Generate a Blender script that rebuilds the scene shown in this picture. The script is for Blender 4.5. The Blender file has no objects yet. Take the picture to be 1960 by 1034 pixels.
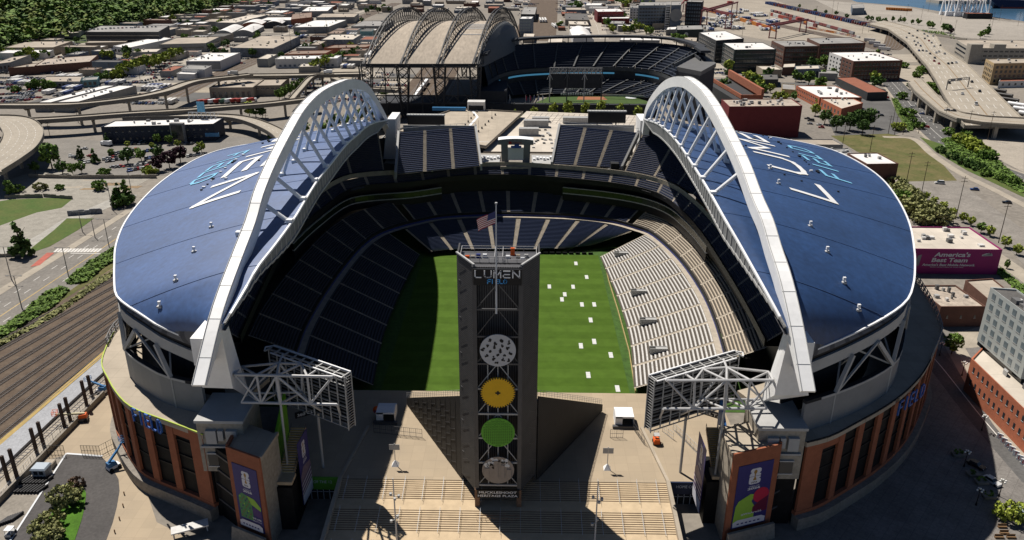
import bpy, math, random
from mathutils import Vector, Matrix
from mathutils.bvhtree import BVHTree
random.seed(7)
R = math.radians
scene = bpy.context.scene
C = scene.collection
# ------------------------------------------------------------------ camera model (metres, x right, y away, z up)
F = 1524.0; PITCH = math.atan(638 / F); ROLL = 0.0055; EYE = (5.0, -265.0, 127.6)
sp, cp = math.sin(PITCH), math.cos(PITCH)
PSI = 25 * cp / F - ROLL * sp
sy, cy = math.sin(PSI), math.cos(PSI)
FW = (-sy * cp, cy * cp, -sp)
_r = (cy, sy, 0.0); _u = (-sy * sp, cy * sp, cp)
RT = tuple(math.cos(ROLL) * _r[i] + math.sin(ROLL) * _u[i] for i in range(3))
UP = tuple(math.cos(ROLL) * _u[i] - math.sin(ROLL) * _r[i] for i in range(3))
def ray(x, y):
    u = x - 980; v = y - 517
    return [FW[i] * F + RT[i] * u - UP[i] * v for i in range(3)]
def G(x, y, z=0.0):
    d = ray(x, y); t = (z - EYE[2]) / d[2]
    return Vector((EYE[0] + d[0] * t, EYE[1] + d[1] * t, z))
def AX(x, y, X):
    d = ray(x, y); t = (X - EYE[0]) / d[0]
    return Vector((X, EYE[1] + d[1] * t, EYE[2] + d[2] * t))
def AY(x, y, Y):
    d = ray(x, y); t = (Y - EYE[1]) / d[1]
    return Vector((EYE[0] + d[0] * t, Y, EYE[2] + d[2] * t))
def PX(p):
    q = [p[i] - EYE[i] for i in range(3)]
    w = sum(q[i] * FW[i] for i in range(3))
    if w < 1: return (-9999, -9999)
    return (980 + F * sum(q[i] * RT[i] for i in range(3)) / w, 517 - F * sum(q[i] * UP[i] for i in range(3)) / w)
# ------------------------------------------------------------------ materials
MATS = {}
def M(name, col=None, rough=.75, var=.12, scale=.35, metal=0.0, spec=.3, bump=0.0, col2=None, stretch=None, fine=0, grid=0, gdark=.8, gw=.06, grot=0.0):
    if name in MATS: return MATS[name]
    m = bpy.data.materials.new(name); m.use_nodes = True
    nt = m.node_tree; b = nt.nodes['Principled BSDF']
    b.inputs['Roughness'].default_value = rough; b.inputs['Metallic'].default_value = metal
    b.inputs['Specular IOR Level'].default_value = spec
    col = tuple(col)
    b.inputs['Base Color'].default_value = (*col, 1)
    if var or col2:
        tc = nt.nodes.new('ShaderNodeTexCoord')
        src = tc.outputs['Object']
        if stretch:
            mp = nt.nodes.new('ShaderNodeMapping'); mp.inputs['Scale'].default_value = stretch
            nt.links.new(src, mp.inputs['Vector']); src = mp.outputs['Vector']
        nz = nt.nodes.new('ShaderNodeTexNoise'); nz.inputs['Scale'].default_value = scale
        nz.inputs['Detail'].default_value = 6; nz.inputs['Roughness'].default_value = .65
        nt.links.new(src, nz.inputs['Vector'])
        rp = nt.nodes.new('ShaderNodeValToRGB')
        rp.color_ramp.elements[0].position = .3; rp.color_ramp.elements[1].position = .7
        a = col2 if col2 else tuple(c * (1 - var) for c in col); z = col if col2 else tuple(min(1, c * (1 + var)) for c in col)
        rp.color_ramp.elements[0].color = (*a, 1); rp.color_ramp.elements[1].color = (*z, 1)
        nt.links.new(nz.outputs['Fac'], rp.inputs['Fac'])
        out = rp.outputs['Color']
        if fine:
            n2 = nt.nodes.new('ShaderNodeTexNoise'); n2.inputs['Scale'].default_value = scale * fine; n2.inputs['Detail'].default_value = 4
            nt.links.new(src, n2.inputs['Vector'])
            mx = nt.nodes.new('ShaderNodeMix'); mx.data_type = 'RGBA'; mx.blend_type = 'OVERLAY'; mx.inputs[0].default_value = .55
            nt.links.new(out, mx.inputs[6]); nt.links.new(n2.outputs['Color'], mx.inputs[7])
            bw = nt.nodes.new('ShaderNodeRGBToBW'); nt.links.new(n2.outputs['Color'], bw.inputs[0]); nt.links.new(bw.outputs[0], mx.inputs[7])
            out = mx.outputs[2]
        if grid:
            bt = nt.nodes.new('ShaderNodeTexBrick'); bt.offset = 0; bt.inputs['Scale'].default_value = 1; bt.inputs['Brick Width'].default_value = grid; bt.inputs['Row Height'].default_value = grid; bt.inputs['Mortar Size'].default_value = gw; bt.inputs['Mortar Smooth'].default_value = .1
            bt.inputs['Color1'].default_value = (1, 1, 1, 1); bt.inputs['Color2'].default_value = (.93, .93, .93, 1); bt.inputs['Mortar'].default_value = (gdark, gdark, gdark, 1)
            gm = nt.nodes.new('ShaderNodeMapping'); gm.inputs['Rotation'].default_value = (0, 0, grot); nt.links.new(tc.outputs['Object'], gm.inputs['Vector']); nt.links.new(gm.outputs['Vector'], bt.inputs['Vector'])
            m2 = nt.nodes.new('ShaderNodeMix'); m2.data_type = 'RGBA'; m2.blend_type = 'MULTIPLY'; m2.inputs[0].default_value = 1; nt.links.new(out, m2.inputs[6]); nt.links.new(bt.outputs['Color'], m2.inputs[7]); out = m2.outputs[2]
        nt.links.new(out, b.inputs['Base Color'])
        if bump:
            bp = nt.nodes.new('ShaderNodeBump'); bp.inputs['Strength'].default_value = bump
            nt.links.new(nz.outputs['Fac'], bp.inputs['Height']); nt.links.new(bp.outputs['Normal'], b.inputs['Normal'])
    MATS[name] = m
    return m
def stripes(name, ca, cb, axis, period, duty=.5, rough=.8, warp=0.0, soft=.02, spec=.2):
    """two colours in bands across one object axis"""
    if name in MATS: return MATS[name]
    m = M(name, ca, rough, 0, spec=spec); nt = m.node_tree; b = nt.nodes['Principled BSDF']
    tc = nt.nodes.new('ShaderNodeTexCoord'); sx = nt.nodes.new('ShaderNodeSeparateXYZ')
    nt.links.new(tc.outputs['Object'], sx.inputs[0])
    d = nt.nodes.new('ShaderNodeMath'); d.operation = 'DIVIDE'; d.inputs[1].default_value = period
    nt.links.new(sx.outputs[axis], d.inputs[0])
    f = nt.nodes.new('ShaderNodeMath'); f.operation = 'FRACT'; nt.links.new(d.outputs[0], f.inputs[0])
    rp = nt.nodes.new('ShaderNodeValToRGB'); e = rp.color_ramp.elements
    e[0].position = max(0, duty - soft); e[0].color = (*ca, 1); e[1].position = min(1, duty + soft); e[1].color = (*cb, 1)
    nt.links.new(f.outputs[0], rp.inputs['Fac'])
    nz = nt.nodes.new('ShaderNodeTexNoise'); nz.inputs['Scale'].default_value = .3; nz.inputs['Detail'].default_value = 6
    nt.links.new(tc.outputs['Object'], nz.inputs['Vector'])
    mx = nt.nodes.new('ShaderNodeMix'); mx.data_type = 'RGBA'; mx.blend_type = 'OVERLAY'; mx.inputs[0].default_value = .4
    bw = nt.nodes.new('ShaderNodeRGBToBW'); nt.links.new(nz.outputs['Color'], bw.inputs[0])
    nt.links.new(rp.outputs['Color'], mx.inputs[6]); nt.links.new(bw.outputs[0], mx.inputs[7])
    nt.links.new(mx.outputs[2], b.inputs['Base Color'])
    return m
# ------------------------------------------------------------------ object helpers
def wl(o):
    v = Vector((0, 0, 0))
    while o: v += o.location; o = o.parent
    return v
def tag(o, label=None, cat=None, group=None, kind=None):
    if label: o['label'] = label
    if cat: o['category'] = cat
    if group: o['group'] = group
    if kind: o['kind'] = kind
    return o
def thing(name, loc, label, cat, group=None):
    o = bpy.data.objects.new(name, None); C.objects.link(o); o.location = loc; o.empty_display_size = .5
    return tag(o, label, cat, group)
class MB:
    def __init__(s): s.v = []; s.f = []; s.m = []
    def face(s, pts, m=0):
        i = len(s.v); s.v += [tuple(p) for p in pts]; s.f.append(tuple(range(i, i + len(pts)))); s.m.append(m)
    def hexa(s, a, b, m=0, mt=None):
        """two quads, bottom a and top b, joined by sides"""
        i = len(s.v); s.v += [tuple(p) for p in a] + [tuple(p) for p in b]; n = len(a)
        s.f.append(tuple(i + k for k in reversed(range(n)))); s.m.append(m)
        s.f.append(tuple(i + n + k for k in range(n))); s.m.append(m if mt is None else mt)
        for k in range(n):
            j = (k + 1) % n; s.f.append((i + k, i + j, i + n + j, i + n + k)); s.m.append(m)
    def box(s, x0, y0, z0, x1, y1, z1, m=0, mt=None):
        s.hexa([(x0, y0, z0), (x1, y0, z0), (x1, y1, z0), (x0, y1, z0)], [(x0, y0, z1), (x1, y0, z1), (x1, y1, z1), (x0, y1, z1)], m, mt)
    def prism(s, poly, z0, z1, m=0, mt=None):
        a = sum(poly[i][0] * poly[(i + 1) % len(poly)][1] - poly[(i + 1) % len(poly)][0] * poly[i][1] for i in range(len(poly)))
        if a < 0: poly = list(reversed(poly))
        s.hexa([(p[0], p[1], z0) for p in poly], [(p[0], p[1], z1) for p in poly], m, mt)
    def bar(s, p, q, w=.3, h=None, m=0):
        p = Vector(p); q = Vector(q); d = q - p
        if d.length < 1e-6: return
        d.normalize(); h = w if h is None else h
        up = Vector((0, 0, 1)) if abs(d.z) < .95 else Vector((0, 1, 0))
        a = d.cross(up).normalized() * (w / 2); b = a.cross(d).normalized() * (h / 2)
        s.hexa([p - a - b, p + a - b, p + a + b, p - a + b], [q - a - b, q + a - b, q + a + b, q - a + b], m)
    def tube(s, p, q, r=.2, n=6, m=0, r2=None):
        p = Vector(p); q = Vector(q); d = (q - p)
        if d.length < 1e-6: return
        d.normalize(); r2 = r if r2 is None else r2
        up = Vector((0, 0, 1)) if abs(d.z) < .95 else Vector((0, 1, 0))
        a = d.cross(up).normalized(); b = a.cross(d).normalized()
        A = [p + (a * math.cos(t) + b * math.sin(t)) * r for t in [2 * math.pi * k / n for k in range(n)]]
        B = [q + (a * math.cos(t) + b * math.sin(t)) * r2 for t in [2 * math.pi * k / n for k in range(n)]]
        s.hexa(A, B, m)
    def grid(s, rows, m=0, close=False):
        i = len(s.v); n = len(rows[0])
        for r in rows: s.v += [tuple(p) for p in r]
        for a in range(len(rows) - 1):
            for b in range(n - 1):
                s.f.append((i + a * n + b, i + a * n + b + 1, i + (a + 1) * n + b + 1, i + (a + 1) * n + b)); s.m.append(m)
    def disc(s, c, ax, up, r, t, n=40, m=0):
        ax = Vector(ax).normalized(); up = Vector(up).normalized(); rt = up.cross(ax)
        c = Vector(c); A = [c + (rt * math.cos(k * 2 * math.pi / n) + up * math.sin(k * 2 * math.pi / n)) * r for k in range(n)]
        s.hexa([p - ax * t / 2 for p in A], [p + ax * t / 2 for p in A], m)
    def mesh(s, name, mats, off=Vector((0, 0, 0)), smooth=False):
        me = bpy.data.meshes.new(name)
        me.from_pydata([(v[0] - off.x, v[1] - off.y, v[2] - off.z) for v in s.v], [], s.f)
        for m in (mats if isinstance(mats, (list, tuple)) else [mats]): me.materials.append(m)
        if any(s.m): me.polygons.foreach_set('material_index', s.m)
        if smooth: me.polygons.foreach_set('use_smooth', [True] * len(s.f))
        me.update(); return me
    def build(s, name, mats, parent=None, smooth=False, label=None):
        off = wl(parent) if parent else Vector((0, 0, 0))
        o = bpy.data.objects.new(name, s.mesh(name, mats, off, smooth)); C.objects.link(o)
        if parent: o.parent = parent
        if label: o['label'] = label
        return o
    def solo(s, name, mats, label, cat, group=None, kind=None, base=None, smooth=False):
        """a thing that is one mesh, origin at its base"""
        if base is None:
            n = len(s.v); base = Vector((sum(v[0] for v in s.v) / n, sum(v[1] for v in s.v) / n, min(v[2] for v in s.v)))
        o = bpy.data.objects.new(name, s.mesh(name, mats, Vector(base), smooth)); C.objects.link(o); o.location = base
        return tag(o, label, cat, group, kind)
def structure(name, mb, mats, stuff=False):
    o = mb.build(name, mats); o['kind'] = 'stuff' if stuff else 'structure'; return o
def copy_tree(src, loc, rz=0.0, label=None, cat=None, group=None, sc=None):
    o = src.copy(); C.objects.link(o); o.location = loc; o.rotation_euler = (0, 0, rz)
    if sc: o.scale = sc if isinstance(sc, (tuple, list)) else (sc, sc, sc)
    tag(o, label, cat, group)
    for ch in src.children:
        c = ch.copy(); C.objects.link(c); c.parent = o
        for g in ch.children:
            d = g.copy(); C.objects.link(d); d.parent = c
    return o
def resample(pts, n):
    pts = [Vector(p) for p in pts]; L = [0]
    for a, b in zip(pts, pts[1:]): L.append(L[-1] + (b - a).length)
    out = []; k = 0
    for i in range(n):
        t = L[-1] * i / (n - 1)
        while k < len(pts) - 2 and L[k + 1] < t: k += 1
        f = (t - L[k]) / max(1e-9, L[k + 1] - L[k]); out.append(pts[k].lerp(pts[k + 1], f))
    return out
def smooth_line(pts, n, it=2):
    """Catmull-Rom through pts, resampled"""
    pts = [Vector(p) for p in pts]; q = [pts[0] * 2 - pts[1]] + pts + [pts[-1] * 2 - pts[-2]]; out = []
    for i in range(1, len(q) - 2):
        a, b, c, d = q[i - 1], q[i], q[i + 1], q[i + 2]
        for k in range(8):
            t = k / 8; out.append(.5 * ((2 * b) + (c - a) * t + (2 * a - 5 * b + 4 * c - d) * t * t + (3 * b - a - 3 * c + d) * t ** 3))
    out.append(pts[-1]); return resample(out, n)
def at(line, t):
    n = len(line) - 1; x = max(0, min(n - 1e-6, t * n)); i = int(x); return line[i].lerp(line[i + 1], x - i)
# ------------------------------------------------------------------ lettering
_T = {}
def text_geo(s, bold=0.0):
    if (s, bold) in _T: return _T[(s, bold)]
    cu = bpy.data.curves.new('t', 'FONT'); cu.body = s; cu.size = 1; cu.fill_mode = 'FRONT'; cu.resolution_u = 3; cu.offset = bold
    o = bpy.data.objects.new('t', cu); C.objects.link(o)
    me = o.evaluated_get(bpy.context.evaluated_depsgraph_get()).to_mesh()
    v = [(p.co.x, p.co.y) for p in me.vertices]; f = [tuple(p.vertices) for p in me.polygons]
    bpy.data.objects.remove(o); bpy.data.curves.remove(cu)
    x0 = min(a for a, b in v); x1 = max(a for a, b in v); y0 = min(b for a, b in v); y1 = max(b for a, b in v)
    v = [((a - x0) / (x1 - x0), (b - y0) / (y1 - y0)) for a, b in v]
    _T[(s, bold)] = (v, f, (x1 - x0) / (y1 - y0)); return _T[(s, bold)]
def put_text(mb, s, o, rx, uy, m=0, bold=0.0):
    """text filling the rectangle o, o+rx (width), o+uy (height)"""
    v, f, _ = text_geo(s, bold); o = Vector(o); rx = Vector(rx); uy = Vector(uy); i = len(mb.v)
    mb.v += [tuple(o + rx * a + uy * b) for a, b in v]
    for q in f: mb.f.append(tuple(i + k for k in q)); mb.m.append(m)
STROKE = {
 'L': [[(0, 1), (0, 0), (.85, 0)]], 'U': [[(0, 1), (0, .3), (.12, .06), (.35, 0), (.65, 0), (.88, .06), (1, .3), (1, 1)]],
 'M': [[(0, 0), (0, 1), (.5, .35), (1, 1), (1, 0)]], 'E': [[(.05, 1), (.95, 1)], [(0, .5), (.9, .5)], [(0, .5), (0, 0), (.95, 0)]],
 'e': [[(.9, 1), (0, 1), (0, 0), (.9, 0)], [(0, .5), (.8, .5)]],
 'N': [[(0, 0), (0, 1), (1, 0), (1, 1)]], 'F': [[(.95, 1), (0, 1), (0, 0)], [(0, .5), (.8, .5)]], 'I': [[(.5, 1), (.5, 0)]],
 'D': [[(0, 1), (.5, 1), (.85, .85), (1, .5), (.85, .15), (.5, 0), (0, 0), (0, 1)]]}
def stroke_strips(ch, w, seg=.06, asp=1.0):
    """quads in the letter's unit square; asp = width / height"""
    out = []
    for pl in STROKE[ch]:
        for (x0, y0), (x1, y1) in zip(pl, pl[1:]):
            dx, dy = (x1 - x0) * asp, y1 - y0; L = math.hypot(dx, dy); ux, uy = dx / L, dy / L; e = w / 2
            n = max(1, int(L / seg)); px, py = -uy * w / 2, ux * w / 2
            for k in range(n):
                a = -e + (L + 2 * e) * k / n; b = -e + (L + 2 * e) * (k + 1) / n
                q = [(x0 * asp + ux * a + px, y0 + uy * a + py), (x0 * asp + ux * a - px, y0 + uy * a - py),
                     (x0 * asp + ux * b - px, y0 + uy * b - py), (x0 * asp + ux * b + px, y0 + uy * b + py)]
                out.append([(x / asp, y) for x, y in q])
    return out
# ================================================================== STADIUM
m_white = M('white_painted_steel', (.86, .87, .88), .45, .05, .15)
m_arch = M('arch_white_paint', (.88, .88, .87), .5, .07, .12, fine=8)
m_gal = M('galvanised_steel', (.50, .50, .50), .5, .12, .5, spec=.5)
m_grey = M('grey_panel', (.23, .235, .24), .6, .1, .2)
m_lgrey = M('light_grey_panel', (.42, .42, .41), .6, .1, .2)
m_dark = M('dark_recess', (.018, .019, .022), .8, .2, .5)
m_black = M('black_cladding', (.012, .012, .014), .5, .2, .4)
m_screen = M('dark_screen', (.010, .010, .011), .6, .4, .6, spec=.2)
m_glass = M('dark_glazing', (.02, .024, .03), .12, .3, .15, spec=.6)
m_conc = M('tan_concrete', (.43, .37, .29), .85, .16, .10, grid=4.5, gdark=.78)
m_conc2 = M('grey_concrete', (.25, .225, .19), .85, .16, .15, fine=8)
m_wallc = M('sand_panel', (.36, .32, .26), .8, .1, .2, fine=6)
m_seat = M('navy_seats', (.028, .038, .078), .45, .45, 5, spec=.4)
m_tread = M('bowl_tread', (.11, .11, .12), .85, .2, .4)
m_bench = M('aluminium_bench', (.60, .585, .56), .55, .28, 2.2, spec=.3)
m_btread = M('bench_tread', (.085, .072, .058), .9, .2, .6)  # shadow gaps between the benches deepened in the tread colour
m_bench2 = M('tan_bench', (.50, .43, .34), .6, .28, 2.2, spec=.3)
m_aisle = stripes('aisle_steps', (.52, .45, .36), (.36, .31, .25), 2, .42)
m_walk = M('walkway_concrete', (.42, .37, .30), .85, .2, .5)
m_brick = M('orange_brick', (.32, .112, .058), .85, .13, .6, fine=12)
m_blueb = M('blue_fascia', (.030, .05, .24), .5, .1, .3)
m_lime = M('lime_paint', (.40, .50, .07), .6, .1, .3)
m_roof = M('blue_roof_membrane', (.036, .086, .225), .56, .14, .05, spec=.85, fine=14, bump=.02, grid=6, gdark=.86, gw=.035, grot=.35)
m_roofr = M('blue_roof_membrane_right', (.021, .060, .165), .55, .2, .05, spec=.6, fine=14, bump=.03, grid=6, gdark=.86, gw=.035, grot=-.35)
m_rtext = M('white_roof_paint', (.80, .80, .79), .6, .08, .3, fine=6)
m_rtext2 = M('sky_blue_roof_paint', (.20, .50, .72), .6, .1, .3, fine=6)
m_under = stripes('roof_underside', (.09, .09, .10), (.16, .16, .17), 1, 2.4, .3)

stad = thing('football_stadium', (0, 0, 0), 'big open football stadium with two white arches and blue curved roofs', 'stadium')

LROOF_O = [(375,655),(340,640),(300,622),(270,602),(240,583),(222,565),(219,540),(219,510),(222,470),(240,425),(275,380),(320,340),(380,303),(440,283),(530,268),(569,259),(646,247),(696,239),(740,232)]
RROOF_O = [(1555,672),(1620,645),(1690,610),(1735,577),(1748,545),(1751,515),(1750,480),(1741,430),(1720,385),(1690,345),(1650,315),(1600,290),(1554,277),(1488,264),(1455,260),(1414,255),(1383,250),(1340,243),(1236,232)]
LROOF_I = [(430,620),(470,553),(493,512),(526,470),(563,419),(587.5,378),(609,344),(632,315),(652.5,288.5),(668,271.5),(683,259),(699,244.5),(717.5,235),(742,230)]
RROOF_I = [(1503,627),(1472,569.7),(1441,514),(1409.6,458),(1385,416),(1354.7,362),(1324,312.5),(1293,268),(1262,239),(1232.5,228)]
LARCH = [(366,737),(394,624),(413,563),(441,490),(467,424),(484,367),(509,309),(538,254.5),(569,208),(603,177),(640,159),(671,152),(700,163),(725,199),(745,236),(757,262)]
RARCH = [(1562,749),(1540,629),(1518,535),(1497,472),(1481,420),(1461,376),(1437,313),(1413,263),(1386,217),(1364,186),(1342,164),(1311,147),(1277,155),(1250,183),(1236,210),(1228,250)]
ROOFBVH = {}
def plan_norm(line, i):
    a = line[max(0, i - 1)]; b = line[min(len(line) - 1, i + 1)]; d = Vector((b.x - a.x, b.y - a.y, 0)).normalized()
    n = Vector((d.y, -d.x, 0))
    if n.dot(Vector((line[i].x, line[i].y * .6 - 0, 0))) < 0: n = -n
    return n
def offset(line, d, z=None):
    out = []
    for i, p in enumerate(line):
        q = p + plan_norm(line, i) * d
        if z is not None: q.z = z
        out.append(q)
    return out
def band(line, z0, z1, off, thick, m=0, mb=None, dz=0):
    """wall following a plan line; z0,z1 relative to the line's own z when dz"""
    mb = mb or MB(); a = offset(line, off); b = offset(line, off - thick)
    for i in range(len(line) - 1):
        za0, za1 = (a[i].z + z0, a[i].z + z1) if dz else (z0, z1); zb0, zb1 = (a[i + 1].z + z0, a[i + 1].z + z1) if dz else (z0, z1)
        mb.hexa([(a[i].x, a[i].y, za0), (a[i + 1].x, a[i + 1].y, zb0), (b[i + 1].x, b[i + 1].y, zb0), (b[i].x, b[i].y, za0)],
                [(a[i].x, a[i].y, za1), (a[i + 1].x, a[i + 1].y, zb1), (b[i + 1].x, b[i + 1].y, zb1), (b[i].x, b[i].y, za1)], m)
    return mb
NR, NS = 70, 26
EAVE = {}
def make_roof(side, outer, inner, zo, Xi, mat, lab):
    out = resample(smooth_line([G(*p, zo + (-3.6, -2.4, -1.2, -.4)[i] if i < 4 else zo) for i, p in enumerate(outer)], 120), NR)
    inn = resample(smooth_line([AX(*p, Xi + side * max(0, 5 - 1.25 * i, 4.5 - 1.1 * (len(inner) - 1 - i))) for i, p in enumerate(inner)], 120), NR)
    rows = []
    for i in range(NR):
        a, b = inn[i], out[i]; row = []
        for j in range(NS + 1):
            s = j / NS; p = a.lerp(b, s); p.z = a.z + (b.z - a.z) * s ** 1.25; row.append(p)
        rows.append(row)
    mb = MB(); mb.grid(rows)
    if side > 0: mb.f = [tuple(reversed(f)) for f in mb.f]
    r = mb.build('roof', mat, stad, smooth=True, label=lab)
    ROOFBVH[side] = BVHTree.FromPolygons([Vector(v) for v in mb.v], mb.f)
    mb = MB(); mb.grid([[p + Vector((0, 0, -1.6)) for p in row] for row in rows]); mb.build('ceiling', m_under, r)
    # eave
    EAVE[side] = out
    e = MB(); off = out
    for i in range(NR - 1): e.bar(out[i] + Vector((0, 0, .05)), out[i + 1] + Vector((0, 0, .05)), .45, .4)
    e.build('gutter', m_white, r)
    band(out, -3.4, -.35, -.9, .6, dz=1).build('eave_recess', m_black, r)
    band(out, -6.2, -3.3, -.3, .8, dz=1).build('eave_fascia', m_lgrey, r)
    e = MB()
    for i in range(NR - 1): e.bar(inn[i], inn[i + 1], .5, .5)
    e.build('gutter', m_white, r)
    e = MB()
    for i in range(NR - 1):
        a, b = inn[i], inn[i + 1]; h = Vector((0, 0, -4.2 * min(1, 6 * min(i, NR - 1 - i) / NR)))
        e.face([a, b, b + h, a + h])
        e.bar(a + h, b + h, .5, .5, 1)
        if i % 1 == 0: e.bar(a, a + h, .35, .35, 1)
    e.build('truss_fascia', [m_grey, m_lgrey], r)
    # seams
    for i in range(6, NR - 4, 8):
        e = MB()
        for j in range(NS): e.bar(rows[i][j] + Vector((0, 0, .03)), rows[i][j + 1] + Vector((0, 0, .03)), .18, .1)
        e.build('roof_seam', mat, r)
    return r
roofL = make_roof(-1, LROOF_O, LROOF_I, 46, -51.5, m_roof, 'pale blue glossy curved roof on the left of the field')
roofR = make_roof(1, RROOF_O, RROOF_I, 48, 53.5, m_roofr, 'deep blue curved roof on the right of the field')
def roof_at(side, x, y, d=.22):
    h = ROOFBVH[side].ray_cast(Vector((x, y, 200)), Vector((0, 0, -1)))[0]
    return (h + Vector((0, 0, d))) if h else Vector((x, y, 50))
def roof_word(side, word, y0, pitch, w, xin, xout, m, sw, name, skip=0):
    """letters read along +y on the right roof and along -y on the left one"""
    for k, ch in enumerate(word):
        mb = MB(); asp = w / abs(xout - xin)
        for q in stroke_strips(ch, sw, .05, asp):
            pts = []
            for a, b in q:
                yy = y0 + pitch * k + w * a * (1 if pitch > 0 else -1)
                pts.append(roof_at(side, xout + (xin - xout) * b, yy))
            mb.face(pts)
        mb.build(name, m, roofL if side < 0 else roofR)
roof_word(1, 'LUMEN', -42, 23.5, 17, 83.5, 96, m_rtext, .16, 'roof_letter')
roof_word(1, 'FIEL', -10, 9.2, 6.2, 105, 113, m_rtext2, .16, 'roof_letter'); roof_word(1, 'D', 26.8, 9.8, 7, 105, 113, m_rtext2, .16, 'roof_letter')
roof_word(-1, 'LUMEN', 71, -25.2, 17, -77, -90, m_rtext, .16, 'roof_letter')
roof_word(-1, 'FIELD', 21, -8.2, 5.8, -96, -103.5, m_rtext2, .16, 'roof_letter')
# small rooftop speakers / vents on roofs
def roof_fit(side, px, py, s=.62):
    d = Vector(ray(px, py)).normalized(); h = ROOFBVH[side].ray_cast(Vector(EYE), d)[0]
    if not h: return
    mb = MB(); mb.box(h.x - .9 * s, h.y - .9 * s, h.z - .2, h.x + .9 * s, h.y + .9 * s, h.z + .25, 1)
    mb.tube(h, h + Vector((0, 0, 1.7 * s)), .35 * s, 8); mb.box(h.x - .5 * s, h.y - .45 * s, h.z + 1.1 * s, h.x + .5 * s, h.y + .45 * s, h.z + 2.2 * s)
    mb.build('roof_vent', [m_white, m_gal], roofL if side < 0 else roofR)
for p in [(405,435),(372,482),(337,537),(306,587)]: roof_fit(-1, *p)
for p in [(1551,433),(1583,482),(1615,541),(1643,593),(1490,352),(1474,323)]: roof_fit(1, *p)
for k in range(46):
    t = random.random(); side = 1 if k % 2 else -1
    y = -30 + 90 * t; x = (102.5 if random.random() < .6 else random.uniform(80, 100)) * side * (.92 if side < 0 else 1)
    h = roof_at(side, x, y, 0); mb = MB(); s = random.uniform(.25, .5); mb.box(h.x - s, h.y - s * .7, h.z, h.x + s, h.y + s * .7, h.z + s * 1.2)
    mb.build('roof_light', m_dark if random.random() < .7 else m_white, roofL if side < 0 else roofR)
# ------------------------------------------------------------------ arches
def make_arch(side, pix, X, lab):
    k0 = min(range(len(pix)), key=lambda q: pix[q][1]); xo_ = lambda q: X + side * 1.45 * max(-1, min(1, (k0 - q) / 4))
    top = smooth_line([AX(*p, xo_(q)) for q, p in enumerate(pix)], 90)
    for p in top: p.x = X; n = len(top); mb = MB(); rows = []; bot = []
    for i, p in enumerate(top):
        a = top[max(0, i - 1)]; b = top[min(n - 1, i + 1)]; t = (b - a).normalized(); nn = Vector((0, -t.z, t.y))
        if nn.z < 0: nn = -nn
        k = i / (n - 1); d = 3.5 * min(1, .2 + k * 11); w = 1.45
        q = p - nn * d; bot.append(q)
        rows.append([p + Vector((-w, 0, 0)), p + Vector((w, 0, 0)), q + Vector((w, 0, 0)), q + Vector((-w, 0, 0)), p + Vector((-w, 0, 0))])
    mb.grid(rows); mb.face(rows[0][:4]); mb.face(rows[-1][3::-1])
    a = mb.build('arch', m_arch, stad, label=lab)
    e = MB()
    for i in range(2, n - 3, 3):
        e.box(X - 1.48, top[i].y - .05, top[i].z - .02, X + 1.48, top[i].y + .05, top[i].z + .06)
    for s_ in (-1, 1):
        for i in range(0, n - 1): e.bar(top[i] + Vector((s_ * 1.3, 0, .1)), top[i + 1] + Vector((s_ * 1.3, 0, .1)), .12, .14)
    e.build('arch_flashing', m_lgrey, a)
    xi = -52.1 if side < 0 else 54.1; xo = X + side * 6.0
    Y = -107.0
    while Y < 100:
        j = min(range(n), key=lambda q: abs(bot[q].y - Y)); p = bot[j] + Vector((0, 0, .6))
        for x in (xi, xo):
            while ROOFBVH[side].ray_cast(Vector((x, Y, 200)), Vector((0, 0, -1)))[0] is None and abs(x) < abs(X): x += side * .5
            f = roof_at(side, x, Y, 0)
            if p.z - f.z < (3.2 if x == xi else 7): continue
            h = MB(); h.tube(p, f, .52, 10); h.bar(f + Vector((0, 0, -.1)), f + Vector((0, 0, .9)), 1.5, 1.5); h.build('hanger', m_white, a)
        Y += 13.2
    return a
archL = make_arch(-1, LARCH, -59.0, 'white arch over the left roof')
archR = make_arch(1, RARCH, 61.0, 'white arch over the right roof')
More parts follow.
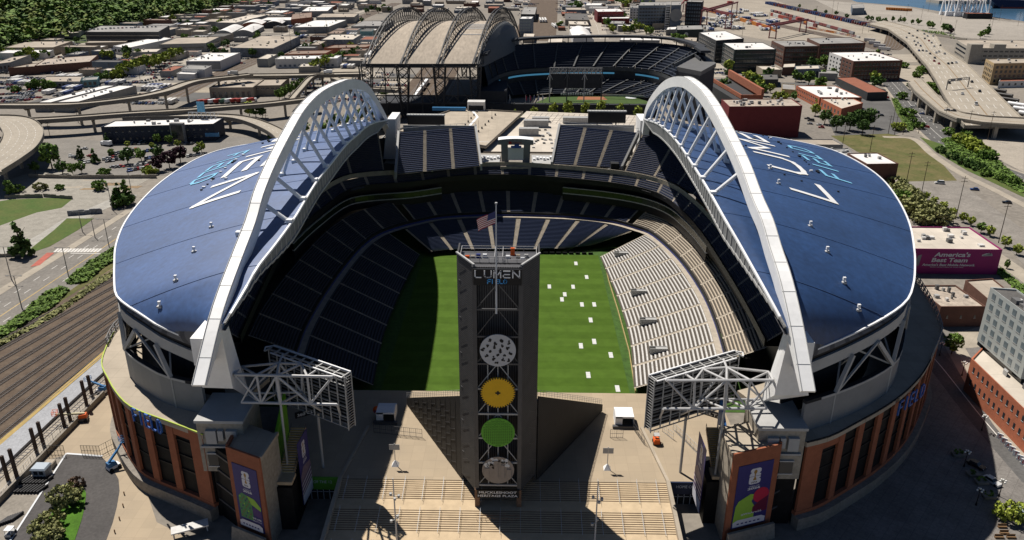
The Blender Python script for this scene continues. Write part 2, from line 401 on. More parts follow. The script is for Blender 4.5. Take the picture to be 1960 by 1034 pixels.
def pedestal(side):
    s = side; mb = MB()
    if s < 0:
        bl, br, sr = AY(387,742,-113), AY(446,744,-113), AY(478,762,-103); tl, tr, ts = AY(402,634,-117), AY(424,642,-117), AY(437,622,-112)
        mb.hexa([bl, br, sr, Vector((bl.x, -103, bl.z))], [tl, tr, ts, Vector((tl.x, -110, ts.z))])
        wl0, wr0 = AY(368,640,-117.5), AY(398,640,-117.5); mb.box(wl0.x - .3, -118.3, wl0.z - 7, wr0.x, -109.5, AY(370,622,-112).z)
    else:
        bl, br, sl = AY(1482,757,-113), AY(1548,757,-113), AY(1456,770,-103); tl, tr, ts = AY(1511,640,-117), AY(1531,640,-117), AY(1503,626,-112)
        mb.hexa([bl, br, Vector((br.x, -103, br.z)), sl], [tl, tr, Vector((tr.x, -110, ts.z)), ts])
        wl0, wr0 = AY(1534,640,-117.5), AY(1556,650,-117.5); mb.box(wl0.x, -118.3, wl0.z - 9, wr0.x + .2, -109.5, AY(1546,630,-112).z)
    mb.build('arch_pedestal', m_arch, stad)
    # far pedestal
    mb = MB(); a = -58.6 if s < 0 else 60.6
    Yf = 102.5
    if s < 0: q0, q1, q2, q3 = AY(731,258,Yf), AY(756,281,Yf), AY(757,230,Yf), AY(741,228,Yf)
    else: q0, q1, q2, q3 = AY(1224,282,Yf), AY(1249,258,Yf), AY(1241,229,Yf), AY(1226,231,Yf)
    mb.hexa([(q0.x, Yf, min(q0.z, q1.z) - 6), (q1.x, Yf, min(q0.z, q1.z) - 6), (q1.x, 118, 30), (q0.x, 118, 30)], [(q3.x, Yf, q3.z), (q2.x, Yf, q3.z), (q2.x, 118, q3.z), (q3.x, 118, q3.z)])
    mb.build('arch_pedestal', m_arch, stad)
    # service block below the near pedestal
    mb = MB(); c = -61.5 if s < 0 else 62.5
    xa_, xb_ = (c - 6.3, c + 4.2) if s < 0 else (c - 4.2, c + 6.3)
    mb.prism([(xa_, -114.5), (xb_, -114.5), (xb_, -103), (xa_, -103)], 13.5, 26.6, 0, 1); mb.prism([(xa_ + .5, -113.6), (xb_ - .3, -113.6), (xb_ - .3, -103.2), (xa_ + .5, -103.2)], 0, 13.49, 2)
    mb.box(xa_ - .3, -114.8, 26.61, xb_ + .3, -102.8, 27.3, 1)
    mb.box(xa_ + .6, -115.2, 20.4, xb_ - .6, -114.51, 20.8, 1)
    b = mb.build('service_block', [m_wallc, m_lgrey, m_screen], stad)
    for k, xx in enumerate((c - 4 + (2 if s > 0 else 0), c - 1.2 + (2 if s > 0 else 0), c + .6 + (2 if s > 0 else 0))):
        d = MB(); w = 2.2 if k != 1 else 1.0; d.box(xx - .2, -115.4, 21.6 if k != 1 else 22.4, xx + w, -114.5, 25); d.build('wall_unit', m_lgrey, b)
    for xx in (c - 4.6 + (1.6 if s > 0 else 0), c - .2 + (1.6 if s > 0 else 0)):
        d = MB(); d.box(xx, -114.9, 15.2, xx + 3, -114.4, 18.6); w = d.build('window', m_glass, b)
        e = MB()
        e.box(xx - .15, -115, 15.05, xx + 3.15, -114.45, 15.3); e.build('window_sill', m_gal, w)
        e = MB(); e.box(xx - .15, -115, 18.5, xx + 3.15, -114.45, 18.75); e.build('window_lintel', m_gal, w)
pedestal(-1); pedestal(1)
# ------------------------------------------------------------------ deck, facade and upper wall
ZD = 23.5
LRING = [Vector((*G(*p, ZD)[:2], ZD)) for p in [(388,833),(345,816),(300,800),(250,780),(222,752),(205,722),(194,692),(215,640),(238,604)]] + [Vector((-128, -22, ZD)), Vector((-131, 5, ZD)), Vector((-129, 40, ZD)), Vector((-118, 72, ZD)), Vector((-98, 100, ZD)), Vector((-72, 118, ZD))]
RRING = [Vector((*G(*p, ZD)[:2], ZD)) for p in [(1545,848),(1590,836),(1635,813),(1700,776),(1745,740),(1775,702),(1798,650),(1800,630)]] + [Vector((132, -38, ZD)), Vector((138, -5, ZD)), Vector((140, 25, ZD)), Vector((134, 60, ZD)), Vector((118, 92, ZD)), Vector((92, 116, ZD))]
def make_ring(side, ring, nbay, lab):
    ring = resample(smooth_line(ring, 200), 91)
    inn = resample(EAVE[side][:], 91)
    mb = MB()
    for i in range(90):
        a, b = ring[i], ring[i + 1]; c = inn[i]; d = inn[i + 1]
        q = lambda v, z: (v.x, v.y, z)
        ii = lambda v: Vector((v.x * .86, v.y * .84, 0))
        mb.hexa([q(a, 22.3), q(b, 22.3), q(ii(d), 22.3), q(ii(c), 22.3)], [q(a, ZD), q(b, ZD), q(ii(d), ZD), q(ii(c), ZD)])
    mb.build('concourse_deck', m_conc, stad)
    # brick piers and dark glazing
    L = 0; cum = [0]
    for a, b in zip(ring, ring[1:]): L += (b - a).length; cum.append(L)
    def pt(s):
        k = 0
        while k < 89 and cum[k + 1] < s: k += 1
        return ring[k].lerp(ring[k + 1], (s - cum[k]) / (cum[k + 1] - cum[k]))
    fac = MB()
    def seg(s0, s1, z0, z1, o, th, mb):
        n = max(1, int((s1 - s0) / 3)); ln = [pt(s0 + (s1 - s0) * k / n) for k in range(n + 1)]
        band(ln, z0, z1, o, th, 0, mb)
    s = 0.3; k = 0
    glz = []
    seg(0, L, 3.2, 4.3, .06, 1.2, fac)
    while s < L - 8 and k < 26:
        w = 4.6 if k == 0 else 2.2; seg(s, s + w, 4.25, 23.3, 0, .7, fac); s += w
        o = 5.6 if k != 0 else 5.4; seg(s, s + o, 22.6 if k > 0 else 20.4, 23.25, -.12 if k < 1 else -.6, 1 if k < 1 else .5, fac)
        glz.append((s, s + o, k)); s += o; k += 1
    f = fac.build('brick_facade', m_brick, stad, label=lab)
    g = MB(); seg(0, L, 4, 22.4, -.85, .4, g); g.build('glazing', m_screen, f)
    for a, b, k in glz[:12]:
        for z in (10.2, 14.4, 18.6): mu = MB(); seg(a, b, z, z + .35, -.55, .3, mu); mu.build('floor_band', m_black, f)
    pl = MB(); seg(0, L, 0, 3.3, 1.5, 2.3, pl); pl.build('plinth', m_conc2, stad)
    pr = MB(); seg(0, L * .25, ZD, ZD + .3, .1, .3, pr); pr.build('parapet', m_lime if side < 0 else m_dark, stad)
    r2 = MB(); n0 = 20
    for i in range(n0, 60):
        a, b = ring[i], ring[i + 1]
        for z in (.3, 1.2, 2.2): r2.bar(a + Vector((0, 0, z)), b + Vector((0, 0, z)), .16)
        r2.bar(a, a + Vector((0, 0, 2.3)), .25); r2.bar(a, b + Vector((0, 0, 2.2)), .15)
    r2.build('deck_railing', m_grey, stad)
    # upper wall with trusses
    ev = resample(EAVE[side], 61); wl_ = [Vector((p.x, p.y, 0)) for p in offset(ev, .6)]
    band(wl_, ZD, 31.2, 0, .8).build('upper_wall', m_grey, stad)
    band(wl_, 31.2, 32.0, .15, 1.1).build('wall_coping', m_dark, stad)
    band(wl_, 24, 40, -7, .5).build('inner_wall', m_dark, stad)
    c2 = MB()
    for i in range(1, 60, 1): c2.bar(wl_[i] + Vector((0, 0, 31.6)) , wl_[i + 1] + Vector((0, 0, 31.6)), .55)
    for i in range(2, 58, 5):
        top = lambda q: Vector((ev[q].x, ev[q].y, ev[q].z - 6))
        base = lambda q: wl_[q] + Vector((0, 0, 31.6))
        c2.bar(base(i), top(i + 1), .9); c2.bar(base(i), top(min(60, i + 3)), .5); c2.bar(base(min(60, i + 5)), top(min(60, i + 3)), .9)
        back = offset(ev, -6.0)[i + 2]; c2.bar(base(i), Vector((back.x, back.y, 39)), .4); c2.bar(top(i + 1), Vector((back.x, back.y, 33)), .4)
        c2.bar(base(min(60, i + 5)), Vector((back.x, back.y, 39)), .4); c2.bar(wl_[i] + Vector((0, 0, ZD)), wl_[i] + Vector((0, 0, 31.4)), .3)
    c2.build('roof_truss', m_lgrey, stad)
    return f
facL = make_ring(-1, LRING, 7, 'brick and dark glass facade, left'); facR = make_ring(1, RRING, 7, 'brick and dark glass facade, right')
# FIELD letters along the facade top
def facade_word(pix0, pix1, side, par):
    a = G(*pix0, 21.6); b = G(*pix1, 21.6); d = (b - a); L = d.length; d.normalize(); n = Vector((d.y, -d.x, 0))
    for k, ch in enumerate('FIeLD'):
        mb = MB(); w = L * .13; asp = w / 3.4
        for q in stroke_strips(ch, .105, .5, asp):
            pts = [a + d * (L * k * .215 + (x * w)) + n * 1.1 + Vector((0, 0, y * 3.4)) for x, y in q]
            mb.hexa(pts, [p + n * .35 for p in pts])
        mb.build('sign_letter', m_sblue, par)
m_sblue = M('sign_blue', (.03, .12, .42), .4, .1, .5)
facade_word((266,800), (321,826), -1, facL)
facade_word((1708,790), (1757,752), 1, facR)
# ------------------------------------------------------------------ seating
def stand(A, B, rows, nsec, seat, tread, aisle_w=1.3, sub=3, bench=.45, seat_h=.42, aisle=True, name='seating_section', lip=0.0, skip=()):
    A = resample(A, 60); B = resample(B, 60); n = rows; LA = sum((b - a).length for a, b in zip(A, A[1:])); LB = sum((b - a).length for a, b in zip(B, B[1:]))
    da = aisle_w / 2 / ((LA + LB) / 2)
    def P(u, v): return at(A, u).lerp(at(B, u), v)
    for k in range(nsec):
        if k in skip: continue
        u0 = k / nsec + (da if aisle else 0); u1 = (k + 1) / nsec - (da if aisle else 0); mb = MB()
        us = [u0 + (u1 - u0) * j / sub for j in range(sub + 1)]
        for r in range(n):
            v0, v1 = r / n, (r + 1) / n; vm = v0 + (v1 - v0) * (1 - bench); vb = v1 - (v1 - v0) * .04
            for j in range(sub):
                a, b = us[j], us[j + 1]
                z = P(a, v0).z; z2 = P(b, v0).z; zr = P(a, v1).z; zr2 = P(b, v1).z
                w = lambda u, v, zz: (P(u, v).x, P(u, v).y, zz)
                mb.face([w(a, v0, z), w(b, v0, z2), w(b, v1, z2), w(a, v1, z)], 0)
                mb.face([w(a, v1, z), w(b, v1, z2), w(b, v1, zr2), w(a, v1, zr)], 0)
                mb.face([w(a, vm, z + .05), w(b, vm, z2 + .05), w(b, vm, z2 + seat_h), w(a, vm, z + seat_h)], 1)
                mb.face([w(a, vm, z + seat_h), w(b, vm, z2 + seat_h), w(b, vb, z2 + seat_h), w(a, vb, z + seat_h)], 1)
                if seat_h > .5: mb.face([w(a, vb, z + seat_h), w(b, vb, z2 + seat_h), w(b, vb, z2 + seat_h + .35), w(a, vb, z + seat_h + .35)], 1)
        mb.build(name, [tread, seat], stad)
    if aisle:
        for k in range(nsec + 1):
            if k in skip and k - 1 in skip: continue
            u0 = max(0, k / nsec - da); u1 = min(1, k / nsec + da); mb = MB(); m = n
            for r in range(m):
                v0, v1 = r / m, (r + 1) / m
                a, b, c, d = P(u0, v0), P(u1, v0), P(u1, v1), P(u0, v1)
                zm = a.z + .5 * (d.z - a.z)
                mb.face([(a.x, a.y, a.z + .12), (b.x, b.y, a.z + .12), ((b.x + c.x) / 2, (b.y + c.y) / 2, a.z + .12), ((a.x + d.x) / 2, (a.y + d.y) / 2, a.z + .12)])
                mb.face([((a.x + d.x) / 2, (a.y + d.y) / 2, a.z + .12), ((b.x + c.x) / 2, (b.y + c.y) / 2, a.z + .12), ((b.x + c.x) / 2, (b.y + c.y) / 2, zm + .12), ((a.x + d.x) / 2, (a.y + d.y) / 2, zm + .12)])
                mb.face([((a.x + d.x) / 2, (a.y + d.y) / 2, zm + .12), ((b.x + c.x) / 2, (b.y + c.y) / 2, zm + .12), (c.x, c.y, zm + .12), (d.x, d.y, zm + .12)])
                mb.face([(d.x, d.y, zm + .12), (c.x, c.y, zm + .12), (c.x, c.y, d.z + .12), (d.x, d.y, d.z + .12)])
            mb.build('aisle', m_walk, stad)
def V(l, z): return [Vector((p[0], p[1], z)) for p in l]
Fr = V([(38.3, 49.5), (39.8, 27.8), (41.3, 3.3), (41.7, -25.8), (39.2, -57.5)], 2.5)
Mr = V([(57.5, 57.5), (61.5, 48), (65, 28), (67.5, -2), (67, -27), (64.6, -55)], 9.6)
Fl = V([(-38.3, 49.5), (-40, 27.8), (-41.3, 3.3), (-41.5, -25.8), (-39.4, -57.5)], 2.5)
Ml = V([(-53, 57.5), (-56, 47), (-59.5, 30), (-62.3, -5), (-62.6, -34), (-61, -53)], 9.6)
Fs = V([(-34, 54.0), (-29.1, 55.9), (-14, 57.6), (5.3, 58.4), (20, 59.2), (31.7, 62.2), (37, 64.5)], 2.2)
Ms = V([(-46, 62), (-39.4, 68), (-29.5, 74.2), (-12.6, 77.6), (5.2, 78.1), (28.8, 75.9), (42.6, 71.5), (53, 62.5)], 9.2)
m_seatL = M('bench_shade_tone', (.060, .066, .088), .55, .2, 1.5); m_treadL = M('tread_shade_tone', (.028, .028, .032), .9, .2, .5)  # left stands: shade put into the bench and tread colours
m_seatS = M('navy_seats_sunny', (.032, .046, .098), .4, .5, 7, spec=.45)  # brighter copy of the navy seats, sunlight put into its colour
stand(smooth_line(Fr, 40), smooth_line(Mr, 40), 20, 8, m_bench, m_btread, 1.3, bench=.46)
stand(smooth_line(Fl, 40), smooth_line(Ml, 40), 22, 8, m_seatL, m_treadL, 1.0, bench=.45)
stand(smooth_line(Fs, 40), smooth_line(Ms, 40), 22, 8, m_seatS, m_tread, 1.9, bench=.62, seat_h=.55)
# bands around the field and the mid walkway
MID = smooth_line(V([(-61, -53), (-62.6, -34), (-62.3, -5), (-59.5, 30), (-55, 50), (-47.5, 61), (-38.5, 69), (-29.5, 74.6), (-12.6, 78.0), (5.2, 78.5), (28.8, 76.3), (43, 71.5), (53, 63), (59, 54.5), (65, 28), (67.5, -2), (67, -27), (64.6, -55)], 9.6), 120)
mb = MB(); a = offset(MID, 0, 9.75); b = offset(MID, 2.2, 9.75)
for i in range(119): mb.face([a[i], a[i + 1], b[i + 1], b[i]])
mb.build('walkway', m_walk, stad)
mb = band(MID, 9.75, 10.5, 2.3, .3); mb.build('blue_wall', m_blueb, stad); band(MID, 10.51, 11.5, 2.3, .3).build('upper_kerb', m_dark, stad)
M2 = offset(MID, 2.5, 11.5); R2 = offset(MID, 15.5, 17.3)
def sub(line, a, b): return [p for i, p in enumerate(line) if a <= i / (len(line) - 1) <= b]
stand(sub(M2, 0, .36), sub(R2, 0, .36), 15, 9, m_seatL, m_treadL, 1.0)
stand(sub(M2, .36, .645), sub(R2, .36, .645), 15, 9, m_seat, m_tread, 1.7, bench=.6, seat_h=.5)
stand(sub(M2, .645, 1), sub(R2, .645, 1), 13, 9, m_bench2, m_btread, 1.2, bench=.46)
# entry tunnels in the right stand
for k, p in enumerate([(1262,503),(1226,560),(1244,615),(1264,671),(1192,487)]):
    q = G(*p, 5.2); mb = MB(); mb.box(q.x - 3.5, q.y - 1.0, 3.2, q.x + 2.2, q.y - .8, 6.3); mb.box(q.x - 3.5, q.y + .8, 3.2, q.x + 2.2, q.y + 1.0, 6.3); mb.box(q.x + 2.0, q.y - .79, 3.2, q.x + 2.2, q.y + .79, 6.3); mb.box(q.x - 1.5, q.y - .79, 6.0, q.x + 1.99, q.y + .79, 6.15)
    mb.build('entry_tunnel', m_lgrey, stad)
# strip of club seats and upper deck, one horseshoe
STRIP = smooth_line([G(*p, 26) for p in [(458,648),(498,560),(538,482),(574,440),(610,407),(662,369),(700,358),(790,351),(875,340),(980,337),(1100,345),(1200,357),(1262,374),(1302,402),(1345,450),(1400,535),(1440,605),(1466,655)]], 160)
S2 = offset(STRIP, 4.4, 29.4)
stand(STRIP, S2, 5, 34, m_seat, m_tread, 1.3, sub=1, bench=.6, seat_h=.5)
band(STRIP, 24.6, 26.9, -.1, .3).build('club_parapet', m_black, stad)
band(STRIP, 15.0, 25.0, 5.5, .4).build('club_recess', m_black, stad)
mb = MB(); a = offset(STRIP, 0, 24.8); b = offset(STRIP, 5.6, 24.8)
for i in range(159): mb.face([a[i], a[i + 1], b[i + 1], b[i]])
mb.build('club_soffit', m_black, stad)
for lo, hi in ((.20, .435), (.565, .80)):
    ln = sub(STRIP, lo, hi)
    g = band(ln, 19.0, 21.3, 2.2, .3).build('club_glazing', M('club_glass_reflection', (.018, .028, .016), .2, .5, .5, spec=.5), stad)  # green reflection of the pitch put into the glass colour
    band(ln, 21.3, 21.65, 2.6, .7).build('glazing_rail', m_lgrey, g)
    band(ln, 18.5, 18.9, 2.6, .7).build('glazing_rail', m_gal, g)
    band(ln, 15.6, 18.5, 2.3, .4).build('ribbon_board', m_black, g)
def ribbon_text(s, lo, hi, flip=False):
    v, f, asp = text_geo(s, .01); mb = MB(); i0 = len(mb.v)
    ln = offset(STRIP, 2.02)
    for a, b in v:
        p = at(ln, lo + (hi - lo) * a); mb.v.append((p.x, p.y, 16.5 + 1.1 * b))
    for q in f: mb.f.append(q); mb.m.append(0)
    mb.build('ribbon_lettering', M('ribbon_white', (.75, .75, .75), .5, 0), stad)
ribbon_text('WELCOME  TO  LUMEN  FIELD', .245, .425); ribbon_text('HOME  OF  THE  12s', .60, .745)
band(S2, 29.4, 31.4, .1, .3).build('upper_deck_wall', m_walk, stad)
U1 = offset(STRIP, 6.0, 31.2); U2 = offset(STRIP, 27.0, 44.2)
stand(sub(U1, 0, .372), sub(U2, 0, .372), 22, 11, m_seat, m_tread, 1.3, sub=2, bench=.6, seat_h=.5)
stand(sub(U1, .628, 1), sub(U2, .628, 1), 22, 11, m_seat, m_tread, 1.3, sub=2, bench=.6, seat_h=.5)
def ublock(xa, xb, ya, yb, xa2, xb2, ya2, yb2, nsec):
    A = [Vector((xa, ya, 31.4)), Vector((xb, yb, 31.4))]; B = [Vector((xa2, ya2, 44.6)), Vector((xb2, yb2, 44.6))]
    stand(A, B, 22, nsec, m_seatS, m_tread, 1.6, sub=1, bench=.6, seat_h=.5)
    mb = MB()
    for a, b in ((A[0], B[0]), (A[1], B[1])):
        mb.hexa([(a.x - .5, a.y, a.z - 2), (a.x + .5, a.y, a.z - 2), (b.x + .5, b.y, b.z - 2), (b.x - .5, b.y, b.z - 2)], [(a.x - .5, a.y, a.z + 1), (a.x + .5, a.y, a.z + 1), (b.x + .5, b.y, b.z + 1), (b.x - .5, b.y, b.z + 1)])
    mb.box(min(xa2, xb2), max(ya2, yb2), 30, max(xa2, xb2), max(ya2, yb2) + .5, 44.9)
    mb.build('block_wall', m_lgrey, stad)
    r = MB(); Bq = B
    for k in range(13):
        p = Bq[0].lerp(Bq[1], k / 12); r.bar(p + Vector((0, 0, 1)), p + Vector((0, 0, 1.9)), .1)
    r.bar(Bq[0] + Vector((0, 0, 1.9)), Bq[1] + Vector((0, 0, 1.9)), .12); r.build('rear_railing', m_gal, stad)
e0 = lambda px, py, z: G(px, py, z)
pL = [e0(757, 334, 31.4), e0(921, 318, 31.4), e0(763, 254, 44.6), e0(910, 242, 44.6)]
pR = [e0(1056, 314, 31.4), e0(1190, 322, 31.4), e0(1071, 240, 44.6), e0(1222, 254, 44.6)]
for p in (pL, pR): ublock(p[0].x, p[1].x, p[0].y, p[1].y, p[2].x, p[3].x, p[2].y, p[3].y, 3)
mb = MB(); mb.prism([(-60, 97), (64, 97), (64, 118), (-60, 118)], 0, 29.4); mb.build('south_concourse', m_conc2, stad)
# front vomitory boxes of the upper blocks
for px, py in [(808,322),(900,312),(1080,311),(1176,322),(1268,335)]:
    q = G(px, py, 31); mb = MB(); mb.box(q.x - 1.8, q.y - 2, 29.6, q.x + 1.8, q.y + 2.5, 33.6); mb.build('vomitory', m_dark, stad)
    mb = MB(); mb.bar((q.x - 5, q.y - 1, 29.8), (q.x - 1.9, q.y - 2, 31.4), .5); mb.bar((q.x + 5, q.y - 1, 29.8), (q.x + 1.9, q.y - 2, 31.4), .5); mb.build('vomitory_rail', m_lgrey, stad)
# portal in the gap of the south end
mb = MB(); Yp = 96.0
def pf(px, py): return AY(px, py, Yp)
a, b = pf(960, 302), pf(1014, 302); zt = pf(987, 268).z; x0, x1 = a.x, b.x; zb = 29.4
mb.hexa([(x0, Yp, zb), (x0 + 3.4, Yp, zb), (x0 + 3.4, Yp + 4, zb), (x0, Yp + 4, zb)], [(x0 - .3, Yp, zt), (x0 + 2.6, Yp, zt), (x0 + 2.6, Yp + 4, zt), (x0 - .3, Yp + 4, zt)])
mb.hexa([(x1 - 3.4, Yp, zb), (x1, Yp, zb), (x1, Yp + 4, zb), (x1 - 3.4, Yp + 4, zb)], [(x1 - 2.6, Yp, zt), (x1 + .3, Yp, zt), (x1 + .3, Yp + 4, zt), (x1 - 2.6, Yp + 4, zt)])
n = 12
for k in range(n):
    u, w = k / n, (k + 1) / n; f = lambda t: zt + .7 * math.sin(math.pi * t) ** .8; xx = lambda t: x0 - 1.6 + (x1 - x0 + 3.2) * t
    mb.hexa([(xx(u), Yp - .6, zt - 2.2), (xx(w), Yp - .6, zt - 2.2), (xx(w), Yp + 5, zt - 2.2), (xx(u), Yp + 5, zt - 2.2)], [(xx(u), Yp - .6, f(u)), (xx(w), Yp - .6, f(w)), (xx(w), Yp + 5, f(w)), (xx(u), Yp + 5, f(u))], 0, 1)
port = mb.build('screen_portal', [m_grey, m_white], stad)
mb = MB(); cx = (x0 + x1) / 2; mb.box(cx - 3.6, Yp - .2, zb + 2.5, cx + 3.6, Yp + .3, zt - 3.6); mb.build('white_screen', m_white, port); mb = MB(); mb.box(cx - 2.2, Yp - 1.6, zt - 3.5, cx + 2.6, Yp - .7, zt - 2.5); mb.box(cx - .6, Yp - 1.5, zt - 2.49, cx + 1.6, Yp - .8, zt - 1.95); mb.build('blue_display_truck', M('display_blue', (.03, .10, .42), .4, .1, 1), port)
mb = MB(); mb.box(x0 - .5, Yp - 3.4, zb - 1, x1 + .5, Yp - .7, zb + .3); mb.box(x0 + .3, Yp - 3, 25.2, x1 - .3, Yp - 1, zb - 1.02, 1); mb.build('portal_base', [m_walk, m_black], port)
mb = MB(); mb.box(cx - 3.2, Yp - .9, zt - 1.9, cx - 1.9, Yp - .62, zt - .6); put_text(mb, 'TOYOTA', (cx - 1.5, Yp - .66, zt - 1.6), (4.4, 0, 0), (0, 0, .8)); mb.build('portal_sign', M('sign_red', (.5, .03, .03), .5, 0), port)
for k in (-1, 1):   # technical decks beside the portal
    mb = MB(); xa = x0 - 11 if k < 0 else x1 + 1; mb.box(xa, Yp - 1, 26.4, xa + 10, Yp + 16, 30.2); mb.box(xa + 1, Yp - 4, 26.4, xa + 9, Yp - 1.01, 28.4, 1)
    for q in range(6): mb.box(xa + .6 + q * 1.6, Yp + 6 + q % 3, 30.2, xa + 1.6 + q * 1.6, Yp + 8 + q % 3, 31 + .4 * (q % 2), 2)
    mb.build('technical_deck', [m_lgrey, m_black, m_white], stad)
# ------------------------------------------------------------------ field
m_grass = stripes('pitch_grass', (.058, .110, .013), (.067, .124, .016), 1, 10.5, .5, .9, soft=.03, spec=.1)
m_grass2 = M('verge_grass', (.065, .15, .03), .9, .25, .6, fine=6)
mb = MB(); mb.face([(-37.4, -57.5, .05), (38.2, -57.5, .05), (38.2, 57.3, .05), (-37.4, 57.3, .05)]); structure('field_grass', mb, m_grass)
mb = MB(); mb.face([(-72, -66, .02), (78, -66, .02), (78, 90, .02), (-72, 90, .02)]); structure('field_surround', mb, M('surround_turf', (.045, .10, .016), .9, .3, .5, fine=8))
m_bound = M('boundary_board', (.46, .36, .16), .7, .2, 1)
mb = MB()
pr = [G(1157,505), G(1165,540), G(1183,598), G(1204,675), G(1216,752)]
for a, b in zip(pr, pr[1:]): mb.bar(a + Vector((0, 0, .4)), b + Vector((0, 0, .4)), .22, .9)
mb.solo('boundary_board', m_bound, 'low tan board along the right edge of the pitch', 'board')
mb = MB()
for k in range(26): mb.box(-36 + k * 2.8, 58.0, .05, -34 + k * 2.8, 58.3, 1.0)
mb.solo('advertising_board', m_dark, 'row of low dark boards behind the far goal line', 'board')
mb = MB(); mb.box(-1, 0, 0, 1, 1, 1)
panels = [(1250,225),(1335,333),(1040,408),(1228,410),(1162,470),(1140,510),(1298,550),(1395,550),(1367,673),(1395,843),(1290,877),(1527,950)]
panels = [(800 + a / 4.135, 450 + b / 4.135) for a, b in panels] + [(1126,718),(1182,744)]
pan = None
for k, (px, py) in enumerate(panels):
    p = G(px, py, .08); mb = MB(); w, h = .66, 1.9
    mb.box(p.x - w, p.y - h, .055, p.x + w, p.y + h, .12)
    for j in range(3): mb.box(p.x - w + .1, p.y - h + .3 + j * 1.2, .121, p.x + w - .1, p.y - h + 1.2 + j * 1.2, .14)
    o = mb.solo('ground_panel', M('white_panel', (.62, .63, .62), .6, .1, 2), None, 'panel', 'white panels laid on the pitch', base=Vector((p.x, p.y, .055)))
    o['_auto'] = ('white panel lying on the pitch', 'right of the tower')
# ================================================================== NORTH END
m_rust = M('rusty_steel', (.22, .13, .08), .8, .3, 1.5)
m_mesh = stripes('dark_mesh_cladding', (.032, .031, .030), (.050, .048, .046), 2, .55, .5, .7)
m_mesh2 = stripes('tower_mesh', (.060, .060, .062), (.095, .093, .092), 2, .5, .5, .7)
m_corr = stripes('corrugated_dark', (.035, .035, .038), (.10, .10, .105), 0, .5, .5, .6)
m_steel = M('dark_steel', (.07, .07, .075), .5, .15, .6, spec=.5)
m_lite = M('sign_grey', (.62, .64, .66), .5, .05, 1)
m_step = M('stair_tread', (.54, .42, .275), .85, .12, .4)
m_riser = M('stair_riser', (.19, .125, .075), .9, .1, .4)
m_plaza = M('plaza_concrete', (.43, .345, .24), .85, .14, .08, col2=(.37, .30, .215), grid=3.2, gdark=.86, gw=.05)
PZ = 6.0; YS = -106.8
mb = MB(); mb.prism([(-60, YS), (62, YS), (62, -66), (-60, -66)], 0, PZ); structure('plaza', mb, m_plaza)
# stairs
st = thing('grand_staircase', (1, -118, 2), 'wide tan staircase in flights below the grey tower', 'stairs')
z = PZ; y = YS
flights = []
for f in range(4):
    mb = MB(); n = 10; run = .62; rise = .12
    for k in range(n):
        xl = -37.9 + (z - 6) * .4; xr = 40.5
        mb.face([(xl, y, z), (xr, y, z), (xr, y - run, z), (xl, y - run, z)], 0) if False else None
        y1 = y - run
        mb.face([(xl, y1, z - rise), (xr, y1, z - rise), (xr, y, z - rise), (xl, y, z - rise)], 0)
        mb.face([(xl, y, z - rise), (xr, y, z - rise), (xr, y, z), (xl, y, z)], 1)
        mb.box(xl, y - .16, z - rise + .004, xr, y - .02, z - rise + .012, 1) if k % 1 == 0 else None
        y = y1; z -= rise
    flights.append((y + n * run, z + n * rise, y, z))
    mb.face([(-38, y - 3.4, z), (40.5, y - 3.4, z), (40.5, y, z), (-38, y, z)], 0); y -= 3.4
    mb.build('stair_flight', [m_step, m_riser], st)
for (ya, za, yb, zb) in flights:
    for k in range(17):
        x = -36.5 + k * 4.65
        if x > 40: continue
        mb = MB(); mb.bar((x, ya, za + 1), (x, yb, zb + 1), .045); mb.bar((x, yb, zb + 1), (x, yb - 1.1, zb + .95), .045); mb.bar((x, ya, za + .5), (x, yb, zb + .5), .04)
        for q in range(4):
            t = q / 3; yy = ya + (yb - ya) * t; zz = za + (zb - za) * t; mb.bar((x, yy, zz), (x, yy, zz + 1), .05)
        mb.build('handrail', m_lite, st)
for x in (-38.4, 40.9):
    mb = MB(); mb.hexa([(x - .45, YS - 42, -.1), (x + .45, YS - 42, -.1), (x + .45, YS, -.1), (x - .45, YS, -.1)], [(x - .45, YS - 42, 2.2), (x + .45, YS - 42, 2.2), (x + .45, YS, PZ + .75), (x - .45, YS, PZ + .75)])
    mb.build('side_wall', m_conc, st)
for a, b in (((-38.4, YS), (-35.6, -85)), ((40.9, YS), (37.6, -84))):
    mb = MB(); mb.bar((a[0], a[1], PZ + .3), (b[0], b[1], PZ + .3), .7, .7); mb.solo('kerb_wall', m_conc, 'low concrete kerb wall on the plaza %s of the tower' % ('left' if a[0] < 0 else 'right'), 'wall')
# gates either side
for s in (-1, 1):
    x0, x1 = (-54, -38.9) if s < 0 else (41.4, 54); mb = MB()
    mb.box(x0, YS - .45, 3.0, x1, YS - .02, PZ + .5); g = mb.solo('gate_sign', M('lime_sign', (.10, .30, .03), .5, .1, 1) if s < 0 else M('navy_sign', (.02, .03, .07), .5, .1, 1), 'green gate sign reading HOME OF THE 12 left of the stairs' if s < 0 else 'navy gate sign reading HOME OF THE 12 right of the stairs', 'sign')
    mb = MB(); put_text(mb, 'HOME OF THE 12', (x0 + (6 if s < 0 else 1.5), YS - .5, 4.9), (7.5, 0, 0), (0, 0, .8)); mb.build('sign_lettering', m_lite, g)
    mb = MB(); mb.box(x0, YS - .2, 0, x1, YS - .02, 3.0, 0); d = mb.solo('gate_wall', m_dark, 'dark entrance doors beneath the %s gate sign' % ('green' if s < 0 else 'navy'), 'entrance')
    for k in range(9):
        mb = MB(); x = x0 + .6 + k * 1.5; mb.box(x, YS - .35, 0, x + .14, YS - .21, 3); mb.box(x, YS - .35, 2.2, x + 1.3, YS - .21, 2.32); mb.build('door_frame', m_lite, d)
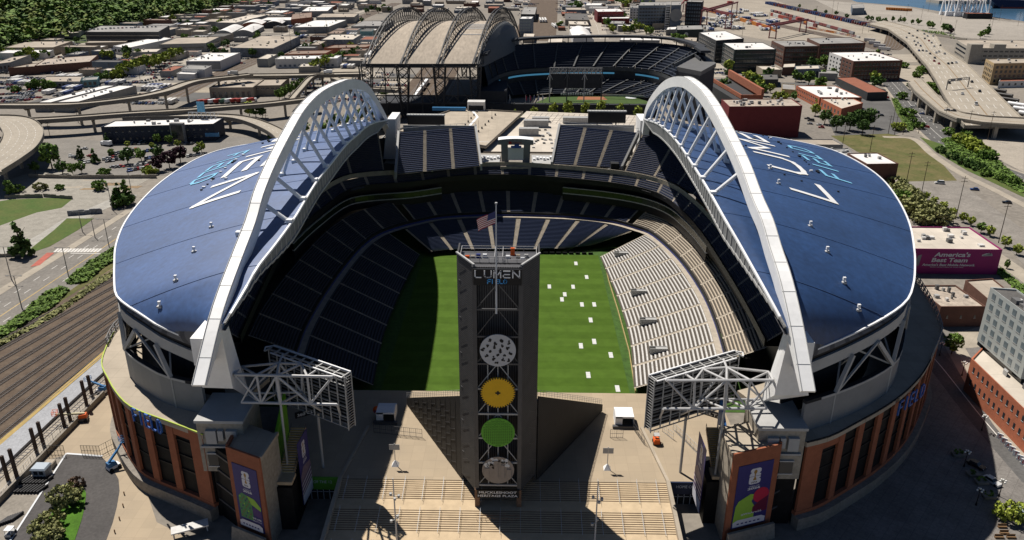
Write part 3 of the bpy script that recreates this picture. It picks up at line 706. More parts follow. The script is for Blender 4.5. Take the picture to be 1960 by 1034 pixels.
# ------------------------------------------------------------------ tower
YT = -114.5
tw = thing('screen_tower', (0, -110, PZ), 'tall dark grey tower with four round art discs and stadium sign', 'tower')
A, B, Cc, D = (-4.75, YT), (4.95, YT), (8.9, -107.3), (-8.9, -107.3)
zt = 65.4
zr = lambda r: AY(955, r, YT).z
for P1, P2, P3 in ((A, D, (-8.9, -100.5)), (B, Cc, (8.9, -100.5))):
    mb = MB(); d = .35
    mb.prism([P1, P2, (P2[0] * .96, P2[1]), (P1[0] * .93, P1[1])], 8.5, zt); mb.prism([(P2[0], P2[1]), P3, (P3[0] * .96, P3[1]), (P2[0] * .96, P2[1] + .01)], 7, zt - .3)
    w_ = mb.build('side_cladding', m_mesh2, tw)
    mb = MB()
    for k in range(13):
        zz = 11 + k * 4.4; f = .3; a = Vector((P1[0] * (1 - f) + P2[0] * f, P1[1] * (1 - f) + P2[1] * f, zz)); b = Vector((P2[0] * .9 + P1[0] * .1, P2[1] * .9 + P1[1] * .1, zz + .2))
        o = Vector((.06 if P1[0] > 0 else -.06, -.06, 0))
        if k % 2: mb.bar(b + o + Vector((-.5 if P1[0] > 0 else .5, -.7, 0)), b + o, .1, .16)
        mb.bar(Vector((P1[0], P1[1], zz)) * .5 + Vector((P2[0], P2[1], zz)) * .5 + o, b + o + Vector((0, 0, -2.4)), .05)
    mb.build('cladding_trim', m_steel, w_)
    mb = MB(); mb.bar((P1[0], P1[1], zt + .3), (P2[0], P2[1], zt + .2), .4, .3); mb.build('top_coping', m_lgrey, tw)
    mb = MB(); mb.box(P1[0] - .55, YT - .5, 2.6, P1[0] + .55, YT + .5, 9.6); mb.box(P1[0] - .8, YT - .7, 2.4, P1[0] + .8, YT + .7, 3.4); mb.build('column_foot', m_rust, tw)
    mb = MB(); mb.box(P1[0] - .45, YT - .25, 9.6, P1[0] + .45, YT + .45, zt); mb.build('column', m_steel, tw)
mb = MB(); mb.box(-6.2, -110.5, 8, 6.2, -110.2, 63.5); mb.build('back_panel', m_corr, tw)
mb = MB(); mb.prism([(-8.4, -107.2), (8.4, -107.2), (8.4, -100.6), (-8.4, -100.6)], 60, 63.2); mb.prism([(-6.1, -110.1), (6.1, -110.1), (8.2, -107.3), (-8.2, -107.3)], 61, 63.0)
mb.build('roof_platform', m_steel, tw)
mb = MB()
for (a, b) in (((-8.2, -107), (-8.2, -100.7)), ((-8.2, -100.7), (8.2, -100.7)), ((8.2, -100.7), (8.2, -107)), ((-6, -107), (6, -107)), ((-.8, -107), (-.8, -101)), ((.9, -107), (.9, -101))):
    for h in (63.9, 64.5): mb.bar((*a, h), (*b, h), .08)
    n = 6
    for k in range(n + 1): p = Vector(a).lerp(Vector(b), k / n); mb.bar((p.x, p.y, 63.1), (p.x, p.y, 64.5), .08)
mb.build('platform_railing', m_gal, tw)
m_org = M('safety_orange', (.75, .13, .02), .6, .1, 2)
for k, (x, y, c, h) in enumerate([(3.0, -102.5, m_org, 1.6), (-4.4, -104.5, m_blueb, .9), (-3, -104.3, m_white, .8), (2, -104.5, m_white, .6), (4.2, -104.2, m_conc, .7), (6, -104, m_lgrey, .7), (-6.8, -104.5, m_org, .5), (-5.6, -104.6, m_conc, .6), (5.2, -105, m_white, .4)]):
    mb = MB(); mb.hexa([(x - .5, y - .4, 63.2), (x + .5, y - .4, 63.2), (x + .5, y + .4, 63.2), (x - .5, y + .4, 63.2)], [(x - .42, y - .3, 63.2 + h), (x + .42, y - .3, 63.2 + h), (x + .42, y + .3, 63.2 + h), (x - .42, y + .3, 63.2 + h)]); mb.bar((x - .5, y, 63.2 + h), (x + .5, y, 63.2 + h), .1)
    o = mb.solo('equipment_case', c, None, 'case', 'equipment cases on the tower platform'); o['_auto'] = ('equipment case', 'on top of the grey tower')
for r0, r1 in ((593, 645), (545, 593), (645, 697), (697, 745), (745, 793), (793, 839), (839, 886), (886, 929)):
    mb = MB(); za, zb = zr(r0), zr(r1)
    mb.bar((A[0], YT + .1, zb), (B[0], YT + .1, zb), .3, .4); mb.bar((.1, YT + .3, za), (A[0] + .3, YT + .3, zb), .18); mb.bar((.1, YT + .3, za), (B[0] - .3, YT + .3, zb), .18)
    for x in (-2.1, .1, 2.3): mb.bar((x, YT + .35, za), (x, YT + .35, zb), .2) if r0 > 690 else None
    mb.build('bracing', m_steel if r0 < 690 else m_lgrey, tw)
mb = MB(); z0, z1 = zr(543.5), zr(513); mb.box(A[0] - .1, YT - .75, z0, B[0] + .1, YT - .3, z1)
sb = mb.build('name_sign', m_black, tw)
for k, ch in enumerate('LUMEN'):
    mb = MB(); w = 1.38; h = (z1 - z0) * .40; x0 = A[0] + .25 + k * 1.93
    for q in stroke_strips(ch, .17, .5, w / h):
        pts = [(x0 + x * w, YT - .8, z0 + (z1 - z0) * .5 + yv * h) for x, yv in q]; mb.hexa([(p[0], p[1] - .12, p[2]) for p in pts], pts)
    mb.build('sign_letter', m_white, sb)
for k, ch in enumerate('FIeLD'):
    mb = MB(); w = .62 if ch != 'I' else .3; h = (z1 - z0) * .24; x0 = -1.95 + k * .83
    for q in stroke_strips(ch, .22, .5, w / h):
        pts = [(x0 + x * w, YT - .8, z0 + (z1 - z0) * .13 + yv * h) for x, yv in q]; mb.hexa([(p[0], p[1] - .12, p[2]) for p in pts], pts)
    mb.build('sign_letter', M('sign_sky_blue', (.08, .40, .85), .4, .05, 1), sb)
# discs
def disc(r_c, col, rad):
    c = Vector((.12, YT - .55, zr(r_c))); mb = MB(); mb.disc(c, (0, -1, 0), (0, 0, 1), rad, .25, 56)
    return c, mb.build('art_disc', col, tw)
def blob(mb, c, x, zz, s, n, rnd):
    for k in range(n):
        a = rnd.uniform(0, 6.28); px, pz = x + math.cos(a) * s * .7 * rnd.random(), zz + math.sin(a) * s * rnd.random(); r = s * rnd.uniform(.35, .7)
        mb.face([(c.x + px + r * math.cos(t) * rnd.uniform(.6, 1.1), c.y - .15 - .004 * k, c.z + pz + r * math.sin(t) * rnd.uniform(.6, 1.1)) for t in [i * 6.283 / 7 for i in range(7)]])
rn = random.Random(3)
c1, d1 = disc(668.5, M('disc_grey', (.50, .51, .53), .6, .05, 1), 3.85)
mb = MB()
for k in range(19):
    a = k * 2.4; r = 3.3 * math.sqrt((k + .6) / 19); blob(mb, c1, r * math.cos(a), r * math.sin(a), .5, 5, rn)
mb.build('disc_pattern', m_black, d1)
c2, d2 = disc(749.5, M('disc_yellow', (.78, .46, .015), .6, .05, 1), 3.8); mb = MB()
for k in range(40):
    a = k * 6.283 / 40; e = .06
    mb.face([(c2.x + 3.8 * math.cos(a - e), c2.y - .15, c2.z + 3.8 * math.sin(a - e)), (c2.x + 3.8 * math.cos(a + e), c2.y - .15, c2.z + 3.8 * math.sin(a + e)), (c2.x + 3.35 * math.cos(a), c2.y - .15, c2.z + 3.35 * math.sin(a))][::-1])
mb.box(c2.x - .55, c2.y - .18, c2.z - .18, c2.x + .55, c2.y - .15, c2.z + .18); mb.box(c2.x - .18, c2.y - .19, c2.z - .5, c2.x + .18, c2.y - .181, c2.z + .5); mb.build('disc_pattern', m_black, d2)
c3, d3 = disc(825, M('disc_green', (.13, .40, .04), .6, .05, 1), 3.75); mb = MB()
for i in range(-8, 9):
    for j in range(-8, 9):
        x, zz = i * .44, j * .42
        if x * x + zz * zz > 11.5: continue
        if zz > .5:
            a = (i * 1.3 + j * .9); dx, dz = .16 * math.cos(a), .16 * math.sin(a)
            mb.face([(c3.x + x - dx - dz * .4, c3.y - .15, c3.z + zz - dz + dx * .4), (c3.x + x - dx + dz * .4, c3.y - .15, c3.z + zz - dz - dx * .4), (c3.x + x + dx + dz * .4, c3.y - .15, c3.z + zz + dz - dx * .4), (c3.x + x + dx - dz * .4, c3.y - .15, c3.z + zz + dz + dx * .4)])
        else: mb.face([(c3.x + x - .08, c3.y - .15, c3.z + zz - .15), (c3.x + x + .1, c3.y - .15, c3.z + zz - .15), (c3.x + x + .1, c3.y - .15, c3.z + zz + .12), (c3.x + x - .08, c3.y - .15, c3.z + zz + .12)])
mb.build('disc_pattern', M('disc_deep_green', (.02, .07, .01), .6, 0), d3)
c4, d4 = disc(897, M('disc_taupe', (.30, .26, .23), .6, .06, 1), 3.65)
mb = MB(); rn = random.Random(8)
for k in range(12):
    a = rn.uniform(.45, 2.7); r = rn.uniform(2.0, 3.1); blob(mb, c4, r * math.cos(a), r * math.sin(a), .65, 4, rn)
mb.build('disc_pattern', m_lite, d4); mb = MB()
for k in range(9):
    a = rn.uniform(.3, 2.85); r = rn.uniform(1.3, 3.0); blob(mb, c4 - Vector((0, .05, 0)), r * math.cos(a), r * math.sin(a), .5, 3, rn)
mb.build('disc_pattern', m_black, d4); mb = MB()
for x, w, h in ((-2.6, 1.1, .6), (-.45, .85, 2.6), (1.1, .8, 1.5), (2.5, 1.0, .4)): mb.box(c4.x + x - w / 2, c4.y - .3, c4.z - 2.0, c4.x + x + w / 2, c4.y - .14, c4.z + h)
mb.build('disc_tower_pattern', MATS['disc_taupe'], d4)
mb = MB(); z0 = zr(947.5); put_text(mb, 'MUCKLESHOOT', (A[0] + .45, YT - .75, z0 + .95), (8.7, 0, 0), (0, 0, .62), bold=.015); put_text(mb, 'HERITAGE PLAZA', (A[0] + .2, YT - .75, z0), (9.2, 0, 0), (0, 0, .62), bold=.015)
ns = MB(); ns.box(A[0], YT - .7, z0 - .3, B[0], YT - .45, z0 + 1.9); nn = ns.build('plaza_sign', m_black, tw); mb.build('sign_lettering', m_white, nn)
# flag pole and flag
zb = zr(597); ztop = AY(949, 391, YT - .9).z
fp = thing('flag_pole', (-.15, YT - .9, zb), 'tall pale flag pole on the front of the tower', 'flag pole')
mb = MB(); mb.tube((-.15, YT - .9, zb), (-.15, YT - .9, ztop), .2, 10, 0, .1); mb.build('pole', m_lite, fp)
mb = MB(); mb.disc((-.15, YT - .9, ztop + .2), (0, 0, 1), (0, 1, 0), .25, .3, 10); mb.build('finial', m_gal, fp)
def flag_pt(u, v):   # u along the fly (0 at pole) v down
    x = -.3 - u * 3.6 + .15 * math.sin(v * 3 + u * 5); y = YT - .9 + .45 * math.sin(u * 7 + v) * u ** .5
    return (x, y, ztop - 1.4 - v * 2.6 - u * 1.75 - .25 * math.sin(u * 6.0 + 1) * u)
fl = thing('national_flag', (-.3, YT - .9, ztop - 4), 'striped red and white flag with blue canton flying from the pole', 'flag')
mb = MB(); NU = 16
for s_ in range(13):
    for k in range(NU):
        u0, u1 = k / NU, (k + 1) / NU
        canton = s_ < 7 and u1 <= .44
        mb.face([flag_pt(u0, s_ / 13), flag_pt(u1, s_ / 13), flag_pt(u1, (s_ + 1) / 13), flag_pt(u0, (s_ + 1) / 13)], 2 if canton else s_ % 2)
mb.build('flag_cloth', [M('flag_red', (.42, .04, .05), .7, 0), M('flag_white', (.72, .70, .68), .7, 0), M('flag_blue', (.05, .06, .17), .7, 0)], fl)
# hawk's bleachers: a wedge stand either side of the tower
for s in (-1, 1):
    o = tuple(G(779, 776, PZ)[:2]) if s < 0 else tuple(G(1151, 788, PZ)[:2]); xt = 9.0 * s
    ztop_ = AY(879 if s < 0 else 1032, 760, -107).z
    t = thing('bleacher_wedge', (xt, -90, PZ), 'wedge shaped dark mesh bleacher stand on the %s of the tower' % ('left' if s < 0 else 'right'), 'stand')
    mb = MB(); nseg = 8; q = []
    for k in range(nseg + 1):
        f = k / nseg; x = xt + (o[0] - xt) * f; y = -106.6 + (o[1] + 106.6) * f; q.append((x, y, PZ + .3 + (1.2) * 0, ztop_ + (PZ + 2.4 - ztop_) * f))
    for a, b in zip(q, q[1:]):
        n = Vector((b[1] - a[1], a[0] - b[0], 0)).normalized() * .3
        mb.hexa([(a[0], a[1], a[2]), (b[0], b[1], b[2]), (b[0] + n.x, b[1] + n.y, b[2]), (a[0] + n.x, a[1] + n.y, a[2])], [(a[0], a[1], a[3]), (b[0], b[1], b[3]), (b[0] + n.x, b[1] + n.y, b[3]), (a[0] + n.x, a[1] + n.y, a[3])])
    w_ = mb.build('mesh_wall', m_mesh, t)
    mb = MB()
    for k in range(1, 12):
        f = k / 12; x = xt + (o[0] - xt) * f; y = -106.6 + (o[1] + 106.6) * f; zz = ztop_ + (PZ + 2.4 - ztop_) * f
        nn = Vector((.04 * s, -.06, 0))
        mb.bar(Vector((x, y, PZ + .5)) + nn, Vector((x, y, zz)) + nn, .06)
        for j in range(1, 6):
            if PZ + j * 3.2 < zz - 1: mb.bar(Vector((x, y, PZ + j * 3.2)) + nn, Vector((x + (o[0] - xt) / 12, y + (o[1] + 106.6) / 12, PZ + j * 3.2 - 1.7)) + nn, .06)
    mb.build('panel_seam', m_steel, w_)
    mb = MB(); n = 16
    for k in range(n):
        f0, f1 = k / n, (k + 1) / n; ya = -106.6 + (o[1] + 106.6) * f0; yb = -106.6 + (o[1] + 106.6) * f1; zz = ztop_ - .5 + (PZ + 1.5 - ztop_) * f1
        xa = xt + (o[0] - xt) * f0 - .4 * s; xb = xt + (o[0] - xt) * f1 - .4 * s
        mb.hexa([(0, ya, zz - 1.7), (xa, ya, zz - 1.7), (xb, yb, zz - 1.7), (0, yb, zz - 1.7)][::s], [(0, ya, zz), (xa, ya, zz), (xb, yb, zz), (0, yb, zz)][::s])
    mb.build('bleacher_row', m_bench, t)
    mb = MB(); nr = 26
    for k in range(nr + 1):
        f = k / nr; x = xt + (o[0] - xt) * f; y = -106.4 + (o[1] + 106.6) * f; zz = ztop_ + (PZ + 2.4 - ztop_) * f; mb.bar((x, y, zz), (x, y, zz + 1.5), .07)
    for h in (.5, 1.0, 1.5): mb.bar((xt, -106.4, ztop_ + h), (o[0], o[1] + .2, PZ + 2.4 + h), .07)
    mb.build('top_railing', m_lgrey, t)
# ------------------------------------------------------------------ rear of the two video boards
def video(side):
    s = side; Y0, Y1 = -108.0, -96.0
    if s < 0: px = dict(tr=(665,711), br=(676,813), tl=(520,669), bl=(533,765), ft=[(449,717),(491,718),(529,719.5),(588,720.5),(637,721.4)], fb=[(462,770),(500,771),(537,772),(594,773),(645,774.5)], bt=[(462,702),(534,695),(577,697)], bb=[(474,753),(530,752),(578,751)], leg=(529,720), legb=(543,806))
    else: px = dict(tr=(1248,721), br=(1243,822), tl=(1410,676), bl=(1402,770), ft=[(1480,727.7),(1436,728),(1391,728.4),(1330,728.6),(1277,728.7)], fb=[(1468,782),(1430,782.2),(1387,782.4),(1328,782.6),(1270,782.8)], bt=[(1471,712),(1391,703.5),(1346,707)], bb=[(1460,765),(1390,764),(1340,763)], leg=(1391,728), legb=(1384,825))
    TR, BR = AY(*px['tr'], Y0), AY(*px['br'], Y0); TL, BL = AY(*px['tl'], Y1), AY(*px['bl'], Y1)
    BR.x = TR.x; BL.x = TL.x; zb_ = (BR.z + BL.z) / 2; zt_ = (TR.z + TL.z) / 2
    t = thing('video_board', (TR.x, Y0, PZ), 'back of a video board with white steel trusses, %s of the tower' % ('left' if s < 0 else 'right'), 'video board')
    d = (TL - TR); d.z = 0; L = d.length; d.normalize(); n = Vector((d.y, -d.x, 0)); n = n if n.y < 0 else -n
    P = lambda u, z, o=0: Vector((TR.x, TR.y, 0)) + d * u + n * o + Vector((0, 0, z))
    mb = MB(); mb.hexa([P(0, zb_, -1.2), P(L, zb_, -1.2), P(L, zb_, -.2), P(0, zb_, -.2)], [P(0, zt_, -1.2), P(L, zt_, -1.2), P(L, zt_, -.2), P(0, zt_, -.2)]); mb.build('screen_panel', m_black, t)
    mb = MB(); k = zb_ + .5
    while k < zt_: mb.bar(P(0, k, .3), P(L, k, .3), .16, .34); k += .95
    mb.build('louvre', m_grey, t)
    mb = MB(); nv = 9
    for k in range(nv + 1):
        u = L * k / nv; mb.bar(P(u, zb_, 1.0), P(u, zt_, 1.0), .28); mb.bar(P(u, zt_, -.6), P(u, zt_, 2.2), .3)
    for k in range(6): zz = zb_ + (zt_ - zb_) * k / 5; mb.bar(P(0, zz, 1.0), P(L, zz, 1.0), .22)
    mb.build('frame_grid', m_lgrey, t)
    mb = MB(); mb.bar(P(-.3, zt_ + .2, -.7), P(L, zt_ + .2, -.7), .35); mb.bar(P(-.3, zt_ + .1, 2.2), P(L * .92, zt_ + .1, 2.2), .3)
    for k in range(3): a = 1.57 * k / 2 * 2; b = 1.57 * (k + 1) / 2 * 2; mb.bar(P(L + 1.2 * math.sin(a), zt_ + .1, .75 - 1.45 * math.cos(a)), P(L + 1.2 * math.sin(b), zt_ + .1, .75 - 1.45 * math.cos(b)), .25) if k < 2 else None
    mb.build('top_catwalk', m_white, t)
    mb = MB()
    for o in (-.7, 1.6): mb.bar(P(-.4, zb_, o), P(-.4, zt_, o), .25)
    k = zb_ + .5
    while k < zt_: mb.bar(P(-.4, k, -.7), P(-.4, k, 1.6), .14); k += .7
    mb.build('end_ladder', m_lgrey, t)
    YF, YB = -112.5, -104.5
    ft = [AY(*p, YF) for p in px['ft']]; fb = [AY(*p, YF) for p in px['fb']]; bt = [AY(*p, YB) for p in px['bt']]; bb = [AY(*p, YB) for p in px['bb']]
    mb = MB(); T = lambda a, b, r=.27: mb.tube(a, b, r, 7)
    T(ft[0], ft[-1], .33); T(fb[0], fb[-1], .33)
    for a, b in zip(bt, bt[1:]): T(a, b, .3)
    for a, b in zip(bb, bb[1:]): T(a, b, .26)
    T(ft[1], fb[1]); T(ft[2], fb[2], .4); T(ft[3], fb[3]); T(ft[0], fb[1]); T(fb[1], ft[2]); T(ft[2], fb[3]); T(fb[3], ft[4]); T(fb[0], ft[1], .2)
    T(ft[1], bt[1]); T(ft[2], bt[1]); T(ft[2], bt[2]); T(ft[3], bt[2]); T(ft[1], bt[0]); T(ft[0], bt[0], .25); T(fb[1], bb[0]); T(fb[1], bb[1]); T(fb[2], bb[1]); T(fb[2], bb[2]); T(fb[3], bb[2])
    T(bt[0], bb[0]); T(bt[1], bb[1], .4); T(bt[2], bb[2]); T(bt[1], bb[0]); T(bt[1], bb[2]); T(ft[4], P(L * .12, zt_ - 1, 1)); T(ft[3], P(L * .35, zt_ - 1, 1)); T(fb[4], P(L * .1, zb_ + 3, 1)); T(fb[3], P(L * .35, zb_ + 2, 1)); T(bt[2], P(L * .55, zt_ - 1, 1)); T(bt[1], P(L * .8, zt_, 1))
    mb.build('space_truss', m_gal, t)
    mb = MB(); a = ft[2]; mb.tube(fb[2], (a.x, YF, 12), .28, 8); b = P(L * .45, zb_, 0); mb.tube(b, (b.x, b.y, 0), .35, 8); mb.build('support_leg', m_lgrey, t)
video(-1); video(1)
# upper video boards at the far end
for (a, b, c, d_, nm) in (((780,221),(780,242),(851,240),1,'left'), ((1126,214),(1126,235),(1197,238),2,'right')):
    p, q, r = AY(*a, 119), AY(*b, 119), AY(*c, 119)
    t = thing('display_board', ((p.x + r.x) / 2, 119, 44), 'black display board standing behind the %s upper seats' % nm, 'display board')
    mb = MB(); mb.box(p.x, 118.6, q.z, r.x, 120.4, p.z); mb.build('screen_panel', m_black, t)
    mb = MB(); mb.box(p.x - .3, 118.3, p.z, r.x + .3, 120.8, p.z + .5)
    for k in range(13): x = p.x + (r.x - p.x) * k / 12; mb.bar((x, 118.5, p.z + .5), (x, 118.5, p.z + 1.2), .12)
    for k in (0, 1): x = p.x + .2 if k == 0 else r.x - .2; mb.bar((x, 119.5, q.z), (x, 119.5, p.z), .5)
    mb.build('board_frame', m_lgrey, t)
    mb = MB()
    for f in (.25, .75): x = p.x + (r.x - p.x) * f; mb.bar((x, 119.5, 29), (x, 119.5, q.z), .6)
    mb.build('board_leg', m_steel, t)
# ------------------------------------------------------------------ banner blocks, stairs and hanging banners
m_bnavy = M('banner_navy', (.035, .03, .16), .5, .06, .6); m_bwhite = M('banner_white', (.66, .65, .70), .5, .03, 1); m_gold = M('trophy_gold', (.35, .20, .04), .4, .2, 4)
m_blime = M('banner_lime', (.30, .52, .06), .5, .05, 1); m_bred = M('banner_red', (.50, .02, .06), .5, .05, 1); m_bmar = M('banner_maroon', (.13, .01, .04), .5, .05, 1); m_bpur = M('banner_purple', (.07, .03, .16), .5, .05, 1); m_bgreen = M('banner_green', (.08, .26, .09), .5, .1, 2, fine=6); m_btan = M('banner_brown', (.20, .11, .06), .5, .1, 2)
def banner(name, o, rx, uy, nrm, style, label, cat='banner'):
    o, rx, uy, nrm = Vector(o), Vector(rx), Vector(uy), Vector(nrm).normalized()
    Q = lambda u, v, d=0: o + rx * u + uy * v + nrm * d
    mb = MB(); mb.hexa([Q(0, 0, -.05), Q(1, 0, -.05), Q(1, 0, .05), Q(0, 0, .05)], [Q(0, 1, -.05), Q(1, 1, -.05), Q(1, 1, .05), Q(0, 1, .05)])
    b = mb.solo(name, m_bnavy, label, cat, 'tournament banners on the north facade')
    ar = uy.length / rx.length; lv = [0]
    def poly(pts, m, nm, par=None):
        lv[0] += 1; mb = MB(); mb.face([Q(u, v, .055 + .006 * lv[0]) for u, v in pts]); return mb.build(nm, m, b)
    def ell(cx, cy, r, a0, a1, n=16): return [(cx + r * math.cos(R(a0 + (a1 - a0) * k / n)), cy + r / ar * math.sin(R(a0 + (a1 - a0) * k / n))) for k in range(n + 1)]
    # 2 over 6 emblem
    c = .5; top = .93
    poly([(.36, .90), (.40, .92), (.62, .92), (.665, .90), (.665, .865), (.62, .835), (.665, .83), (.665, .80), (.345, .80), (.345, .835), (.40, .865), (.36, .87)], m_bwhite, 'banner_numeral')
    poly([(.345, .79), (.36, .795), (.64, .795), (.665, .79), (.665, .765), (.62, .76), (.67, .745), (.68, .72), (.665, .69), (.62, .675), (.40, .675), (.35, .69), (.34, .72)], m_bwhite, 'banner_numeral')
    poly([(.46, .885), (.50, .90), (.545, .885), (.55, .86), (.52, .83), (.515, .79), (.545, .755), (.55, .735), (.455, .735), (.46, .755), (.49, .79), (.485, .83), (.455, .86)], m_gold, 'banner_trophy')
    def txt(s, x, y, w, h, m, bold=.02):
        lv[0] += 1; mb = MB(); put_text(mb, s, Q(x, y, .055 + .006 * lv[0]), rx * w, uy * h, bold=bold); mb.build('banner_lettering', m, b)
    txt('FIFA', .42, .69, .17, .026, m_black); txt('WORLD CUP', .36, .632, .30, .018, m_bwhite); txt('2026', .33, .59, .37, .036, m_bwhite, .04)
    if style == 'green':
        poly([(.1, .50), (.25, .56), (.55, .53), (.62, .40), (.62, .16), (.1, .16)], m_bgreen, 'banner_leaf')
        poly([(.45, .54), (.75, .52), (.98, .42), (.98, .36), (.6, .42)], m_blime, 'banner_leaf')
        poly([(.6, .36), (.75, .39), (.98, .36), (.98, .24), (.66, .26)], m_bpur, 'banner_leaf')
        for i in range(6):
            for j in range(7):
                u = .14 + i * .075; v = .18 + j * .05 + .01 * (i % 2); poly([(u, v), (u + .045, v + .008), (u + .045, v + .034), (u, v + .026)], m_btan if (i * 3 + j) % 4 == 0 else m_bnavy if (i + j) % 3 else m_blime, 'banner_tile') if (i + j) % 2 == 0 else None
        txt('WE ARE', .6, .2, .36, .03, m_bwhite); txt('SEATTLE', .6, .165, .36, .02, m_bwhite, 0)
    elif style == 'red':
        poly([(.05, .36), (.12, .44), (.45, .52), (.6, .50), (.5, .40), (.62, .3), (.62, .1), (.02, .08)], m_blime, 'banner_leaf')
        poly(ell(.76, .47, .23, 0, 360), m_bred, 'banner_leaf'); poly([(.98, .44), (.75, .38), (.56, .3), (.55, .2), (.98, .2)], m_bmar, 'banner_leaf')
        txt('#WeAre26', .24, .19, .6, .035, m_bwhite, .02)
    else:
        poly([(0, .45), (.3, .56), (1, .5), (1, .2), (0, .15)], M('banner_dusk', (.22, .16, .20), .5, .3, 1), 'banner_leaf')
        for j in range(6): poly([(0, .17 + j * .035), (1, .22 + j * .035), (1, .238 + j * .035), (0, .186 + j * .035)], m_bwhite if j % 2 == 0 else m_bpur, 'banner_stripe')
    poly([(.03, .02), (.97, .02), (.97, .10), (.85, .13), (.15, .13), (.03, .10)] if style != 'dusk' else [(0, 0), (1, 0), (1, .19), (0, .15)], m_bwhite, 'banner_footer')
    if style != 'dusk':
        for k in range(6): poly([(.15 + k * .12, .055), (.22 + k * .12, .055), (.22 + k * .12, .075), (.15 + k * .12, .075)], m_bnavy, 'banner_mark')
    return b
def block(side):
    z1 = 23.6
    if side < 0: a, b, c, d = G(435,857,z1), G(499,880,z1), G(531,832,z1), G(462,806,z1)
    else: a, b, c, d = G(1494,852,z1), G(1403,872,z1), G(1377,818,z1), G(1463,800,z1)
    mb = MB(); P_ = [a, b, c, d]; mb.prism([(p.x, p.y) for p in P_], 0, z1 - .01, 0, 1)
    o = mb.build('banner_block', [m_wallc, m_conc], stad)
    f = (b - a).normalized(); n = Vector((f.y, -f.x, 0)); n = n if n.y < 0 else -n
    mb = MB(); q = lambda p, z, k: Vector((p.x, p.y, z)) + n * k
    mb.hexa([q(a, 0, .02), q(b, 0, .02), q(b, 0, .5), q(a, 0, .5)], [q(a, z1 + .6, .02), q(b, z1 + .6, .02), q(b, z1 + .6, .5), q(a, z1 + .6, .5)]); mb.build('brick_front', m_brick, o)
    mb = MB(); mb.bar(b + Vector((0, 0, .3)), c + Vector((0, 0, .3)), .7, .9); mb.build('parapet', m_conc, o)
    mb = MB(); mb.bar(a + Vector((0, 0, .35)), a.lerp(d, .35) + Vector((0, 0, .35)), .6, .9); mb.build('parapet', m_brick, o)
    mb = MB(); mb.hexa([q(a, 0, 1.6), q(b, 0, 1.6), q(b, 0, 3), q(a, 0, 3)], [q(a, 3.6, 1.6), q(b, 3.6, 1.6), q(b, 3.6, 2.2), q(a, 3.6, 2.2)]); mb.build('plinth', m_conc2, o)
    L = (b - a).length
    if side < 0: l_, r_ = a, b
    else: l_, r_ = b, a
    ff = (r_ - l_).normalized(); o0 = Vector((l_.x, l_.y, 0)) + ff * L * .13 + n * .58 + Vector((0, 0, 3.4))
    banner('facade_banner', o0, ff * L * .74, Vector((0, 0, 17.2)), n, 'green' if side < 0 else 'red', 'navy and green 2026 tournament banner on the left brick front' if side < 0 else 'navy and red 2026 tournament banner on the right brick front')
    # dark glazed recess between block and curved facade
    p = a + (a - b).normalized() * 7; mb = MB(); mb.prism([(a.x, a.y + .8), (p.x, p.y + 3), (p.x, p.y + 6), (d.x, d.y)], 0, 20); mb.build('recess_glazing', m_screen, stad)
    for zz in (5, 9.5, 14, 18.5): mb = MB(); mb.bar((a.x, a.y + .7, zz), (p.x, p.y + 2.9, zz), .3, .5); mb.build('floor_band', m_steel, stad)
    # outside staircase beside the block
    if side < 0: s0, s1 = G(572,818,20), G(549,905,13)
    else: s0, s1 = G(1365,818,20), G(1376,895,13)
    mb = MB(); n_ = 18; w = 1.7
    for k in range(n_):
        t0, t1 = k / n_, (k + 1) / n_; p0 = s0.lerp(s1, t0); p1 = s0.lerp(s1, t1); zz = p0.z
        mb.hexa([(p0.x - w, p0.y, zz - 1), (p0.x + w, p0.y, zz - 1), (p1.x + w, p1.y, zz - 1), (p1.x - w, p1.y, zz - 1)][::-1], [(p0.x - w, p0.y, zz), (p0.x + w, p0.y, zz), (p1.x + w, p1.y, zz), (p1.x - w, p1.y, zz)][::-1], 0)
        mb.box(p1.x - w, p1.y - .02, zz + .005, p1.x + w, p1.y + .14, zz + .03, 1)
    mb.box(s1.x - w - .6, s1.y - 3.5, s1.z - .8, s1.x + w + .4, s1.y, s1.z); mb.build('outside_stair', [m_step, M('stair_yellow', (.70, .45, .06), .7, .1, 1)], stad)
    mb = MB()
    for e in (-w, w):
        mb.bar(s0 + Vector((e, 0, 1)), s1 + Vector((e, 0, 1)), .1)
        for k in range(9): pp = s0.lerp(s1, k / 8) + Vector((e, 0, 0)); mb.bar(pp, pp + Vector((0, 0, 1)), .07)
    mb.build('stair_railing', m_steel, stad)
    mb = MB(); x = s1.x; mb.box(x - 3.5, s1.y - 4, 0, x + 2.2, s1.y + 6, s1.z - 1.2); mb.build('stair_core', m_screen, stad)
    # hanging banner, edge on to the camera
    if side < 0: nb, fb_ = G(581.8,967,4), G(598.8,933.5,4); nt_, ft_ = AY(567,853,nb.y), AY(583,818,fb_.y)
    else: nb, fb_ = G(1338,983.5,4), G(1325.5,944,4); nt_, ft_ = AY(1353.5,864.5,nb.y), AY(1337,824,fb_.y)
    zt_ = (nt_.z + ft_.z) / 2; 
    if side < 0: o0, rx = nb, fb_ - nb
    else: o0, rx = fb_, nb - fb_
    nn = Vector((rx.y, -rx.x, 0)); nn = nn if nn.x * side < 0 else -nn
    banner('hanging_banner', o0, rx, Vector((0, 0, zt_ - 4)), nn, 'dusk', 'narrow navy banner hung edge-on beside the %s outside stair' % ('left' if side < 0 else 'right'))
block(-1); block(1)
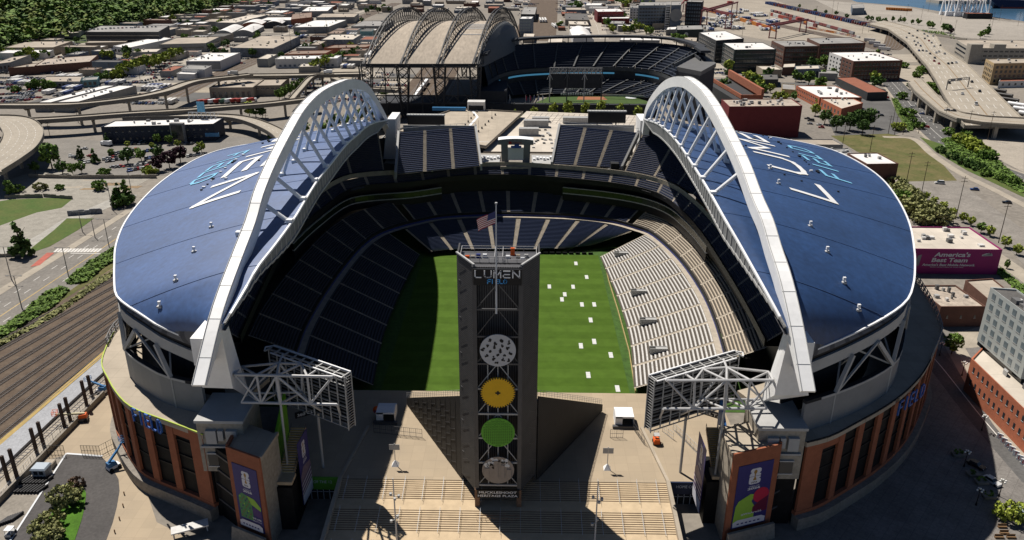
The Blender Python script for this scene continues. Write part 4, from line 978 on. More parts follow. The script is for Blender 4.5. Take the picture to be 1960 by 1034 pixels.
for side in (-1, 1):   # lime / blue wrap at the foot of the pedestals
    x = -51.3 if side < 0 else 52.6; mb = MB(); mb.hexa([(x - .3, -112, 7), (x + .3, -112, 7), (x + .3, -103, 7), (x - .3, -103, 7)], [(x - .3, -112, 21), (x + .3, -112, 21), (x + .3, -102, 27), (x - .3, -102, 27)])
    mb.build('wall_wrap', M('wrap_lime', (.16, .42, .02), .5, .2, 1) if side < 0 else M('wrap_blue', (.03, .12, .33), .5, .3, 1), stad)
# ------------------------------------------------------------------ plaza things
m_tent = M('tent_fabric', (.86, .86, .87), .6, .03, 1)
def tent(px, side):
    q = G(*px, PZ); t = thing('white_tent', q, 'white event tent on the plaza %s of the tower' % ('left' if side < 0 else 'right'), 'tent')
    w, d, h = 2.5, 2.4, 3.2
    mb = MB(); mb.hexa([(q.x - w, q.y - d, PZ + h), (q.x + w, q.y - d, PZ + h), (q.x + w, q.y + d, PZ + h), (q.x - w, q.y + d, PZ + h)], [(q.x - w + .15, q.y - .1, PZ + h + .5), (q.x + w - .15, q.y - .1, PZ + h + .5), (q.x + w - .15, q.y + .1, PZ + h + .5), (q.x - w + .15, q.y + .1, PZ + h + .5)]); mb.build('tent_roof', m_tent, t)
    mb = MB(); mb.box(q.x - w, q.y + d - .1, PZ, q.x + w, q.y + d, PZ + h); mb.box(q.x - w, q.y - d, PZ, q.x - w + .1, q.y + d - .11, PZ + h); mb.box(q.x + w - .1, q.y - d, PZ, q.x + w, q.y + d - .11, PZ + h); mb.box(q.x - w + .11, q.y - d, PZ, q.x - .6, q.y - d + .1, PZ + h); mb.box(q.x - w + .11, q.y - d, PZ + h - .5, q.x + w - .11, q.y - d + .09, PZ + h - .01); mb.build('tent_wall', m_tent, t)
    mb = MB(); mb.box(q.x - 3.2, q.y - 3.4, PZ, q.x + 3.2, q.y - d - .02, PZ + .8); mb.build('tent_base', m_steel, t)
tent((741,800), -1); tent((1193,808), 1)
q = G(722, 800, PZ); t = thing('ball_sign', q, 'round orange ball sign on a post beside the left white tent', 'sign')
mb = MB(); n = 14; c = q + Vector((0, 0, 2.6)); r = 1.05
mb.grid([[c + Vector((r * math.sin(math.pi * i / 10) * math.cos(6.2832 * j / n), r * math.sin(math.pi * i / 10) * math.sin(6.2832 * j / n), r * math.cos(math.pi * i / 10))) for j in range(n + 1)] for i in range(11)]); mb.build('ball', M('ball_orange', (.75, .10, .01), .4, .05, 1), t, smooth=True)
mb = MB(); put_text(mb, '76', c + Vector((-.6, -1.04, -.4)), (1.2, -.05, 0), (0, -.05, .85), bold=.03); mb.build('ball_number', m_bnavy, t)
mb = MB(); mb.tube(q, q + Vector((0, 0, 1.7)), .15); mb.build('post', m_steel, t)
def fence(name, pts, z, h, lab, m=None, step=1.6, cat='fence'):
    mb = MB(); m = m or m_steel
    for a, b in zip(pts, pts[1:]):
        a, b = Vector((a[0], a[1], z)), Vector((b[0], b[1], z)); n = max(1, int((b - a).length / step))
        for hh in (.15, h * .5, h): mb.bar(a + Vector((0, 0, hh)), b + Vector((0, 0, hh)), .07)
        for k in range(n + 1): p = a.lerp(b, k / n); mb.bar(p, p + Vector((0, 0, h)), .09)
        for k in range(n * 3): p = a.lerp(b, k / (n * 3)); mb.bar(p, p + Vector((0, 0, h)), .03)
    return mb.solo(name, m, lab, cat)
g2 = lambda z, *p: [tuple(G(*q, z)[:2]) for q in p]
fence('plaza_fence', g2(PZ, (716,828), (808,838)), PZ, 2.6, 'tall dark fence on the plaza left of the bleacher wedge')
fence('plaza_fence', g2(PZ, (1168,838), (1192,838)), PZ, 2.6, 'short dark fence panel on the plaza right of the bleacher wedge')
fence('plaza_fence', g2(PZ, (1212,822), (1233,852)), PZ, 2.2, 'slanting fence panel beside the right white tent')
fence('plaza_fence', g2(PZ, (1268,826), (1288,842)), PZ, 2.2, 'freestanding fence panel behind the orange lift truck', m_gal)
fence('plaza_fence', g2(PZ, (1288,822), (1334,868)), PZ, 2.4, 'long fence under the right video board', m_gal)
for k, (px, py) in enumerate([(757,890), (1162,897)]):
    q = G(px, py, PZ); t = thing('sign_post', q, 'twin grey sign boards on a post, plaza %s of the tower' % ('left' if k == 0 else 'right'), 'sign')
    mb = MB(); mb.tube(q, q + Vector((0, 0, 6.4)), .1, 8); mb.build('post', m_gal, t)
    mb = MB(); mb.hexa([(q.x - .9, q.y - .9, PZ), (q.x + .9, q.y - .9, PZ), (q.x + .9, q.y + .9, PZ), (q.x - .9, q.y + .9, PZ)], [(q.x - .15, q.y - .15, PZ + 1.3), (q.x + .15, q.y - .15, PZ + 1.3), (q.x + .15, q.y + .15, PZ + 1.3), (q.x - .15, q.y + .15, PZ + 1.3)]); mb.build('weighted_base', m_white, t)
    mb = MB(); mb.box(q.x - 1.3, q.y - .2, PZ + 4.6, q.x - .1, q.y - .12, PZ + 6.2); mb.box(q.x + .1, q.y - .2, PZ + 4.6, q.x + 1.3, q.y - .12, PZ + 6.2); mb.build('sign_board', m_lgrey, t)
def lamp_mast(px, py, Y, z0, lab):
    top = AY(px, py, Y); t = thing('light_mast', (top.x, Y, z0), lab, 'lamp post')
    mb = MB(); mb.tube((top.x, Y, z0), top, .2, 8, 0, .12); mb.build('mast', m_gal, t)
    for k in range(5):
        a = k * 1.256; zz = top.z - 4.5 - (k % 2) * 6.2; e = Vector((top.x + 1.0 * math.cos(a), Y + 1.0 * math.sin(a), zz)); mb = MB(); mb.bar((top.x, Y, zz), e, .08); mb.tube(e - Vector((0, 0, .3)), e + Vector((0, 0, .25)), .3, 8); mb.build('lamp_head', m_lgrey, t)
lamp_mast(752, 916, -128, 2.2, 'tall grey light mast on the stairs left of the tower'); lamp_mast(1145, 922, -128, 2.2, 'tall grey light mast on the stairs right of the tower')
# orange lift truck on the plaza
q = G(1256, 848, PZ); t = thing('forklift', q, 'small orange lift truck on the plaza under the right video board', 'lift truck')
mb = MB(); mb.box(q.x - .8, q.y - 1.2, PZ + .3, q.x + .8, q.y + 1.1, PZ + 1.3); mb.box(q.x - .7, q.y - 1.3, PZ + 1.3, q.x + .7, q.y - .5, PZ + 1.8); mb.build('body', m_org, t)
for sx in (-1, 1):
    for sy_ in (-.8, .7): mb = MB(); mb.tube((q.x + sx * .65, q.y + sy_, PZ + .38), (q.x + sx * .95, q.y + sy_, PZ + .38), .38, 10); mb.build('wheel', m_black, t)
mb = MB()
for sx in (-.55, .55): mb.bar((q.x + sx, q.y + 1.2, PZ + .2), (q.x + sx, q.y + 1.2, PZ + 3), .14); mb.bar((q.x + sx, q.y - .9, PZ + 1.3), (q.x + sx, q.y - .5, PZ + 2.5), .1)
mb.box(q.x - .7, q.y - .7, PZ + 2.5, q.x + .7, q.y + .9, PZ + 2.6); mb.build('mast_and_cage', m_lgrey, t)
# work platform in front of the tower on the stairs
q = G(955, 1000, 3.4); mb = MB(); mb.box(q.x - 5, q.y - .5, 3.9, q.x + 5, q.y + .5, 4.1)
for k in range(11): mb.bar((q.x - 5 + k, q.y - .5, 3.0), (q.x - 5 + k, q.y - .5, 5), .07)
mb.bar((q.x - 5, q.y - .5, 5), (q.x + 5, q.y - .5, 5), .07); mb.bar((q.x - 5, q.y + .5, 5), (q.x + 5, q.y + .5, 5), .07)
mb.solo('work_platform', m_rust, 'low railed work platform on the stairs below the tower', 'platform')
# dark frames and signs below the boards
for side, s, px in ((1, 'DELTA', (1336,790)), (-1, '360 CLUB', (566,802))):
    q = G(*px, 12); f = Vector((1, -.62 if side > 0 else .62, 0)).normalized(); mb = MB(); up = Vector((0, 0, 1.6)); a = q; n = Vector((f.y, -f.x, 0)); n = n if n.y < 0 else -n
    mb.hexa([a, a + f * 7, a + f * 7 - n * .5, a - n * .5], [a + up, a + f * 7 + up, a + f * 7 + up - n * .5, a + up - n * .5]); e = mb.build('entrance_sign', m_black, stad)
    mb = MB(); put_text(mb, s, a + f * .5 + n * .06 + Vector((0, 0, .4)), f * 6, Vector((0, 0, .9)), bold=.02); mb.build('sign_lettering', m_white, e)
# ================================================================== GROUND, ROADS
m_ground = M('city_ground', (.27, .24, .20), .95, .3, .012, col2=(.19, .172, .15), fine=40)
m_asph = M('asphalt', (.115, .112, .108), .9, .18, .08, fine=20)
m_asph2 = M('old_asphalt', (.20, .185, .165), .9, .15, .06, fine=20)
m_dasph = M('fresh_asphalt', (.075, .07, .068), .85, .2, .1, fine=16)
m_side = M('pavement', (.38, .335, .27), .9, .16, .12, grid=2.5, gdark=.8, gw=.05, grot=.7)
m_roadc = M('road_concrete', (.36, .32, .265), .9, .12, .06, fine=20)
m_mark = M('road_paint_white', (.62, .60, .56), .8, .15, .8); m_yel = M('road_paint_yellow', (.5, .34, .10), .8, .2, .8)
m_lawn = M('lawn', (.055, .11, .018), .95, .3, .10, col2=(.10, .115, .03), fine=10)
m_dry = M('dry_grass', (.17, .135, .06), .95, .3, .07, col2=(.07, .09, .02), fine=10)
m_grav = M('gravel', (.30, .28, .24), .95, .2, .25, fine=9)
m_dirt = M('dirt', (.26, .185, .11), .95, .2, .2, fine=9)
m_ball = M('rail_ballast', (.085, .060, .043), .95, .3, .15, col2=(.145, .11, .08), fine=12)
m_rail = M('rail_steel', (.20, .18, .165), .4, .2, 1); m_sleep = M('rail_bed', (.04, .03, .024), .9, .5, 1.2)
def sheet(name, poly, z, m, stuff=False):
    mb = MB(); mb.face([(p[0], p[1], z) for p in poly]); return structure(name, mb, m, stuff)
def gp(*px, z=0): return [G(*p, z) for p in px]
sheet('ground', [(-3000, -400), (3000, -400), (3000, 6000), (-3000, 6000)], -.05, m_ground)
def ribbon(pts, w, z, mb, m=0, o=0.0):
    n = len(pts); L, Rr = [], []
    for i in range(n):
        a = pts[max(0, i - 1)]; b = pts[min(n - 1, i + 1)]; d = Vector((b[0] - a[0], b[1] - a[1], 0)).normalized(); nn = Vector((-d.y, d.x, 0))
        p = Vector((pts[i][0], pts[i][1], 0)); zz = z if not callable(z) else z(i / (n - 1))
        L.append(p + nn * (o + w / 2) + Vector((0, 0, zz))); Rr.append(p + nn * (o - w / 2) + Vector((0, 0, zz)))
    for i in range(n - 1): mb.face([Rr[i], Rr[i + 1], L[i + 1], L[i]], m)
    return L, Rr
def dashes(pts, z, mb, w=.25, on=3, off=6, o=0.0, m=0):
    ln = smooth_line(pts, 200); L = sum((b - a).length for a, b in zip(ln, ln[1:])); s = 0
    while s < L - on:
        a, b = at(ln, s / L), at(ln, (s + on) / L); ribbon([a, b], w, z, mb, m, o); s += on + off
def road(name, px, w, m, z=.012, lanes=0, dash=True, kerb=0, mark=m_mark):
    pts = [G(*p) for p in px]; ln = smooth_line(pts, 60); mb = MB(); ribbon(ln, w, z, mb)
    o = structure(name, mb, m)
    if kerb:
        mb = MB(); ribbon(ln, w + kerb * 2, z - .006, mb); structure(name + '_pavement', mb, m_side)
    if lanes:
        mb = MB()
        for k in range(1, lanes):
            f = -w / 2 + w * k / lanes
            if dash and k != lanes // 2: dashes(pts, z + .004, mb, .28, 4, 8, f)
            else: ribbon(ln, .3, z + .004, mb, 0, f)
        structure(name + '_markings', mb, mark)
    return ln
# left: avenue, rail yard, strips
ave = [(0,606),(60,566),(120,526),(180,486),(240,445),(300,404)]
avl = [G(*p) for p in [(-60,650)] + ave]
road('avenue', [(-60,645)] + ave, 24, m_asph2, .03, 6, True)
mb = MB(); ribbon(smooth_line(avl, 60), .35, .036, mb); structure('avenue_centre_line', mb, m_yel)
mb = MB(); ribbon(smooth_line(avl, 60), 4, .02, mb, 0, 14.2); structure('avenue_pavement', mb, m_side)
mb = MB()
for k in range(14):
    f = k / 14; a = G(112 + 88 * f, 476, 0); b = G(104 + 88 * f, 483, 0); d = Vector((.55, 0, 0)); mb.face([a - d + Vector((0, 0, .042)), a + d + Vector((0, 0, .042)), b + d + Vector((0, 0, .042)), b - d + Vector((0, 0, .042))][::-1])
a, b = G(135, 485, 0), G(196, 486, 0); mb.bar(a + Vector((0, 0, .02)), b + Vector((0, 0, .02)), .6, .05); structure('crosswalk', mb, m_mark)
sheet('bus_lane', [G(*p) for p in [(58,511),(90,484),(104,484),(76,508)]], .045, M('bus_lane_red', (.42, .12, .09), .9, .15, .5))
sheet('rail_yard', gp((-60,760),(-60,700),(20,628),(120,560),(235,492),(300,455),(330,520),(250,600),(200,675),(60,800),(-40,890)), .01, m_ball)
mb = MB(); mr = MB(); ms = MB()
for y0, y1 in ((648,520),(668,534),(690,548),(712,561),(735,574),(760,588),(786,601),(812,618),(842,637),(866,650)):
    a, b = G(-20, y0 + 12), G(245, y1); d = (b - a).normalized(); n = Vector((-d.y, d.x, 0))
    ribbon([a, b], 2.6, .022, mr)
    q = 0
    while q < (b - a).length: ms.bar(a + d * q - n * 1.25 + Vector((0, 0, .05)), a + d * q + n * 1.25 + Vector((0, 0, .05)), .32, .06); q += 1.0
    for s in (-.75, .75): mb.bar(a + n * s + Vector((0, 0, .12)), b + n * s + Vector((0, 0, .12)), .14, .14)
structure('track_bed', mr, m_sleep); structure('railway_track', mb, m_rail); structure('railway_sleepers', ms, M('sleeper', (.075, .058, .047), .95, .4, 1.5))
sheet('verge', gp((-40,690),(0,640),(120,545),(232,466),(240,500),(130,565),(0,660)), .014, m_dirt)
sheet('verge_grass', gp((-40,700),(0,650),(120,560),(232,486),(236,500),(120,575),(0,668),(-40,715)), .018, m_dry)
# platform left of the yard
for px, m, z, nm in (([(-20,872),(0,852),(84,780),(205,676),(222,690),(110,792),(0,897),(-20,915)], m_lgrey, .9, 'platform'), ([(-20,862),(0,843),(84,771),(202,669),(205,676),(84,780),(0,853),(-20,872)], M('platform_edge', (.40, .29, .11), .9, .15, .5), .12, 'platform_edge'), ([(-20,955),(0,925),(180,757),(190,765),(0,945),(-20,968)], m_side, .1, 'pavement')):
    sheet(nm, gp(*px, z=z) if z > .5 else gp(*px), z, m) if z < .5 else structure(nm, (lambda q: (q.prism([tuple(p[:2]) for p in gp(*px, z=z)], 0, z), q)[1])(MB()), M('platform_grey', (.33, .34, .36), .8, .12, .3, fine=8))
mb = MB(); a, b = G(-15, 925), G(212, 720)
d = (b - a).normalized(); n = Vector((-d.y, d.x, 0)); mr = MB(); ribbon([a, b], 2.8, .04, mr); structure('track_bed', mr, m_side)
for s in (-.75, .75): mb.bar(a + n * s + Vector((0, 0, .14)), b + n * s + Vector((0, 0, .14)), .16, .16)
k = 0
while k < (b - a).length: mb.bar(a + d * k - n * 1.2 + Vector((0, 0, .08)), a + d * k + n * 1.2 + Vector((0, 0, .08)), .3, .08); k += 1.3
structure('railway_track', mb, m_rail)
# forecourt bottom left
sheet('forecourt', gp((-60,1060),(-60,985),(0,925),(180,757),(215,740),(300,1000),(420,1060)), .06, m_plaza)
sheet('driveway', gp((124,871),(194,874),(215,896),(227,918),(229,940),(224,970),(216,1001),(200,1045),(150,1080),(15,1060),(22,1034),(74,952)), .07, m_dasph)
mb = MB(); mb.bar(G(127,869) + Vector((0,0,.12)), G(20,1036) + Vector((0,0,.12)), .45, .16); mb.bar(G(127,869) + Vector((0,0,.12)), G(196,874) + Vector((0,0,.12)), .6, .12); structure('kerb', mb, m_lite)
sheet('island_lawn', gp((150,937),(162,938),(165,945),(163,967),(157,994),(140,1045),(60,1045),(96,989),(105,969),(128,948)), .16, M('bright_lawn', (.06, .15, .012), .95, .25, .4, fine=6))
sheet('yard_floor', gp((-40,1000),(0,940),(60,890),(124,872),(74,952),(24,1030),(10,1060),(-60,1060)), .064, m_conc2)
# lots left of the stadium
sheet('gravel_lot', gp((-60,545),(0,492),(60,482),(120,455),(170,420),(255,360),(300,335),(200,325),(60,330),(0,350),(-80,400)), .004, m_grav)
sheet('lawn', gp((-40,462),(0,432),(70,407),(118,398),(139,381),(90,379),(20,382),(-40,392)), .012, m_lawn)
sheet('lawn', gp((56,478),(104,440),(128,418),(180,418),(150,440),(95,472),(68,481)), .014, m_lawn)
sheet('parking_lot', gp((60,262),(200,270),(330,280),(410,270),(400,300),(330,335),(180,345),(90,318)), .006, m_asph2)
sheet('lane', gp((330,285),(440,262),(540,262),(560,300),(400,320)), .008, m_asph2)
# right side
sheet('east_plaza', gp((1500,1060),(1560,1000),(1700,880),(1760,800),(1800,690),(1830,660),(2000,640),(2000,1100),(1500,1100)), .006, M('plaza_brick_grey', (.20, .185, .17), .9, .22, .12, fine=14, grid=2.4, gdark=.7, gw=.06, grot=.7))
mb = MB()
A_, B_ = G(1800,690), G(2000,890)
d = (B_ - A_).normalized(); n = Vector((-d.y, d.x, 0))
road('side_street', [(1745,640),(1800,700),(1880,800),(1990,925)], 8.5, m_asph, .016, 2, True)
mb = MB(); ribbon([G(1822,655), G(1870,738), G(1925,815), G(2000,905)], 6.5, .02, mb); structure('pavement', mb, m_side)
sheet('pavement', gp((1815,640),(1900,620),(1960,610),(1960,650),(1870,665),(1830,668)), .018, m_side)
sheet('car_park', gp((1745,600),(1880,560),(1960,600),(1900,640),(1790,650)), .012, m_asph2)
sheet('vacant_lawn', gp((1590,260),(1700,256),(1745,266),(1790,298),(1832,346),(1715,350),(1690,312),(1640,290)), .01, m_dry)
sheet('gravel_lot', gp((1716,348),(1832,346),(1970,448),(1970,520),(1900,440)), .012, M('lot_gravel', (.235, .215, .19), .95, .2, .1, fine=12))
mb = MB(); ribbon(smooth_line(gp((1690,312),(1715,360),(1760,400),(1830,440),(1905,490),(1990,550)), 40), 8, .014, mb); structure('pavement', mb, m_side)
sheet('upper_lot', gp((1560,180),(1640,172),(1700,184),(1735,250),(1700,262),(1600,262)), .008, m_asph)
road('waterfront_road', [(1700,150),(1724,176),(1760,222),(1800,262),(1860,305),(1960,345)], 19, m_asph, .02, 4, True, 2.5)
road('cycle_path', [(1690,262),(1748,266),(1785,296),(1837,331),(1900,362),(1970,398)], 5, m_side, .024)
sheet('planting_strip', gp((1760,262),(1790,290),(1850,326),(1960,378),(1960,360),(1870,312),(1820,282)), .022, m_lawn)
sheet('planting_strip', gp((1705,185),(1722,210),(1748,250),(1738,252),(1715,215)), .022, m_lawn)
sheet('lower_road', gp((1840,245),(1960,250),(1960,330),(1900,300)), .014, m_roadc)
sheet('side_lot', gp((1640,120),(1760,128),(1800,160),(1740,170),(1650,160)), .006, m_side)
sheet('container_yard', gp((1330,0),(1480,0),(1640,50),(1740,62),(1735,80),(1640,85),(1480,80),(1380,60),(1300,30)), .008, M('yard_tan', (.33, .29, .235), .95, .15, .02, fine=20))
sheet('port_apron', gp((1560,0),(1640,6),(1740,14),(1810,30),(1960,44),(1960,80),(1840,72),(1700,48),(1600,20)), .009, M('port_concrete', (.33, .30, .26), .95, .12, .015, fine=30))
m_water = M('harbour_water', (.045, .115, .19), .18, .2, .01, spec=.5, bump=.15)
sheet('water', [Vector((*p[:2], 0)) for p in gp((1630,0),(1640,4),(1700,9),(1745,13),(1800,22),(1815,27),(1890,31),(1960,41),(2100,60))] + [Vector((2900, 1500, 0)), Vector((2900, 5900, 0)), Vector((1300, 5900, 0))], .03, m_water)
for nm, px, w in (('east_road', [(0,130),(120,122),(260,118),(420,124),(560,118)], 9), ('industrial_road', [(205,190),(330,125),(460,88),(560,62),(700,20)], 10), ('industrial_road', [(0,70),(160,84),(330,66),(470,64),(560,60)], 9), ('south_avenue', [(1150,75),(1140,45),(1125,15),(1118,2)], 22), ('south_avenue', [(1270,85),(1215,35),(1180,3)], 18), ('depot_road', [(450,190),(560,165),(700,180)], 9), ('south_street', [(1180,66),(1260,66),(1300,90)], 12)):
    road(nm, px, w, m_roadc, .01, 2, True)
rl = smooth_line(gp((330,185),(400,152),(480,119),(560,88),(640,57),(700,30),(760,6)), 60); mb = MB(); ribbon(rl, 22, .012, mb); structure('rail_corridor', mb, m_ball)
mb = MB()
for o in (-7, -5.5, -1, .5, 5, 6.5): ribbon(rl, .5, .05, mb, 0, o)
structure('railway_track', mb, m_rail)
rl2 = smooth_line(gp((760,235),(800,190),(850,120),(880,60)), 20); mb = MB(); ribbon(rl2, 40, .012, mb); structure('rail_corridor', mb, m_ball)
mb = MB()
for o in (-12, -10.5, -6, -4.5, 2, 3.5, 9, 10.5): ribbon(rl2, .4, .05, mb, 0, o)
structure('railway_track', mb, m_rail)
rl3 = smooth_line(gp((1020,78),(1030,45),(1038,15),(1042,0)), 20); mb = MB(); ribbon(rl3, 60, .012, mb); structure('rail_corridor', mb, m_ball)
# curved port railway
rl4 = smooth_line(gp((1300,40),(1340,22),(1400,30),(1520,55),(1640,80),(1700,95),(1715,70),(1712,50)), 60); mb = MB(); ribbon(rl4, 26, .012, mb); structure('rail_corridor', mb, m_ball)
mb = MB()
for o in (-10, -6, -2, 2, 6, 10): ribbon(rl4, .7, .05, mb, 0, o)
structure('railway_track', mb, m_rail)
# hill
rnd = random.Random(11)
def hz(x, y):
    d = (G(430, 20) - G(-40, 118)); d.z = 0; n = Vector((-d.y, d.x, 0)).normalized(); p = Vector((x, y, 0)) - G(-40, 118); s = p.dot(n)
    return max(-.4, min(75, s * .19 - 2)) + (2.5 * math.sin(x * .03) * math.cos(y * .024) if s > 30 else 0)
rows = []
for j in range(40):
    row = []
    for i in range(50):
        x = -2600 + i * 50; y = 150 + j * 70; row.append((x, y, hz(x, y)))
    rows.append(row)
mb = MB(); mb.grid(rows); structure('hillside', mb, M('hill_ground', (.06, .085, .025), .95, .3, .02), False)
# ================================================================== VIADUCTS
m_via = M('viaduct_concrete', (.36, .32, .26), .9, .12, .08, fine=16); m_viad = M('viaduct_side', (.22, .20, .17), .9, .15, .1, fine=12)
def viaduct(px, w, z, label, piers=True, zt=None, step=32, name='viaduct'):
    pts = [G(*p, z) for p in px]; ln = smooth_line(pts, 50)
    t = thing(name, (ln[0].x, ln[0].y, 0), label, 'viaduct')
    L, Rr = [], []
    for i in range(50):
        a = ln[max(0, i - 1)]; b = ln[min(49, i + 1)]; d = (b - a); d.z = 0; d.normalize(); nn = Vector((-d.y, d.x, 0)); zz = z if zt is None else z + (zt - z) * i / 49
        p = Vector((ln[i].x, ln[i].y, zz)); L.append(p + nn * w / 2); Rr.append(p - nn * w / 2)
    mb = MB()
    for i in range(49):
        dn = Vector((0, 0, -1.9)); mb.hexa([Rr[i] + dn, Rr[i + 1] + dn, L[i + 1] + dn, L[i] + dn], [Rr[i], Rr[i + 1], L[i + 1], L[i]], 1, 0)
    mb.build('deck', [m_via, m_viad], t)
    for S_ in (L, Rr):
        mb = MB()
        for i in range(49): mb.bar(S_[i] + Vector((0, 0, .45)), S_[i + 1] + Vector((0, 0, .45)), .35, 1.0)
        mb.build('barrier', m_viad, t)
    mb = MB()
    for i in range(0, 48, 2):
        for f in ((.5,) if w < 12 else (.2, .4, .6, .8)): mb.bar(L[i].lerp(Rr[i], f) + Vector((0, 0, .01)), L[i + 1].lerp(Rr[i + 1], f) + Vector((0, 0, .01)), .25, .02)
    mb.build('lane_marking', m_mark, t)
    if piers:
        s = 0
        for i in range(2, 49):
            s += (ln[i] - ln[i - 1]).length
            if s > step:
                s = 0; c = (L[i] + Rr[i]) / 2; mb = MB(); mb.tube((c.x, c.y, 0), (c.x, c.y, c.z - 3), 1.0, 10); d = (L[i] - Rr[i]).normalized() * w * .4; mb.hexa([c - d * .4 + Vector((-.8, -.8, -3.6)), c + d * .4 + Vector((.8, -.8, -3.6)), c + d * .4 + Vector((.8, .8, -3.6)), c - d * .4 + Vector((-.8, .8, -3.6))], [c - d + Vector((-.8, -.8, -1.92)), c + d + Vector((.8, -.8, -1.92)), c + d + Vector((.8, .8, -1.92)), c - d + Vector((-.8, .8, -1.92))]); mb.build('pier', m_via, t)
    return t, ln
viaduct([(-60,203),(0,201),(60,201),(150,199),(250,188),(318,174),(372,156),(444,147),(480,143)], 10, 15, 'upper curving concrete ramp above the white roofed train sheds')
viaduct([(470,145),(568,144),(645,142),(700,141)], 13, 11, 'straight concrete overpass running towards the ballpark roof')
viaduct([(-40,232),(54,230),(130,226),(237,218),(340,212),(430,205),(507,199),(560,193),(610,187)], 9, 11, 'long upper ramp carrying a red truck behind the navy building')
viaduct([(237,224),(300,222),(399,222),(453,225),(494,236),(534,256),(560,285)], 10, 9, 'curved ramp bending round the right end of the navy building')
viaduct([(-60,232),(-10,228),(24,232),(42,246),(44,262),(30,284),(0,306),(-40,330)], 22, 13, 'tightly curved ramp at the left edge above the gravel lot', step=26)
viaduct([(558,190),(575,172),(600,150),(640,148)], 5, 9, 'short narrow ramp climbing between the shrubs and overpass', zt=11)
viaduct([(640,150),(700,168),(760,172)], 8, 9, 'ramp passing under the steel legs of the ballpark roof')
# right highway, one wide deck from traced edges
def deck(Lp, Rp, z, label, lanes, name='elevated_highway'):
    L = resample([G(*p, z) for p in Lp], 50); Rr = resample([G(*p, z) for p in Rp], 50)
    L = [p for p in L]; t = thing(name, (L[0].x, L[0].y, 0), label, 'highway'); mb = MB()
    for i in range(49):
        dn = Vector((0, 0, -2.2)); mb.hexa([L[i] + dn, L[i + 1] + dn, Rr[i + 1] + dn, Rr[i] + dn], [L[i], L[i + 1], Rr[i + 1], Rr[i]], 1, 0)
    mb.build('deck', [m_via, m_viad], t)
    for S_ in (L, Rr):
        mb = MB()
        for i in range(49): mb.bar(S_[i] + Vector((0, 0, .5)), S_[i + 1] + Vector((0, 0, .5)), .4, 1.1)
        mb.build('barrier', m_via, t)
    for k in range(1, lanes):
        f = k / lanes; mb = MB()
        for i in range(0, 49):
            if k == lanes // 2 or i % 2 == 0: mb.bar(L[i].lerp(Rr[i], f) + Vector((0, 0, .012)), L[i + 1].lerp(Rr[i + 1], f) + Vector((0, 0, .012)), .4 if k != lanes // 2 else .9, .03)
        mb.build('lane_marking', m_mark if k != lanes // 2 else m_dirt, t)
    s = 0
    for i in range(2, 49):
        s += (L[i] - L[i - 1]).length
        if s > 30:
            s = 0
            for f in (.12, .5, .88): c = L[i].lerp(Rr[i], f); mb = MB(); mb.box(c.x - 1.2, c.y - 1.2, 0, c.x + 1.2, c.y + 1.2, z - 2.2); mb.build('pier', m_via, t)
    return L, Rr
HL, HR = deck([(1660,46),(1700,56),(1735,81),(1776,129),(1791,153),(1808,185),(1838,232),(1846,240)], [(1690,40),(1740,52),(1792,70),(1806,95),(1849,122),(1900,172),(1960,232),(1966,240)], 9, 'wide elevated highway full of cars at the upper right', 8)
deck([(1738,158),(1752,176),(1798,214),(1830,228),(1880,236),(1990,243)], [(1762,150),(1790,180),(1816,205),(1842,217),(1890,224),(1990,229)], 10.5, 'curved ramp sweeping below the elevated highway to the right edge', 2, 'highway_ramp')
# gantry over the highway
a, b = G(1811, 172, 9), G(1852, 167, 9); t = thing('sign_gantry', a, 'dark steel sign gantry spanning the elevated highway', 'gantry')
mb = MB()
for p in (a, b): mb.bar(p, p + Vector((0, 0, 8)), .6)
mb.build('gantry_post', m_steel, t); mb = MB()
for h in (7, 8.6): mb.bar(a + Vector((0, 0, h)), b + Vector((0, 0, h)), .4)
for k in range(10): mb.bar(a.lerp(b, k / 10) + Vector((0, 0, 7)), a.lerp(b, (k + 1) / 10) + Vector((0, 0, 8.6)), .25)
mb.build('gantry_truss', m_steel, t)
for f in (.1, .4): mb = MB(); mb.hexa([a.lerp(b, f) + Vector((0, -.5, 6.6)), a.lerp(b, f + .22) + Vector((0, -.5, 6.6)), a.lerp(b, f + .22) + Vector((0, -.4, 6.6)), a.lerp(b, f) + Vector((0, -.4, 6.6))], [a.lerp(b, f) + Vector((0, -.5, 9)), a.lerp(b, f + .22) + Vector((0, -.5, 9)), a.lerp(b, f + .22) + Vector((0, -.4, 9)), a.lerp(b, f) + Vector((0, -.4, 9))]); mb.build('sign_panel', m_grey, t)
